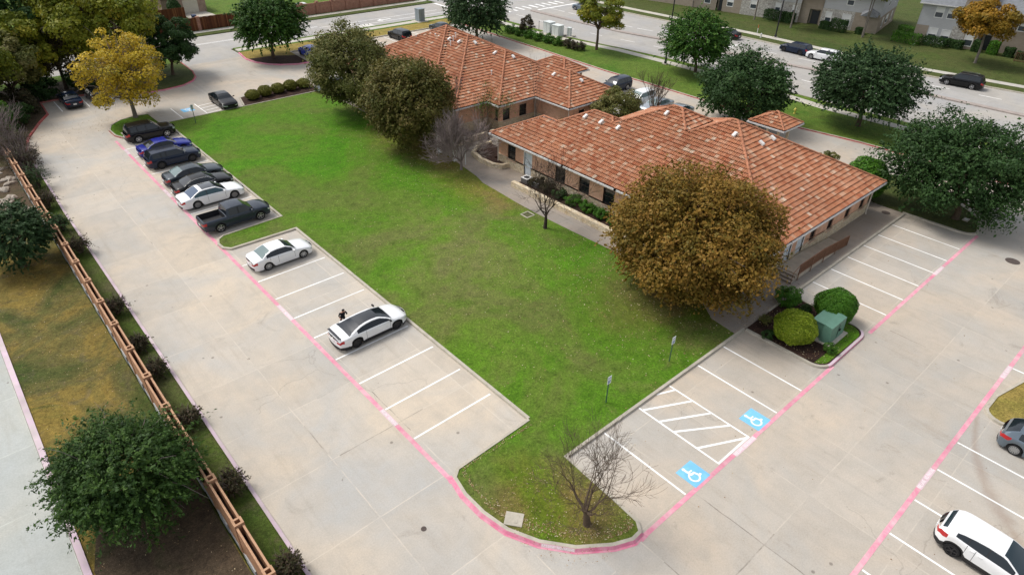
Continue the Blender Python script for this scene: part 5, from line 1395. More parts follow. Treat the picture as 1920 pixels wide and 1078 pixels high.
    if bed:
        # open cargo bed: rim, inner walls and floor, all dark liner
        q = MB(); i0 = int(np.searchsorted(X, bed[0]-1e-6)); i1 = int(np.searchsorted(X, bed[1]-1e-6)); fz = .62
        for i in range(i0, i1):
            for sg in (1, -1):
                a, b_ = P3(i,8,sg), P3(i+1,8,sg)
                f1, f2 = (a[0],a[1]*.94,fz), (b_[0],b_[1]*.94,fz)
                q.poly([a,b_,f2,f1] if sg < 0 else [a,f1,f2,b_])
            a, b_ = P3(i,8,1), P3(i+1,8,1); q.poly([(a[0],a[1]*.94,fz),(a[0],-a[1]*.94,fz),(b_[0],-b_[1]*.94,fz),(b_[0],b_[1]*.94,fz)])
        for i, d in ((i0,1),(i1,-1)):
            a = P3(i,8,1); q.poly([(a[0],a[1],a[2]),(a[0],-a[1],a[2]),(a[0],-a[1]*.94,fz),(a[0],a[1]*.94,fz)])
        q.build("cargo_bed_liner", BLACKT, t)
    return t
def bmfix(o):
    bm = bmesh.new(); bm.from_mesh(o.data)
    bmesh.ops.remove_doubles(bm, verts=bm.verts, dist=.0008)
    bmesh.ops.recalc_face_normals(bm, faces=bm.faces)
    bm.to_mesh(o.data); bm.free()
    o.data.polygons.foreach_set("use_smooth", [True]*len(o.data.polygons))
    o.data.set_sharp_from_angle(angle=math.radians(38))

def sedan(L=4.75, W=1.83, H=1.44, wb=2.78, **k):
    fo = k.get('fo', (L-wb)*.45); xf = wb/2+fo; xr = xf-L
    cowl, rf = xf-L*.285, xf-L*.445; rr, dk = xr+L*.30, xr+L*.145
    d = dict(L=L, W=W, H=H, wb=wb, fo=fo, belt=[(xr,.80),(xr+.12,.93),(xr+L*.12,.985),(xr+L*.3,.965),(cowl,.93),(xf-.55,.80),(xf-.2,.72),(xf,.62)],
             roof=[(dk,.985),((dk+rr)/2,1.21),(rr,H-.10),(rr+.35,H-.062),((rr+rf)/2,H-.052),(rf,H-.075),((rf+cowl)/2,1.20),(cowl,.945)],
             ws=(rf,cowl), rw=(dk,rr), side=[(dk+.32,(rr+rf)/2-.16),((rr+rf)/2-.10,cowl-.30)], tails=[.3], heads=.32, pillar_black=True,
             seams=[dk+.55,(rr+rf)/2-.13,cowl-.18], handles=[dk+.80,(rr+rf)/2+.05], hood=.075)
    d.update(k); return d
def suv(L=4.75, W=1.92, H=1.70, wb=2.80, **k):
    fo = k.get('fo', (L-wb)*.46); xf = wb/2+fo; xr = xf-L
    cowl, rf = xf-L*.265, xf-L*.42; rr, dk = xr+.42, xr+.10
    d = dict(L=L, W=W, H=H, wb=wb, fo=fo, cl=.24, Rw=.37, belt=[(xr,.92),(xr+.15,1.08),(xr+L*.3,1.06),(cowl,1.03),(xf-.45,.93),(xf-.15,.85),(xf,.74)],
             roof=[(dk,1.09),((dk+rr)/2,(H-.09+1.09)/2+.06),(rr,H-.09),(rr+.6,H-.058),((rr+rf)/2,H-.05),(rf,H-.08),((rf+cowl)/2,(H+1.0)/2),(cowl,1.045)],
             ws=(rf,cowl), rw=(dk,rr), side=[(dk+.35,dk+1.05),(dk+1.12,(rr+rf)/2+.02),((rr+rf)/2+.09,cowl-.30)], tails=[.25], heads=.3, pillar_black=True, tum=.22,
             seams=[dk+1.08,(rr+rf)/2+.05,cowl-.15], handles=[dk+1.3,(rr+rf)/2+.25], hood=.06, rbulge=.12, lowf=.05)
    d.update(k); return d
WHT = paint("white_car_paint", (.80,.81,.82), 0, .3, 1., .02)
BLK = paint("black_car_paint", (.004,.0045,.006), 0, .3, .45)
NAVY = paint("navy_car_paint", (.005,.013,.036), 0, .3, .5)
BLUE = paint("deep_blue_car_paint", (.006,.016,.22), 0, .3, .45)
BLUE2 = paint("bright_blue_car_paint", (.005,.05,.5), 0, .3, .35)
GREY = paint("gunmetal_car_paint", (.034,.046,.058), .3, .35, .6)
GREYB = paint("blue_grey_car_paint", (.028,.038,.056), .35, .35, .6)
SLATE = paint("slate_grey_car_paint", (.14,.18,.22), .5, .35)
SILV = paint("silver_car_paint", (.42,.46,.50), .6, .35)
DKR = paint("dark_maroon_car_paint", (.035,.010,.014), .2, .35)
BRF = M("black_gloss_roof", (.020,.026,.034), .12, .6, coat=.6, var=.05)
CARBON = M("carbon_roof", (.022,.025,.03), .3, .5, coat=.5, var=.05)

# row by the lawn: noses point to +x
g1 = "cars parked along the lawn kerb"
car("coupe", "white two-door coupe with black roof and black wheels, a person beside it", "car",
    sedan(4.80,1.90,1.37,2.86, tum=.31, railw=.12, flo=.70, ext=.55, rlo=.80, paint=WHT, roofmat=CARBON, roofx=(-1.0,.40), rim=RIMD, rimback=BLACKT, spokes=10, Rw=.35, cl=.15, mirror=BLACKT, spoiler=CARBON, skirt=BLACKT, platez=.10,
          roof=[(-1.86,.985),(-1.4,1.13),(-1.0,1.245),(-.6,1.30),(-.2,1.315),(.20,1.295),(.40,1.26),(.80,1.10),(1.15,.93)], ws=(.40,1.15), rw=(-1.86,-1.0), side=[(-1.3,.92)], seams=[-.75,.95], handles=[-.55], rglass=glass("dark_rear_glass",(.018,.024,.034),.3,.3), flare=True), (15.38,30.22), 0, g1)
car("sedan", "white four-door sedan with silver wheels, alone below the grass tip", "car",
    sedan(4.50,1.76,1.44,2.70, paint=WHT, rim=RIMS, spokes=7, Rw=.315, rglass=CARGLG, glass=glass("dark_green_screen",(.02,.035,.035),.05), sglass=CARGL), (14.95,41.90), 0, g1)
car("sedan", "long white luxury sedan with black glass roof and dark wheels", "car",
    sedan(5.25,1.90,1.49,3.12, paint=WHT, roofmat=BRF, roofx=(-.98,.36), rim=M('grey_rim', (.22,.22,.23), .35, .5, .7, var=.05), rimback=BLACKT, spokes=14, Rw=.355, sglass=CARGLT, rglass=glass("blue_rear_glass",(.05,.085,.15),.05), chrome=False,
          ), (14.75,54.75), 0, g1)
car("sedan", "black sedan with chrome window strip beside the white luxury sedan", "car", sedan(4.9,1.85,1.46,2.87, paint=BLK, rim=RIMS, spokes=10, chrome=True), (15.0,57.35), 0, g1)
car("sedan", "gunmetal grey sedan with pale rear glass, second above the white luxury one", "car", sedan(4.95,1.86,1.45,2.83, paint=GREY, rim=RIMS, spokes=5, rglass=CARGLG), (15.1,59.9), 0, g1)
car("suv", "dark navy crossover with a chrome window corner, beside the deep blue sedan", "SUV", suv(4.70,1.92,1.62,2.80, paint=NAVY, rim=RIMD, spokes=10, hood=.09), (14.95,64.85), 0, g1)
car("sedan", "deep blue sedan with dark glass and a rear lip spoiler", "car", sedan(4.75,1.84,1.43,2.78, paint=BLUE, rim=RIMD, spokes=10, spoiler=BLUE), (15.2,67.95), 0, g1)
car("suv", "boxy black SUV with bright five-spoke wheels under the yellow tree", "SUV",
    suv(4.60,1.86,1.77,2.76, paint=BLK, rim=RIMS, rimback=RIMD, spokes=5, Rw=.375, flare=True, hood=.05, roof=[(-2.22,1.12),(-2.1,1.45),(-1.98,1.66),(-1.5,1.705),(-.6,1.715),(.15,1.69),(.35,1.62),(.70,1.32),(.98,1.08)], ws=(.15,.98), rw=(-2.22,-1.98), side=[(-1.9,-1.3),(-1.23,-.45),(-.38,.72)],
        belt=[(-2.33,.95),(-2.2,1.11),(-1,1.10),(.98,1.07),(1.9,1.02),(2.15,.95),(2.27,.82)], fo=.89), (15.25,72.85), 0, g1)
# the pickup
PBX = dict(L=5.39, W=1.89, H=1.79, wb=3.24, fo=.93, cl=.33, Rw=.39, Ww=.26, paint=GREYB, rim=RIMS, rimback=BLACKT, spokes=5, flare=True,
   belt=[(-2.84,1.02),(-2.75,1.13),(-1.05,1.13),(-.9,1.12),(.95,1.10),(1.9,1.08),(2.3,.98),(2.55,.86)],
   roof=[(-.98,1.15),(-.93,1.45),(-.86,1.70),(-.5,1.74),(.2,1.74),(.48,1.70),(.85,1.42),(1.22,1.13)], ws=(.48,1.22), rw=(-.98,-.86), side=[(-.74,-.05),(.03,.92)],
   bed=(-2.72,-1.05), tails=[.30], heads=.35, pillar_black=True, seams=[-.82,-.01,1.0], handles=[-.55,.25], hood=.08, tum=.20, rbulge=.04, ext=.12, lowf=.10, grille=True)
pk = PBX; pk['roof'] = [(-.99,1.15),(-.93,1.45),(-.86,1.70),(-.5,1.74),(.2,1.74),(.48,1.70),(.85,1.42),(1.22,1.13)]; pk['rw'] = (-.99,-.86)
car("pickup_truck", "dark blue-grey crew-cab pickup truck with an empty black bed", "pickup truck", PBX, (14.75,49.60), 0, g1)
# bottom right
car("suv", "white crossover with black wheels and red lamps in the bottom right corner", "SUV",
    suv(4.38,1.85,1.56,2.64, paint=WHT, rim=RIMD, rimback=BLACKT, spokes=5, Rw=.345, skirt=BLACKT, cl=.19, tum=.33, mirror=BLACKT, rlo=.72, flo=.70, ext=.55, rbulge=.16, railw=.05,
        roof=[(-2.04,1.10),(-1.90,1.22),(-1.66,1.34),(-1.2,1.43),(-.8,1.465),(-.3,1.48),(.25,1.45),(.40,1.41),(.78,1.20),(1.15,.98)], ws=(.25,1.15), rw=(-2.04,-1.74), side=[(-1.45,-.98),(-.94,-.22),(-.18,.85)],
        belt=[(-2.12,.96),(-2.02,1.09),(-1.5,1.20),(-1.1,1.14),(-.4,1.05),(1.15,.96),(1.8,.86),(2.1,.76),(2.26,.66)], fo=.94, tails=[.42], glass=glass("teal_black_screen",(.02,.035,.045),.04), sglass=CARGL), (27.33,-1.53), -math.pi/2)
car("hatchback", "slate blue-grey hatchback with red wrap-round lamps at the right edge", "car",
    suv(4.45,1.82,1.50,2.68, paint=SLATE, rim=RIMS, spokes=12, Rw=.335, cl=.19, rails=None,
        roof=[(-2.06,1.04),(-1.8,1.22),(-1.55,1.36),(-1.0,1.44),(-.3,1.45),(.22,1.42),(.40,1.38),(.80,1.16),(1.18,.95)], ws=(.22,1.18), rw=(-2.06,-1.55), side=[(-1.42,-.92),(-.85,-.18),(-.1,.9)],
        belt=[(-2.17,.90),(-2.05,1.02),(-1.2,1.0),(1.18,.94),(1.8,.84),(2.1,.74),(2.28,.64)], fo=.94, tails=[.5]), (36.18,-1.50), -math.pi/2)
# far lot and drive
car("sedan", "black sedan facing the lawn in the stall beside the clipped shrubs", "car", sedan(4.7,1.8,1.44,2.75, paint=BLK, rim=RIMD, spokes=10), (24.95,78.15), -math.pi/2)
car("sedan", "dark blue sedan seen from behind under the left woodland trees", "car", sedan(4.7,1.8,1.44,2.75, paint=NAVY, rim=RIMD), (11.5,89.3), math.pi/2)
car("sedan", "black sedan mostly hidden behind the yellow tree's crown", "car", sedan(4.7,1.8,1.44,2.75, paint=BLK, rim=RIMS), (14.2,89.2), math.pi/2)
car("hatchback", "bright blue hatchback nosed up to the entry island", "car", suv(4.1,1.74,1.50,2.55, paint=BLUE2, rim=RIMD, cl=.18, Rw=.31), (42.7,91.6), math.pi/2)
car("suv", "black crossover parked by the tan turf strip behind the farther roof", "SUV", suv(4.6,1.86,1.62,2.7, paint=BLK, rim=RIMD), (58.4,92.1), math.pi/2)
car("sedan", "dark grey-green car half behind the farther roof's peak", "car", sedan(4.7,1.8,1.46,2.75, paint=GREY, rim=RIMS), (66.6,92.4), math.pi/2)
car("sedan", "dark grey car nosing out from under the olive tree", "car", sedan(4.7,1.8,1.45,2.75, paint=GREY, rim=RIMS, glass=CARGLG), (37.6,75.4), math.pi)
car("suv", "dark navy car roof showing over the farther office's hip", "SUV", suv(4.6,1.86,1.64,2.7, paint=NAVY, rim=RIMS), (65.6,53.4), math.pi)
car("suv", "white car beside the grey-green courtyard bush", "SUV", suv(4.6,1.86,1.66,2.7, paint=WHT, rim=RIMS, glass=CARGLG), (63.6,48.0), math.pi)
car("sedan", "pale silver sedan behind the vase-shaped bare tree", "car", sedan(4.7,1.82,1.45,2.75, paint=SILV, rim=RIMS, glass=CARGLG), (63.4,45.2), math.pi)
car("sedan", "silver sedan tucked behind the near office's ridge", "car", sedan(4.7,1.82,1.45,2.75, paint=SILV, rim=RIMS, glass=CARGLT), (63.4,42.3), math.pi)
# street
car("minivan", "silver minivan on the street beyond the light green tree", "minivan", suv(5.1,1.98,1.75,3.05, paint=SLATE, rim=RIMS, cl=.17, Rw=.34, rails=(-1.5,.3)), (98.1,89.4), math.pi*.5+.03)
car("suv", "navy crossover on the far street lane by the lamp post", "SUV", suv(4.72,1.93,1.62,2.8, paint=NAVY, rim=RIMD), (104.0-1.9,48.6), math.pi*.5-.05)
car("suv", "white SUV on the far street lane, half behind the dark broad tree", "SUV", suv(4.7,1.9,1.66,2.75, paint=WHT, rim=RIMS, trim=BLACKT), (101.6,43.9), math.pi*.5+.05)
car("suv", "black SUV on the far street lane with pale roof rails", "SUV", suv(5.1,2.0,1.78,3.02, paint=BLK, rim=RIMS, rails=(-1.7,.3), railm=CHROME), (104.3,25.7), math.pi*.5+.12)
car("sedan", "dark car mostly hidden behind the round green street tree", "car", sedan(4.7,1.82,1.45,2.75, paint=BLK, rim=RIMS), (102.0,60.9), math.pi*.5)
car("sedan", "white sedan on the drive beyond the brick boundary wall", "car", sedan(4.7,1.82,1.45,2.75, paint=WHT, rim=RIMD), (56.0,119.6), .1)
car("suv", "dark maroon car at the end of the brick boundary wall", "SUV", suv(4.8,1.9,1.6,2.8, paint=DKR, rim=RIMS), (75.0,117.4), .15)
# ------------------------------------------------------------------ brick wall with hollow columns
WALLTOP = M("pale_mortar_edge", (.45,.27,.165), .85, .2, var=.2, scale=5)
FOOT = M("grey_footing", (.36,.37,.37), .85, .2, var=.15)
t = thing("brick_wall", "long orange brick wall with hollow square columns between the verge and the parking lot", "wall", (0,0,0))
cols = [20.23+3.0*k for k in range(-8, 20)]
for a, c in zip(cols, cols[1:]):
    q = MB(); y0, y1 = a+.2, c-.2
    for x0, x1 in ((2.90,2.99),(3.17,3.26)):
        for x, s in ((x0,-1),(x1,1)):
            p = [(x,y0,0),(x,y1,0),(x,y1,1.94),(x,y0,1.94)]; uv = [(y0,0),(y1,0),(y1,1.94),(y0,1.94)]
            q.quad(*(p if s > 0 else p[::-1]), 0, uv if s > 0 else uv[::-1])
        q.quad((x0,y0,1.94),(x1,y0,1.94),(x1,y1,1.94),(x0,y1,1.94), 1)
    q.quad((2.99,y0,1.25),(3.17,y0,1.25),(3.17,y1,1.25),(2.99,y1,1.25), 2)
    q.build("wall_panel", [BRICKW, WALLTOP, MULCH], t)
    q = MB(); q.box(2.84,2.895,(y0+y1)/2-.1,(y0+y1)/2+.95,-.05,.55); q.box(2.87,2.897,y0,y1,-.05,.28); q.build("footing", FOOT, t)
for y in cols:
    q = MB(); x0, x1, y0, y1, h = 2.87, 3.29, y-.2, y+.2, 2.05
    for (ax_, ay), (bx_, by) in (((x0,y0),(x1,y0)),((x1,y0),(x1,y1)),((x1,y1),(x0,y1)),((x0,y1),(x0,y0))):
        L = abs(ax_-bx_)+abs(ay-by); q.quad((ax_,ay,0),(bx_,by,0),(bx_,by,h),(ax_,ay,h), 0, [(0,0),(L,0),(L,h),(0,h)])
    w = .1
    for X0,X1,Y0,Y1 in ((x0,x1,y0,y0+w),(x0,x1,y1-w,y1),(x0,x0+w,y0+w,y1-w),(x1-w,x1,y0+w,y1-w)):
        q.quad((X0,Y0,h),(X1,Y0,h),(X1,Y1,h),(X0,Y1,h), 1)
    for (ax_, ay), (bx_, by) in (((x0+w,y0+w),(x0+w,y1-w)),((x0+w,y1-w),(x1-w,y1-w)),((x1-w,y1-w),(x1-w,y0+w)),((x1-w,y0+w),(x0+w,y0+w))):
        q.quad((ax_,ay,1.6),(bx_,by,1.6),(bx_,by,h),(ax_,ay,h), 0, [(0,0),(.2,0),(.2,.5),(0,.5)])
    q.quad((x0+w,y0+w,1.6),(x1-w,y0+w,1.6),(x1-w,y1-w,1.6),(x0+w,y1-w,1.6), 2)
    q.build("column", [BRICKW, WALLTOP, MULCH], t)

# pale rubble by the wall's far end
ROCK = M("pale_rubble", (.36,.32,.27), .9, .2, var=.3, scale=3)
rg = np.random.default_rng(77)
rockm = []
for k in range(3):
    bm = bmesh.new(); bmesh.ops.create_icosphere(bm, subdivisions=2, radius=.5)
    for v in bm.verts: v.co = Vector((v.co.x*1.2, v.co.y*.85, v.co.z*.55))*(1+.22*math.sin(v.co.x*7+k*2)+.16*math.cos(v.co.y*9+k)+float(rg.normal(0,.05)))
    me = bpy.data.meshes.new("rock"); bm.to_mesh(me); bm.free(); me.materials.append(ROCK); rockm.append(me)
for k in range(34):
    o = link("rock", rockm[k%3], None, (float(rg.uniform(.3,2.6)), float(rg.uniform(60.5,73)), .12))
    s = float(rg.uniform(.35,1.1)); o.scale = (s, s*float(rg.uniform(.6,1)), s*.8); o.rotation_euler = (0,0,float(rg.uniform(0,6)))
    tag(o, "pale broken rock in the rubble strip behind the far brick wall", "rock", "pale rocks behind the wall")

# ------------------------------------------------------------------ signs, painted symbols, lettering
SIGNG = M("green_sign_post", (.045,.10,.085), .5, .4, var=.1)
SIGNW = M("white_sign_face", (.74,.78,.80), .5, .4, var=.03)
SIGNB = M("blue_sign_symbol", (.03,.11,.34), .5, .4, var=.05)
def text_mesh(s, size, name="lettering"):
    cu = bpy.data.curves.new(name, 'FONT'); cu.body = s; cu.size = size; cu.align_x = 'CENTER'; cu.align_y = 'CENTER'; cu.space_character = 1.08; cu.offset = size*.018
    o = bpy.data.objects.new(name, cu); C.objects.link(o)
    bpy.context.view_layer.update()
    me = bpy.data.meshes.new_from_object(o.evaluated_get(bpy.context.evaluated_depsgraph_get()))
    C.objects.unlink(o); bpy.data.objects.remove(o); return me
def isa(b, s, tf):
    """wheelchair symbol drawn with flat ribbons; x right, y up, about 1 unit tall; every ribbon lies a hair above the last"""
    lay = [0]
    def rib(pts, w):
        for (x0,y0),(x1,y1) in zip(pts, pts[1:]):
            d = Vector((x1-x0,y1-y0)); L = d.length; d /= L; n = Vector((-d.y,d.x))*w/2; e = d*w*.35
            lay[0] += 1; k = lay[0]*.0003
            b.poly([tf(s*(x0-e.x-n.x),s*(y0-e.y-n.y),k),tf(s*(x1+e.x-n.x),s*(y1+e.y-n.y),k),tf(s*(x1+e.x+n.x),s*(y1+e.y+n.y),k),tf(s*(x0-e.x+n.x),s*(y0-e.y+n.y),k)])
    b.poly([tf(s*(-.10+.10*math.cos(a)), s*(.50+.10*math.sin(a)), 0.) for a in np.linspace(0, 6.28, 13)[:-1]])
    rib([(-.10,.37),(-.07,.02)], .14); rib([(-.09,.20),(.18,.18)], .09)
    rib([(-.07,.02),(.17,.0),(.27,-.30),(.38,-.27)], .125)
    rib([(-.05+.29*math.cos(a), -.19+.29*math.sin(a)) for a in np.linspace(math.radians(112), math.radians(350), 15)], .10)
SYM = M("white_symbol_paint", (.82,.83,.83), .8, .2, var=.05)
for cx, cy, lab in ((21.55,9.95,"pale blue square with white wheelchair symbol, next to the bare tree's stall line"),(27.28,9.97,"pale blue square with white wheelchair symbol, beyond the hatched aisle")):
    q = MB(); q.quad((cx-.62,cy-.60,.009),(cx+.62,cy-.60,.009),(cx+.62,cy+.62,.009),(cx-.62,cy+.62,.009))
    o = tag(q.build("accessible_parking_symbol", SKYB), lab, "pavement symbol", "painted wheelchair symbols")
    q = MB(); isa(q, .92, lambda x, y, k: (cx-.06+x, cy+.02+y, .0125+k)); q.build("wheelchair_figure", SYM, o)
cx, cy = 21.05, 79.0
q = MB(); q.quad((cx-.65,cy-.6,.009),(cx+.65,cy-.6,.009),(cx+.65,cy+.6,.009),(cx-.65,cy+.6,.009))
o = tag(q.build("accessible_parking_symbol", SKYB), "far pale blue square with wheelchair symbol beside the yellow tree's island", "pavement symbol", "painted wheelchair symbols")
q = MB(); isa(q, .92, lambda x, y, k: (cx-x, cy-y, .0125+k)); q.build("wheelchair_figure", SYM, o)
LET = M("worn_white_lettering", (.80,.74,.76), .8, .2, var=.08)
PANEL = faded("pale_pink_stencil_panel", (.72,.52,.57), (.66,.56,.55), 2.)
words = text_mesh("FIRE LANE   NO PARKING", .21)
for x, y, rz_, L in ((12.15,35.55,-math.pi/2,2.1),(12.15,23.05,-math.pi/2,1.5),(12.15,58.45,-math.pi/2,1.9),(12.2,70.35,-math.pi/2,1.5),(25.15,9.27,0,1.9),(51.65,9.3,0,1.7),(30.22,2.15,0,1.85),(42.5,2.15,0,1.6)):
    q = MB(); d = (math.cos(rz_)*L/2, math.sin(rz_)*L/2); strip(q, x-d[0], y-d[1], x+d[0], y+d[1], .28, .0075)
    o = struct("fire_lane_stencil", q, PANEL)
    l = link("lettering", words, o, (x, y, .0115)); l.rotation_euler = (0,0,rz_); w_ = max(v.co.x for v in words.vertices)*2; l.scale = (L*.97/w_, 1.15, 1)
# lettering on the face of the island kerb
kp = [Vector((12.98,12.12)), Vector((14.03,10.82))]; d = (kp[1]-kp[0]).normalized(); nrm = Vector((d.y,-d.x))
c0 = kp[0].lerp(kp[1], .52); Lk = 1.5; w_ = max(v.co.x for v in words.vertices)*2
d3, n3 = Vector((d.x,d.y,0)), Vector((nrm.x,nrm.y,0)); Tp = Vector((c0.x,c0.y,0))+n3*.012+Vector((0,0,.135)); Bp = Vector((c0.x,c0.y,0))+n3*.142+Vector((0,0,-.02))
up3 = (Tp-Bp).normalized(); f3 = d3.cross(up3); mid = Bp.lerp(Tp, .56)+f3*.004
q = MB(); q.quad(*[tuple(mid+d3*a_*Lk/2+up3*b_) for a_, b_ in ((-1,-.075),(1,-.075),(1,.075),(-1,.075))]); o = struct("fire_lane_stencil", q, PANEL)
l = link("lettering", words, o)
l.matrix_world = Matrix(((d3.x,up3.x,f3.x,mid.x+f3.x*.004),(d3.y,up3.y,f3.y,mid.y+f3.y*.004),(d3.z,up3.z,f3.z,mid.z+f3.z*.004),(0,0,0,1))) @ Matrix.Diagonal((Lk*.95/w_, .70, 1, 1))
def sign(label, x, y, h, face, rz_, name="accessible_parking_sign"):
    t = thing(name, label, "sign", (x,y,.1), rz_, "wheelchair parking signs")
    q = MB(); q.box(-.03,.03,-.018,.018,-.12,h); q.build("post", SIGNG, t)
    q = MB(); q.box(-.155,.155,-.034,-.022,h-.52,h+.02); p = q.build("sign_plate", SIGNW, t)
    q = MB(); q.quad((-.095,-.0355,h-.46),(.095,-.0355,h-.46),(.095,-.0355,h-.26),(-.095,-.0355,h-.26)); s_ = q.build("blue_square", SIGNB, p)
    q = MB(); isa(q, .17, lambda x_, y_, k: (x_+.008, -.0362-k*.3, h-.36+y_)); q.build("wheelchair_figure", SIGNW, p)
    for k, (wd, zz) in enumerate((("RESERVED",h-.07),("PARKING",h-.145))):
        m_ = text_mesh(wd, .058); me = link("lettering", m_, p); me.data.materials.append(SIGNB)
        me.rotation_euler = (math.pi/2,0,0); me.location = (0,-.0362,zz)
    return t
sign("wheelchair parking sign on a green post, nearer the bare tree", 21.93, 16.1, 1.95, 0, math.radians(0))
sign("wheelchair parking sign on a green post, nearer the shrub island", 27.51, 15.97, 1.90, 0, math.radians(0))
sign("thin wheelchair parking sign at the far head of the lawn", 20.16, 73.9, 2.0, 0, math.pi)
words.materials.append(LET)

# ------------------------------------------------------------------ cabinets, drains, posts
GRN = M("green_cabinet_paint", (.115,.235,.175), .5, .4, var=.12, scale=2)
PADC = M("concrete_pad", (.50,.46,.39), .85, .2, var=.15, scale=2)
t = thing("transformer", "green metal transformer cabinet among the shrubs of the mulch island", "transformer", (37.3,11.0,.12))
q = MB(); q.box(-1.05,1.25,-.85,.95,-.1,.10); q.build("pad", PADC, t)
q = MB(); n = 0
q.v += [(-.95,-.62,.1),(1.0,-.62,.1),(1.0,.0,.1),(-.95,.0,.1),(-.95,-.55,1.30),(1.0,-.55,1.30),(1.0,.0,1.38),(-.95,.0,1.38)]
for f in ((0,1,5,4),(1,2,6,5),(2,3,7,6),(3,0,4,7),(4,5,6,7)): q.f.append(f); q.m.append(0)
q.build("door_cabinet", GRN, t)
q = MB(); q.box(-.75,.80,.003,.78,.1,1.22); q.build("tank", GRN, t)
q = MB(); q.box(-.80,.85,.0,.82,1.223,1.26); q.build("lid", GRN, t)
q = MB(); q.box(.02,.05,-.625,-.60,.15,1.2); q.build("door_seam", M("dark_seam", (.04,.08,.06), .6, .3, var=.1), t)
q = MB(); q.box(.16,.26,-.66,-.60,.66,.82); q.build("handle", BLACKT, t)
IRON = M("cast_iron", (.11,.085,.075), .7, .4, .3, var=.25, scale=6)
def cover(label, x, y, r, z=.004, name="manhole_cover"):
    q = MB(); q.lathe([(0,.008),(r*.82,.008),(r*.84,.004),(r*.9,.010),(r,.010),(r,-.03)], 20); o = q.build(name, IRON, None, loc=(x,y,z)); tag(o, label, "manhole cover")
    q = MB()
    for k in range(-2,3): q.box(-r*.6,r*.6,k*r*.25-.012,k*r*.25+.012,.009,.013)
    q.build("ribs", IRON, o); return o
cover("round iron manhole cover in the drive near the turf tip", 9.56, 16.11, .13)
cover("dark iron cover in the drive at the right edge", 57.6, 6.1, .5)
cover("iron cover in the walk at the near office's right corner", 57.9, 15.9, .35, .135)
t = thing("drain_grate", "square drain grate with pale concrete collar in the lawn by the path", "drain", (33.69,35.35,.11))
q = MB()
for x0,x1,y0,y1 in ((-.45,.45,-.45,-.36),(-.45,.45,.36,.45),(-.45,-.36,-.36,.36),(.36,.45,-.36,.36)): q.box(x0,x1,y0,y1,-.1,.03)
q.build("collar", KERB, t)
q = MB(); q.quad((-.36,-.36,-.02),(.36,-.36,-.02),(.36,.36,-.02),(-.36,.36,-.02)); q.build("pit", BLACKT, t)
q = MB()
for k in range(9): q.box(-.34+k*.08,-.31+k*.08,-.36,.36,-.01,.012)
q.build("bars", IRON, t)
t = thing("meter_box", "pale concrete meter box slab behind the pink island kerb", "meter box", (12.95,13.75,.10), math.radians(38))
q = MB(); q.box(-.36,.36,-.42,.42,-.1,.05); q.build("slab", KERB, t)
q = MB(); q.lathe([(0,.062),(.1,.062),(.11,.05)], 12, origin=(-.12,-.1,0)); q.build("lid", KERB, t)
t = thing("meter_box", "small concrete slab in the turf beside the black boxy SUV", "meter box", (13.6,75.4,.11))
q = MB(); q.box(-.5,.5,-.3,.3,-.1,.05); q.build("slab", PADC, t)
q = MB(); q.box(-.2,.2,-.15,.15,.05,.06); q.build("lid", KERB, t)
t = thing("meter_box", "small pale slab at the tip of the right tree island", "meter box", (62.0,10.9,.11))
q = MB(); q.box(-.35,.35,-.22,.22,-.1,.05); q.build("slab", PADC, t)
q = MB(); q.box(-.2,.2,-.12,.12,.05,.06); q.build("lid", WTRIM, t)
# white posts beside the grey twiggy tree
for k, (x, y, w) in enumerate(((35.88,50.79,.17),(35.87,48.23,.17))):
    t = thing("white_post", ("white square post beneath the khaki-brown tree","white square post next to the grey twiggy tree")[k], "post", (x,y,.1), group="white posts on the walk")
    q = MB(); q.box(-w,w,-w,w,-.1,2.3); q.build("shaft", WTRIM, t); q = MB(); q.box(-w-.05,w+.05,-w-.05,w+.05,2.3,2.4); q.build("cap", WTRIM, t)
    q = MB(); q.box(-w-.06,w+.06,-w-.06,w+.06,-.05,.18); q.build("base", WTRIM, t)
t = thing("light_pole", "thin pale pole in front of the grey twiggy tree", "pole", (36.04,46.76,.1))
q = MB(); q.tube([(0,0,-.1),(0,0,2.6)], .045, 8); q.build("shaft", WTRIM, t); q = MB(); q.lathe([(0,2.85),(.12,2.82),(.14,2.62),(.05,2.58)], 10); q.build("lamp_head", WTRIM, t)
# condensers by the white door
for k, (x, y) in enumerate(((37.62,39.75),(37.75,38.5))):
    t = thing("air_conditioner", ("boxy air conditioner unit nearer the white door","boxy air conditioner unit nearer the shrubs")[k], "air conditioner", (x,y,.36), .1)
    q = MB(); q.box(-.38,.38,-.38,.38,-.2,.45); q.build("casing", M("ac_grey", (.16,.15,.14), .5, .4, .2, var=.1), t)
    q = MB(); q.lathe([(.34,.452),(.35,.48),(.30,.49),(.28,.455)], 18); q.box(-.39,-.32,-.39,.39,.452,.472); q.box(.32,.39,-.39,.39,.452,.472); q.box(-.32,.32,-.39,-.32,.452,.472); q.box(-.32,.32,.32,.39,.452,.472); q.build("rim", WTRIM, t)
    q = MB(); q.lathe([(.29,.462),(.001,.458)], 18); q.build("fan_grille", BLACKT, t)
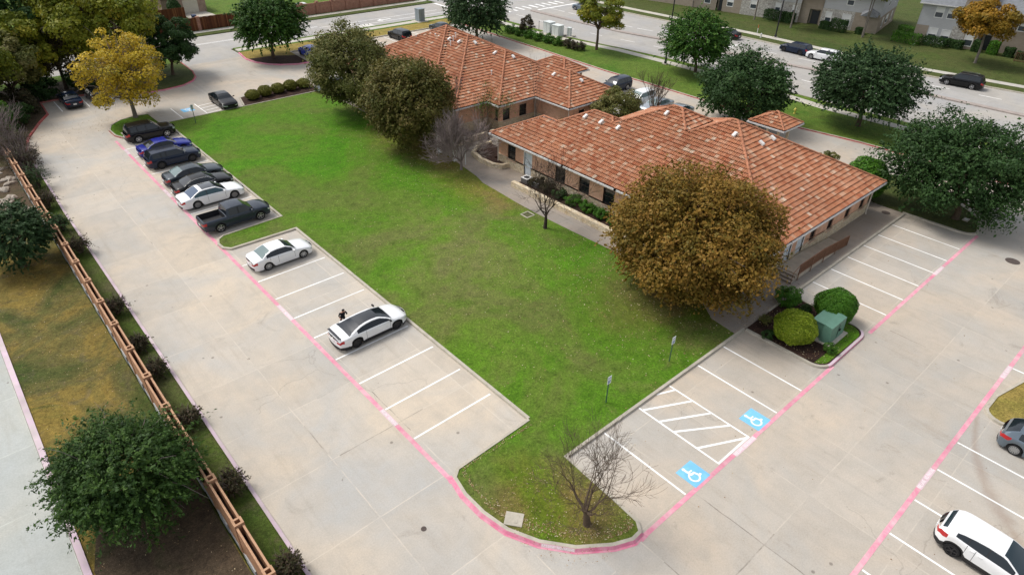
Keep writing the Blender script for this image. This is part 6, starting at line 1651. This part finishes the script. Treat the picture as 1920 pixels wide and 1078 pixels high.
# utility cabinets on the verge
CABW = M("white_cabinet_paint", (.66,.70,.69), .5, .4, var=.08)
CABG = M("grey_cabinet_paint", (.25,.29,.32), .5, .4, var=.1)
def cabinet(label, x, y, lx, ly, h, mat_, rz_=0., pad=True, z=.1, grp=None):
    t = thing("utility_cabinet", label, "utility cabinet", (x,y,z), rz_, grp)
    q = MB(); q.box(-lx/2,lx/2,-ly/2,ly/2,0,h); q.build("casing", mat_, t)
    q = MB(); q.box(-lx/2-.04,lx/2+.04,-ly/2-.04,ly/2+.04,h+.002,h+.07); q.build("lid", mat_, t)
    q = MB(); q.box(-.012,.012,-ly/2-.008,ly/2+.008,.12,h-.08); q.box(-lx/2-.008,lx/2+.008,-.012,.012,.12,h-.08); q.build("door_seam", BLACKT, t)
    if pad: q = MB(); q.box(-lx/2-.5,lx/2+.5,-ly/2-.5,ly/2+.5,-.1,.05); q.build("pad", PADC, t)
cabinet("tall grey cabinet on a wide pale pad by the side street", 67.9, 100.1, 1.2, 1.2, 2.0, CABG)
cabinet("pale white double-door cabinet nearer the red shrub", 79.9, 80.3, 1.3, 1.5, 1.75, CABW)
cabinet("pale white cabinet of the pair, nearer the small one", 80.0, 78.4, 1.3, 1.5, 1.55, CABW)
cabinet("small pale blue-white cabinet alone on the verge", 81.2, 76.9, .6, .6, 1.25, CABW, .3)
q = MB(); q.quad((79.2,76.4,.113),(81.0,76.4,.113),(81.0,81.8,.113),(79.2,81.8,.113)); struct("bare_soil", q, SOIL)
# hydrants and markers
HYY = M("yellow_hydrant_paint", (.62,.55,.12), .5, .4, var=.1); HYW = M("white_hydrant_paint", (.66,.66,.62), .5, .4, var=.1)
def hydrant(label, x, y, mat_):
    t = thing("fire_hydrant", label, "fire hydrant", (x,y,.1))
    q = MB(); q.lathe([(.16,0),(.16,.05),(.1,.07),(.1,.48),(.15,.50),(.15,.55),(.11,.62),(.04,.70),(.0,.72)], 12); q.build("barrel", mat_, t)
    for a in (0, 2.1, 4.2):
        q = MB(); q.tube([(.08*math.cos(a),.08*math.sin(a),.40),(.20*math.cos(a),.20*math.sin(a),.40)], .055, 8); q.build("outlet", mat_, t)
hydrant("yellow fire hydrant on the turf beyond the near office roof", 75.46, 34.03, HYY)
hydrant("white fire hydrant on the far verge", 106.2, 56.9, HYW)
t = thing("utility_marker", "white marker post with orange top on the far verge", "marker post", (107.7,58.5,.1))
q = MB(); q.tube([(0,0,-.1),(0,0,1.0)], .05, 8); q.build("post", WTRIM, t); q = MB(); q.tube([(0,0,1.0),(0,0,1.5)], .06, 8); q.build("top", M("orange_marker", (.5,.14,.05), .6, .3, var=.1), t)
# lamp posts
def lamp(label, x, y, h=9.0):
    t = thing("street_lamp", label, "street lamp", (x,y,.1), group="black street lamps")
    q = MB(); q.box(-.32,.32,-.32,.32,-.1,.1); q.build("footing", PADC, t)
    q = MB(); q.lathe([(.2,.1),(.2,.3),(.12,.5),(.10,h*.5),(.075,h)], 10); q.build("pole", BLACKT, t)
    q = MB(); q.tube([(0,0,h-.05),(.5,0,h+.15),(1.1,0,h+.18)], .04, 6); q.build("arm", BLACKT, t)
    q = MB(); q.box(.9,1.6,-.15,.15,h+.12,h+.24); q.build("lamp_head", BLACKT, t)
lamp("black street lamp on the near verge by the round green tree", 80.35, 56.76); lamp("black street lamp on the far verge before the apartments", 108.2, 55.4)
t = thing("sign_post", "thin grey sign post at the street corner", "sign post", (77.9,101.4,.1))
q = MB(); q.tube([(0,0,-.1),(0,0,3.0)], .035, 6); q.build("post", GUTTER, t); q = MB(); q.box(-.02,.02,-.3,.3,2.4,3.0); q.build("plate", GUTTER, t)
t = thing("sign_post", "thin dark post between the red shrub and the white cabinets", "sign post", (79.3,82.1,.1))
q = MB(); q.tube([(0,0,-.1),(0,0,1.6)], .04, 6); q.build("post", BLACKT, t); q = MB(); q.lathe([(.06,1.6),(.05,1.68),(0,1.7)], 8); q.build("cap", BLACKT, t)

# ------------------------------------------------------------------ fence, boundary wall, house
CEDAR = None
def cedar():
    m, t_, b_, out = nt("stained_cedar"); g = G(t_); P(b_, .75, .2); pos = g.pos(); X, Y, Z = g.sep(pos)
    w = g.n("TexWhiteNoise", noise_dimensions='1D'); g.l(g.math('FLOOR', g.math('DIVIDE', X, .145)), w.inputs["W"])
    c = g.ramp(w.outputs["Value"], [(0.,(.085,.028,.012)),(.6,(.12,.042,.018)),(.9,(.18,.070,.028)),(1.,(.24,.10,.04))])
    c = g.mix(1., c, g.ramp(g.noise(1., 4, .6, g.mapv(pos, (9,9,.6))), [(.3,.75),(.7,1.2)]), 'MULTIPLY'); g.l(c, b_.inputs["Base Color"]); return m
CEDAR = cedar()
t = thing("wooden_fence", "dark red-brown board fence with brick pillars along the side street", "fence", (0,0,0))
for x0, x1 in ((-6,.8),(1.3,7.8),(8.3,14.8),(15.3,21.8),(22.3,28.6),(29.1,35.5),(36.0,43.0),(43.5,50.0)):
    q = MB(); x = x0
    while x < x1-.01:
        q.box(x, min(x+.138, x1), 115.42, 115.45, .08, 2.05+.012*math.sin(x*37)); x += .145
    q.box(x0, x1, 115.36, 115.49, 2.075, 2.11); q.box(x0, x1, 115.455, 115.50, .5, .6); q.box(x0, x1, 115.455, 115.50, 1.5, 1.6)
    q.build("board_panel", CEDAR, t)
def bbox_uv(q, x0, x1, y0, y1, z0, z1, cap=1):
    for (ax_, ay), (bx_, by) in (((x0,y0),(x1,y0)),((x1,y0),(x1,y1)),((x1,y1),(x0,y1)),((x0,y1),(x0,y0))):
        L = abs(ax_-bx_)+abs(ay-by); o_ = ax_+ay; q.quad((ax_,ay,z0),(bx_,by,z0),(bx_,by,z1),(ax_,ay,z1), 0, [(o_,z0),(o_+L,z0),(o_+L,z1),(o_,z1)])
    q.quad((x0,y0,z1),(x1,y0,z1),(x1,y1,z1),(x0,y1,z1), cap, [(x0,y0),(x1,y0),(x1,y1),(x0,y1)])
for x in (1.05,8.05,15.05,22.05,28.85,35.75,43.25,50.3):
    q = MB(); bbox_uv(q, x-.25, x+.25, 115.2, 115.7, 0, 2.2); q.build("pillar", [BRICKR, BRICKR], t)
t = thing("boundary_wall", "brown-red brick boundary wall with piers along the side street", "wall", (0,0,0))
for k in range(9):
    x = 50.7+2.95*k
    q = MB(); bbox_uv(q, x+.25, x+2.70, 115.6, 115.8, 0, 1.95); q.build("wall_panel", [BRICKR, BRICKR], t)
    q = MB(); bbox_uv(q, x-.25+2.95, x+.25+2.95, 115.4, 115.92, 0, 2.2); q.build("pier", [BRICKR, BRICKR], t)
HB = wall_uv_brick("house_tan_brick", (.34,.22,.17), (.40,.28,.22), (.40,.34,.28), var=.25)
SHING = M("grey_shingle", (.19,.20,.215), .9, .2, var=.25, scale=2, bump=.3, bscale=12)
t = thing("brick_house", "tan brick house with a pale garage door at the top left edge", "house", (0,0,0))
q = MB()
wall_holes(q, 'y', 129.2, 34.6, 42.0, 0, 3.0, -1, [(38.1,40.7,0,2.25)], .12)
wall_holes(q, 'x', 42.0, 129.2, 142, 0, 3.0, 1, []); wall_holes(q, 'x', 34.6, 129.2, 134, 0, 3.0, -1, [])
wall_holes(q, 'y', 134, 26, 34.6, 0, 3.0, -1, [(31.6,32.9,.9,2.3)], .12); q.build("wall", HB, t)
q = MB(); at('y', 129.2, -1, 38.12, 40.68, .02, 2.23, -.11, -.04, q)
for k in range(4):
    for j in range(4): at('y', 129.2, -1, 38.2+.63*j, 38.72+.63*j, .12+.53*k, .52+.53*k, -.04, -.025, q)
q.build("garage_door", DOORT, t)
window(t, 'y', 134, -1, 31.6, 32.9, .9, 2.3, WTRIM, GLASSB)
q = MB(); zr_ = 3.0
q.v += [(34.1,128.7,zr_),(42.5,128.7,zr_),(42.5,142,zr_),(34.1,142,zr_),(38.3,133,5.2),(38.3,142,5.2)]
for f in ((0,1,4),(1,2,5,4),(3,0,4,5)): q.f.append(f); q.m.append(0)
q.v += [(25.5,133.5,zr_-.02),(34.5,133.5,zr_-.02),(34.5,142,zr_-.02),(25.5,142,zr_-.02),(29.8,137.7,5.1),(34.5,137.7,5.1)]
for f in ((6,7,11,10),(9,6,10),(8,9,10,11)): q.f.append(f); q.m.append(0)
q.build("roof", SHING, t)
q = MB(); q.box(34.1,42.5,128.64,128.7,2.86,3.0); q.box(42.5,42.56,128.64,142,2.86,3.0); q.build("fascia", GUTTER, t)
turf("driveway", [(36.6,115.8),(43,115.8),(41.6,129.2),(37.6,129.2)], PADC, .115)
t = thing("wheelie_bin", "dark blue bin beside the house's pale driveway", "bin", (37.3,122.0,.1))
q = MB(); q.v += [(-.25,-.3,.08),(.25,-.3,.08),(.25,.3,.08),(-.25,.3,.08),(-.32,-.38,1.0),(.32,-.38,1.0),(.32,.38,1.0),(-.32,.38,1.0)]
for f in ((0,1,5,4),(1,2,6,5),(2,3,7,6),(3,0,4,7),(0,3,2,1)): q.f.append(f); q.m.append(0)
BINB = M("navy_bin_plastic", (.012,.035,.10), .5, .4, var=.1)
q.build("body", BINB, t); q = MB(); q.box(-.34,.34,-.40,.42,1.003,1.07); q.build("lid", BINB, t)
q = MB(); q.tube([(-.3,.32,.1),(.3,.32,.1)], .1, 10); q.build("wheels", BLACKT, t)
t = thing("wooden_fence", "short dark inner fence before the brick house", "fence", (0,0,0))
q = MB()
for k in range(48): q.box(30.0+.145*k, 30.138+.145*k, 125.0, 125.03, .08, 1.95)
q.build("board_panel", CEDAR, t); q = MB(); q.box(30.0,36.95,125.035,125.07,.5,.6); q.box(30.0,36.95,125.035,125.07,1.5,1.6); q.build("rail", CEDAR, t)
shrub("cypress_bush", "dense round evergreen in front of the brick house", (36.0,127.2), 1.15, 2.9, 'hedge', 4000, .2, 200, ground=.1)

# ------------------------------------------------------------------ apartments beyond the street
SID = M("white_siding", (.50,.51,.53), .8, .2, var=.08, scale=1.)
def siding(name, c):
    m, t_, b_, out = nt(name); g = G(t_); P(b_, .8, .2); uv = g.n("UVMap").outputs[0]; X, Y, Z = g.sep(uv)
    fr = g.math('FRACT', g.math('DIVIDE', Y, .2)); cc = g.mix(g.math('LESS_THAN', fr, .10), c, tuple(x*.75 for x in c))
    cc = g.mix(1., cc, g.ramp(g.noise(.5, 4, .6, uv), [(.3,.92),(.7,1.05)]), 'MULTIPLY'); g.l(cc, b_.inputs["Base Color"])
    g.l(g.bump(fr, .4, .03), b_.inputs["Normal"]); return m
SIDING = siding("pale_lap_siding", (.50,.505,.52)); STUCCO = wall_uv_brick("tan_stucco_brick", (.34,.285,.225), (.37,.31,.25), (.33,.28,.22), bw=.6, bh=.2, var=.12)
WSTONE = stone_mat("white_ashlar_stone", [(.0,(.44,.42,.39)),(.5,(.58,.56,.52)),(1.,(.50,.48,.44))], (.33,.30,.27), 2.2)
TH = math.radians(11.5)
def apt(label, ox, oy):
    return thing("apartment_block", label, "apartment block", (ox, oy, .1), TH)
def pane_win(parent, ax, fx, s, u0, u1, z0, z1):
    w = window(parent, ax, fx, s, u0, u1, z0, z1, WTRIM, glass("apt_glass",(.06,.075,.09),.1), .04, .10, True, True); return w
# local frame: y runs up-left along the facade, x away from the street; facade faces -x
A = apt("tan and white siding apartment block at the top edge, its porch roof dark grey", 124.5, 46.0)
def facade(parent, name, mat_, ax, fx, a, c, z0, z1, s, holes):
    q = MB(); wall_holes(q, ax, fx, a, c, z0, z1, s, holes, .1); return q.build(name, mat_, parent)
WA = [(4.45,5.95,.55,2.55),(7.65,8.75,.6,2.55),(13.85,14.6,1.1,2.85),(16.65,17.7,1.3,2.85),(21.0,22.3,1.2,2.8)]
facade(A, "tan_wall", STUCCO, 'x', 0., 0., 4.0, 0, 3.0, -1, [])
facade(A, "stone_wall", WSTONE, 'x', .003, 4.0, 9.4, 0, 3.0, -1, WA[:2])
facade(A, "tan_wall", STUCCO, 'x', .4, 9.4, 13.2, 0, 6.2, -1, [(9.7,11.6,0,2.5)])
facade(A, "stone_wall", WSTONE, 'x', 0., 13.2, 24.0, 0, 3.2, -1, WA[2:]); facade(A, "siding_wall", SIDING, 'x', 0.002, 13.2, 24.0, 3.2, 6.2, -1, [(16.5,17.6,3.9,5.6)])
facade(A, "siding_wall", SIDING, 'x', .06, 0, 9.4, 3.0, 6.2, -1, [(4.6,5.8,3.9,5.6)])
facade(A, "stone_wall", STUCCO, 'x', .0, 24.0, 50.0, 0, 6.2, -1, [(25.5,26.8,1.0,2.6),(30,31.3,1.0,2.6),(27.6,28.8,0,2.4)])
facade(A, "tan_wall", STUCCO, 'y', 0., 0., 14.0, 0, 2.6, -1, [(3.2,4.2,.5,2.2),(6.0,8.0,.7,2.2),(10.5,11.5,.5,2.2)])
facade(A, "siding_wall", SIDING, 'y', .002, 0., 14.0, 2.6, 6.2, -1, [(5,6.2,3.7,5.4),(10.3,11.5,3.7,5.4)])
facade(A, "recess_wall", STUCCO, 'y', 9.4, 0., .4, 0, 6.2, 1, []); facade(A, "recess_wall", STUCCO, 'y', 13.2, 0., .4, 0, 6.2, -1, [])
for u0,u1,z0,z1 in WA + [(25.5,26.8,1.0,2.6),(30,31.3,1.0,2.6)]: pane_win(A, 'x', 0., -1, u0, u1, z0, z1)
for u0,u1,z0,z1 in [(4.6,5.8,3.9,5.6)]: pane_win(A, 'x', .06, -1, u0, u1, z0, z1)
pane_win(A, 'x', 0., -1, 16.5, 17.6, 3.9, 5.6)
for u0,u1,z0,z1 in [(3.2,4.2,.5,2.2),(6.0,8.0,.7,2.2),(10.5,11.5,.5,2.2),(5,6.2,3.7,5.4),(10.3,11.5,3.7,5.4)]: pane_win(A, 'y', 0., -1, u0, u1, z0, z1)
DKD = M("dark_entry_door", (.045,.05,.055), .5, .4, var=.1)
for fx, u0, u1 in ((.4,9.7,11.6),(0.,27.6,28.8)):
    q = MB(); at('x', fx, -1, u0, u1, 0, 2.45, -.8, -.7, q); q.build("recess", STUCCO, A); q = MB(); at('x', fx, -1, u0+.3, u1-.3, 0, 2.2, -.7, -.64, q); q.build("door", DKD, A)
q = MB(); q.v += [(-1.1,.2,2.75),(-1.1,2.9,2.75),(.0,2.9,3.35),(.0,.2,3.35),(-1.1,1.55,3.75),(.0,1.55,3.95)]
for f in ((1,0,4),(0,3,5,4),(2,1,4,5),(0,1,2,3)): q.f.append(f); q.m.append(0)
q.build("porch_roof", SHING, A)
q = MB(); q.box(-.5,14.5,-.5,50,6.2,6.35); q.v += [(-.5,-.5,6.35),(14.5,-.5,6.35),(14.5,50,6.35),(-.5,50,6.35),(7,6,9.2),(7,50,9.2)]; n = 8
for f in ((0,1,4),(1,2,5,4),(3,0,4,5),(2,3,5)): q.f.append(tuple(n+i for i in f)); q.m.append(0)
q.build("roof", SHING, A)
B_ = apt("pale two-storey apartment wing with grey roof and white windows at the right", 125.06, 39.19)
WB = [(-2.3,-1.0,.5,2.45),(-4.15,-2.85,.5,2.4),(-7.55,-6.25,.4,2.35)]; WBU = [(-2.25,-1.0,3.95,5.6),(-4.0,-2.75,3.98,5.6)]
facade(B_, "siding_wall", SIDING, 'x', .05, -4.7, 1.0, 2.65, 6.0, -1, WBU)
facade(B_, "tan_wall", STUCCO, 'x', 0., -.85, 1.0, 0, 2.65, -1, []); facade(B_, "stone_wall", SIDING, 'x', .02, -4.2, -.85, 0, 2.65, -1, WB[:2])
facade(B_, "stone_wall", WSTONE, 'x', -.03, -6.1, -4.2, 0, 3.1, -1, []); facade(B_, "tan_wall", STUCCO, 'x', .0, -8.0, -6.1, 0, 3.2, -1, WB[2:])
facade(B_, "tan_wall", STUCCO, 'x', .1, -8.0, -4.7, 3.1, 7.4, -1, []); facade(B_, "tan_wall", STUCCO, 'x', .9, -34.0, -8.0, 0, 5.4, -1, [(-9.8,-8.4,0,2.3),(-14.0,-12.5,3.4,5.0)])
facade(B_, "recess_wall", STUCCO, 'y', -8.0, 0., .9, 0, 5.4, -1, [])
facade(B_, "siding_wall", SIDING, 'y', 1.0, 0., 14.0, 0, 6.0, 1, [])
for w in WB: pane_win(B_, 'x', .0, -1, *w)
for w in WBU: pane_win(B_, 'x', .05, -1, *w)
pane_win(B_, 'x', .9, -1, -14.0, -12.5, 3.4, 5.0)
q = MB(); at('x', .9, -1, -9.8, -8.4, 0, 2.3, -.6, -.5, q); q.build("door", DKD, B_)
q = MB(); q.v += [(-.5,-4.7,6.0),(-.5,1.5,6.0),(6,1.5,9.0),(6,-4.7,9.0),(-.5,-4.7,5.85),(-.5,1.5,5.85),(14,1.5,6.0),(14,-4.7,6.0)]
for f in ((0,1,2,3),(4,5,1,0),(1,6,2),(2,6,7,3)): q.f.append(f); q.m.append(0)
q.v += [(.3,-34,5.4),(.3,-8.0,5.4),(7,-8.0,8.6),(7,-34,8.6),(-.0,-8.1,7.4),(-.0,-4.6,7.4),(4,-4.6,9),(4,-8.1,9)]; n = 8
for f in ((0,1,2,3),(4,5,6,7)): q.f.append(tuple(n+i for i in f)); q.m.append(0)
q.build("roof", SHING, B_)
q = MB(); q.box(-.58,-.5,-4.7,1.5,5.85,6.0); q.box(.22,.3,-34,-8.0,5.25,5.4); q.build("gutter", GUTTER, B_)
t = thing("lattice_fence", "short dark lattice fence section by the apartment's right wall", "fence", (124.6,23.8,.1), TH)
q = MB()
for k in range(12): q.box(-.02,.02,-1.1+.2*k,-1.05+.2*k,0,1.3)
q.box(-.03,.03,-1.1,1.15,1.25,1.32); q.box(-.03,.03,-1.1,1.15,.1,.17); q.build("slats", BROWN, t); q = MB(); q.box(-.05,.05,-1.2,-1.1,0,1.4); q.box(-.05,.05,1.15,1.25,0,1.4); q.build("posts", BROWN, t)
q = MB()
FP = [(110.2,7),(109.0,20),(107.6,32),(106.8,43),(107.0,60),(106.5,73)]

# ------------------------------------------------------------------ the person standing beyond the white coupe
SKIN = M("skin", (.36,.20,.14), .6, .3, var=.06); HAIR = M("dark_hair", (.018,.013,.011), .7, .3, var=.1)
SHIRT = M("black_shirt_cloth", (.014,.014,.018), .9, .1, var=.2, scale=8); JEANS = M("dark_trousers_cloth", (.025,.028,.038), .9, .1, var=.2, scale=8); SHOE = M("dark_shoe", (.03,.03,.03), .6, .3, var=.1)
def skinned(name, verts, radii, links, root, mats, parent, sub=2):
    me = bpy.data.meshes.new(name); me.from_pydata(verts, links, []); o = bpy.data.objects.new(name, me); C.objects.link(o)
    md = o.modifiers.new("skin", 'SKIN'); md.use_smooth_shade = True
    for v, r in zip(me.skin_vertices[0].data, radii): v.radius = (r, r) if isinstance(r, float) else r
    for k, v in enumerate(me.skin_vertices[0].data): v.use_root = (k == root)
    sd = o.modifiers.new("sub", 'SUBSURF'); sd.levels = sd.render_levels = sub
    for m_ in mats: me.materials.append(m_)
    bpy.context.view_layer.update()
    nm = bpy.data.meshes.new_from_object(o.evaluated_get(bpy.context.evaluated_depsgraph_get()))
    bpy.data.objects.remove(o); nm.name = name
    if not nm.materials:
        for m_ in mats: nm.materials.append(m_)
    return nm
t = thing("person", "dark haired person in black shirt leaning at the far side of the white coupe", "person", (14.25,31.56,0), math.pi*.97)
# y forward, x right; one continuous body: legs, torso, neck, head, arms with fingers
V_ = [(0,0,.95),(0,.0,1.10),(0,.01,1.28),(0,.0,1.43),(0,.01,1.51),(0,.03,1.57),(0,.035,1.66),(0,.03,1.735)]
Rr = [(.155,.115),(.145,.105),(.17,.12),(.10,.075),(.052,.055),(.068,.08),(.078,.098),(.05,.06)]
K_ = [(0,1),(1,2),(2,3),(3,4),(4,5),(5,6),(6,7)]
def chain(start, pts, rs):
    p = start
    for q_, r in zip(pts, rs):
        V_.append(q_); Rr.append(r); K_.append((p, len(V_)-1)); p = len(V_)-1
    return p
for s in (-1, 1):
    e = chain(0, [(s*.10,0,.90),(s*.11,.015,.50),(s*.115,-.01,.10)], [.088,.058,.042]); chain(e, [(s*.125,.07,.055),(s*.13,.17,.04)], [.045,.032])
hands = []
w = chain(3, [(.185,0,1.42),(.235,-.03,1.15),(.215,.16,1.02),(.20,.21,1.00)], [.062,.045,.036,.032]); hands.append((w,(.20,.21,1.0),(-.1,.9,-.2)))
w = chain(3, [(-.185,0,1.42),(-.26,.10,1.19),(-.15,.24,1.40),(-.135,.25,1.44)], [.062,.045,.036,.032]); hands.append((w,(-.135,.25,1.44),(.25,.1,.9)))
for w, p, d in hands:
    d = Vector(d).normalized(); sd_ = d.orthogonal().normalized(); p = Vector(p)
    pm_ = chain(w, [tuple(p+d*.06)], [(.034,.020)])
    for k in range(4):
        o_ = sd_*(.027-.018*k); L = (.072,.080,.075,.058)[k]; up_ = d.cross(sd_)*(-.02)
        chain(pm_, [tuple(p+d*.085+o_), tuple(p+d*(.085+L*.5)+o_*1.1+up_*.6), tuple(p+d*(.085+L)+o_*1.1+up_*2)], [.0095,.0085,.0075])
    chain(w, [tuple(p+d*.035+sd_*.04), tuple(p+d*.065+sd_*.055)], [.011,.009])
def lean(p):
    x, y, z = p; k = max(0., z-.95); return (x, y+.40*k, z-.10*k)
V_ = [lean(p) for p in V_]
bm_ = skinned("body", V_, Rr, K_, 0, [SKIN, SHIRT, JEANS, SHOE, HAIR], t)
bo = link("body", bm_, t)
for pl_ in bm_.polygons:
    c_ = pl_.center.copy(); kk = max(0., (c_.z-.95)/.90); c_.z += .10*kk; c_.y -= .40*kk; arm = abs(c_.x) > .19 or c_.y > .13
    if c_.z < .085: pl_.material_index = 3
    elif c_.z < .96 and not arm: pl_.material_index = 2
    elif c_.z < 1.475 and not (arm and (c_.z < 1.10 or c_.y > .12)): pl_.material_index = 1
    else: pl_.material_index = 0
    pl_.use_smooth = True
hb = MB(); hb.lathe([(.001,.115),(.05,.105),(.085,.06),(.094,.0),(.088,-.04)], 14, origin=(0,.015,1.705))
hb.v = [(x, min(y,.07) if z < 1.74 else y, z) for x, y, z in hb.v]; hb.v = [lean(p) for p in hb.v]; hair = hb.build("hair", HAIR, t, smooth=True)
fb = MB(); fb.lathe([(.0,.02),(.012,.0),(.016,-.02),(.0,-.028)], 6, origin=(0,.135,1.655)); fb.v = [lean(p) for p in fb.v]; fb.build("nose", SKIN, t, smooth=True)
for s in (-1, 1):
    fb = MB(); fb.lathe([(0,.010),(.010,.004),(.010,-.004),(0,-.010)], 6, origin=(s*.032,.122,1.685)); fb.v = [lean(p) for p in fb.v]; fb.build("eye", HAIR, t)
    fb = MB(); fb.lathe([(0,.032),(.014,.015),(.014,-.015),(0,-.03)], 6, origin=(s*.083,.03,1.665)); fb.v = [lean(p) for p in fb.v]; fb.build("ear", SKIN, t)
fb = MB(); fb.box(-.024,.024,.118,.128,1.610,1.618); fb.v = [lean(p) for p in fb.v]; fb.build("mouth", M("lip", (.25,.09,.08), .6, .3, var=.05), t)
t2 = thing("phone", "dark phone held up by the person beside the white coupe", "phone", (0,0,0))
q = MB(); q.box(-.036,.036,-.005,.005,-.07,.07); ph = q.build("case", BLACKT, t2); q = MB(); q.box(-.033,.033,-.0065,-.0052,-.066,.066); q.build("screen", GLASS, t2)
t2.matrix_world = Matrix.Translation((14.25,31.56,0)) @ Matrix.Rotation(math.pi*.97, 4, 'Z') @ Matrix.Translation(lean((-.115,.285,1.53)))
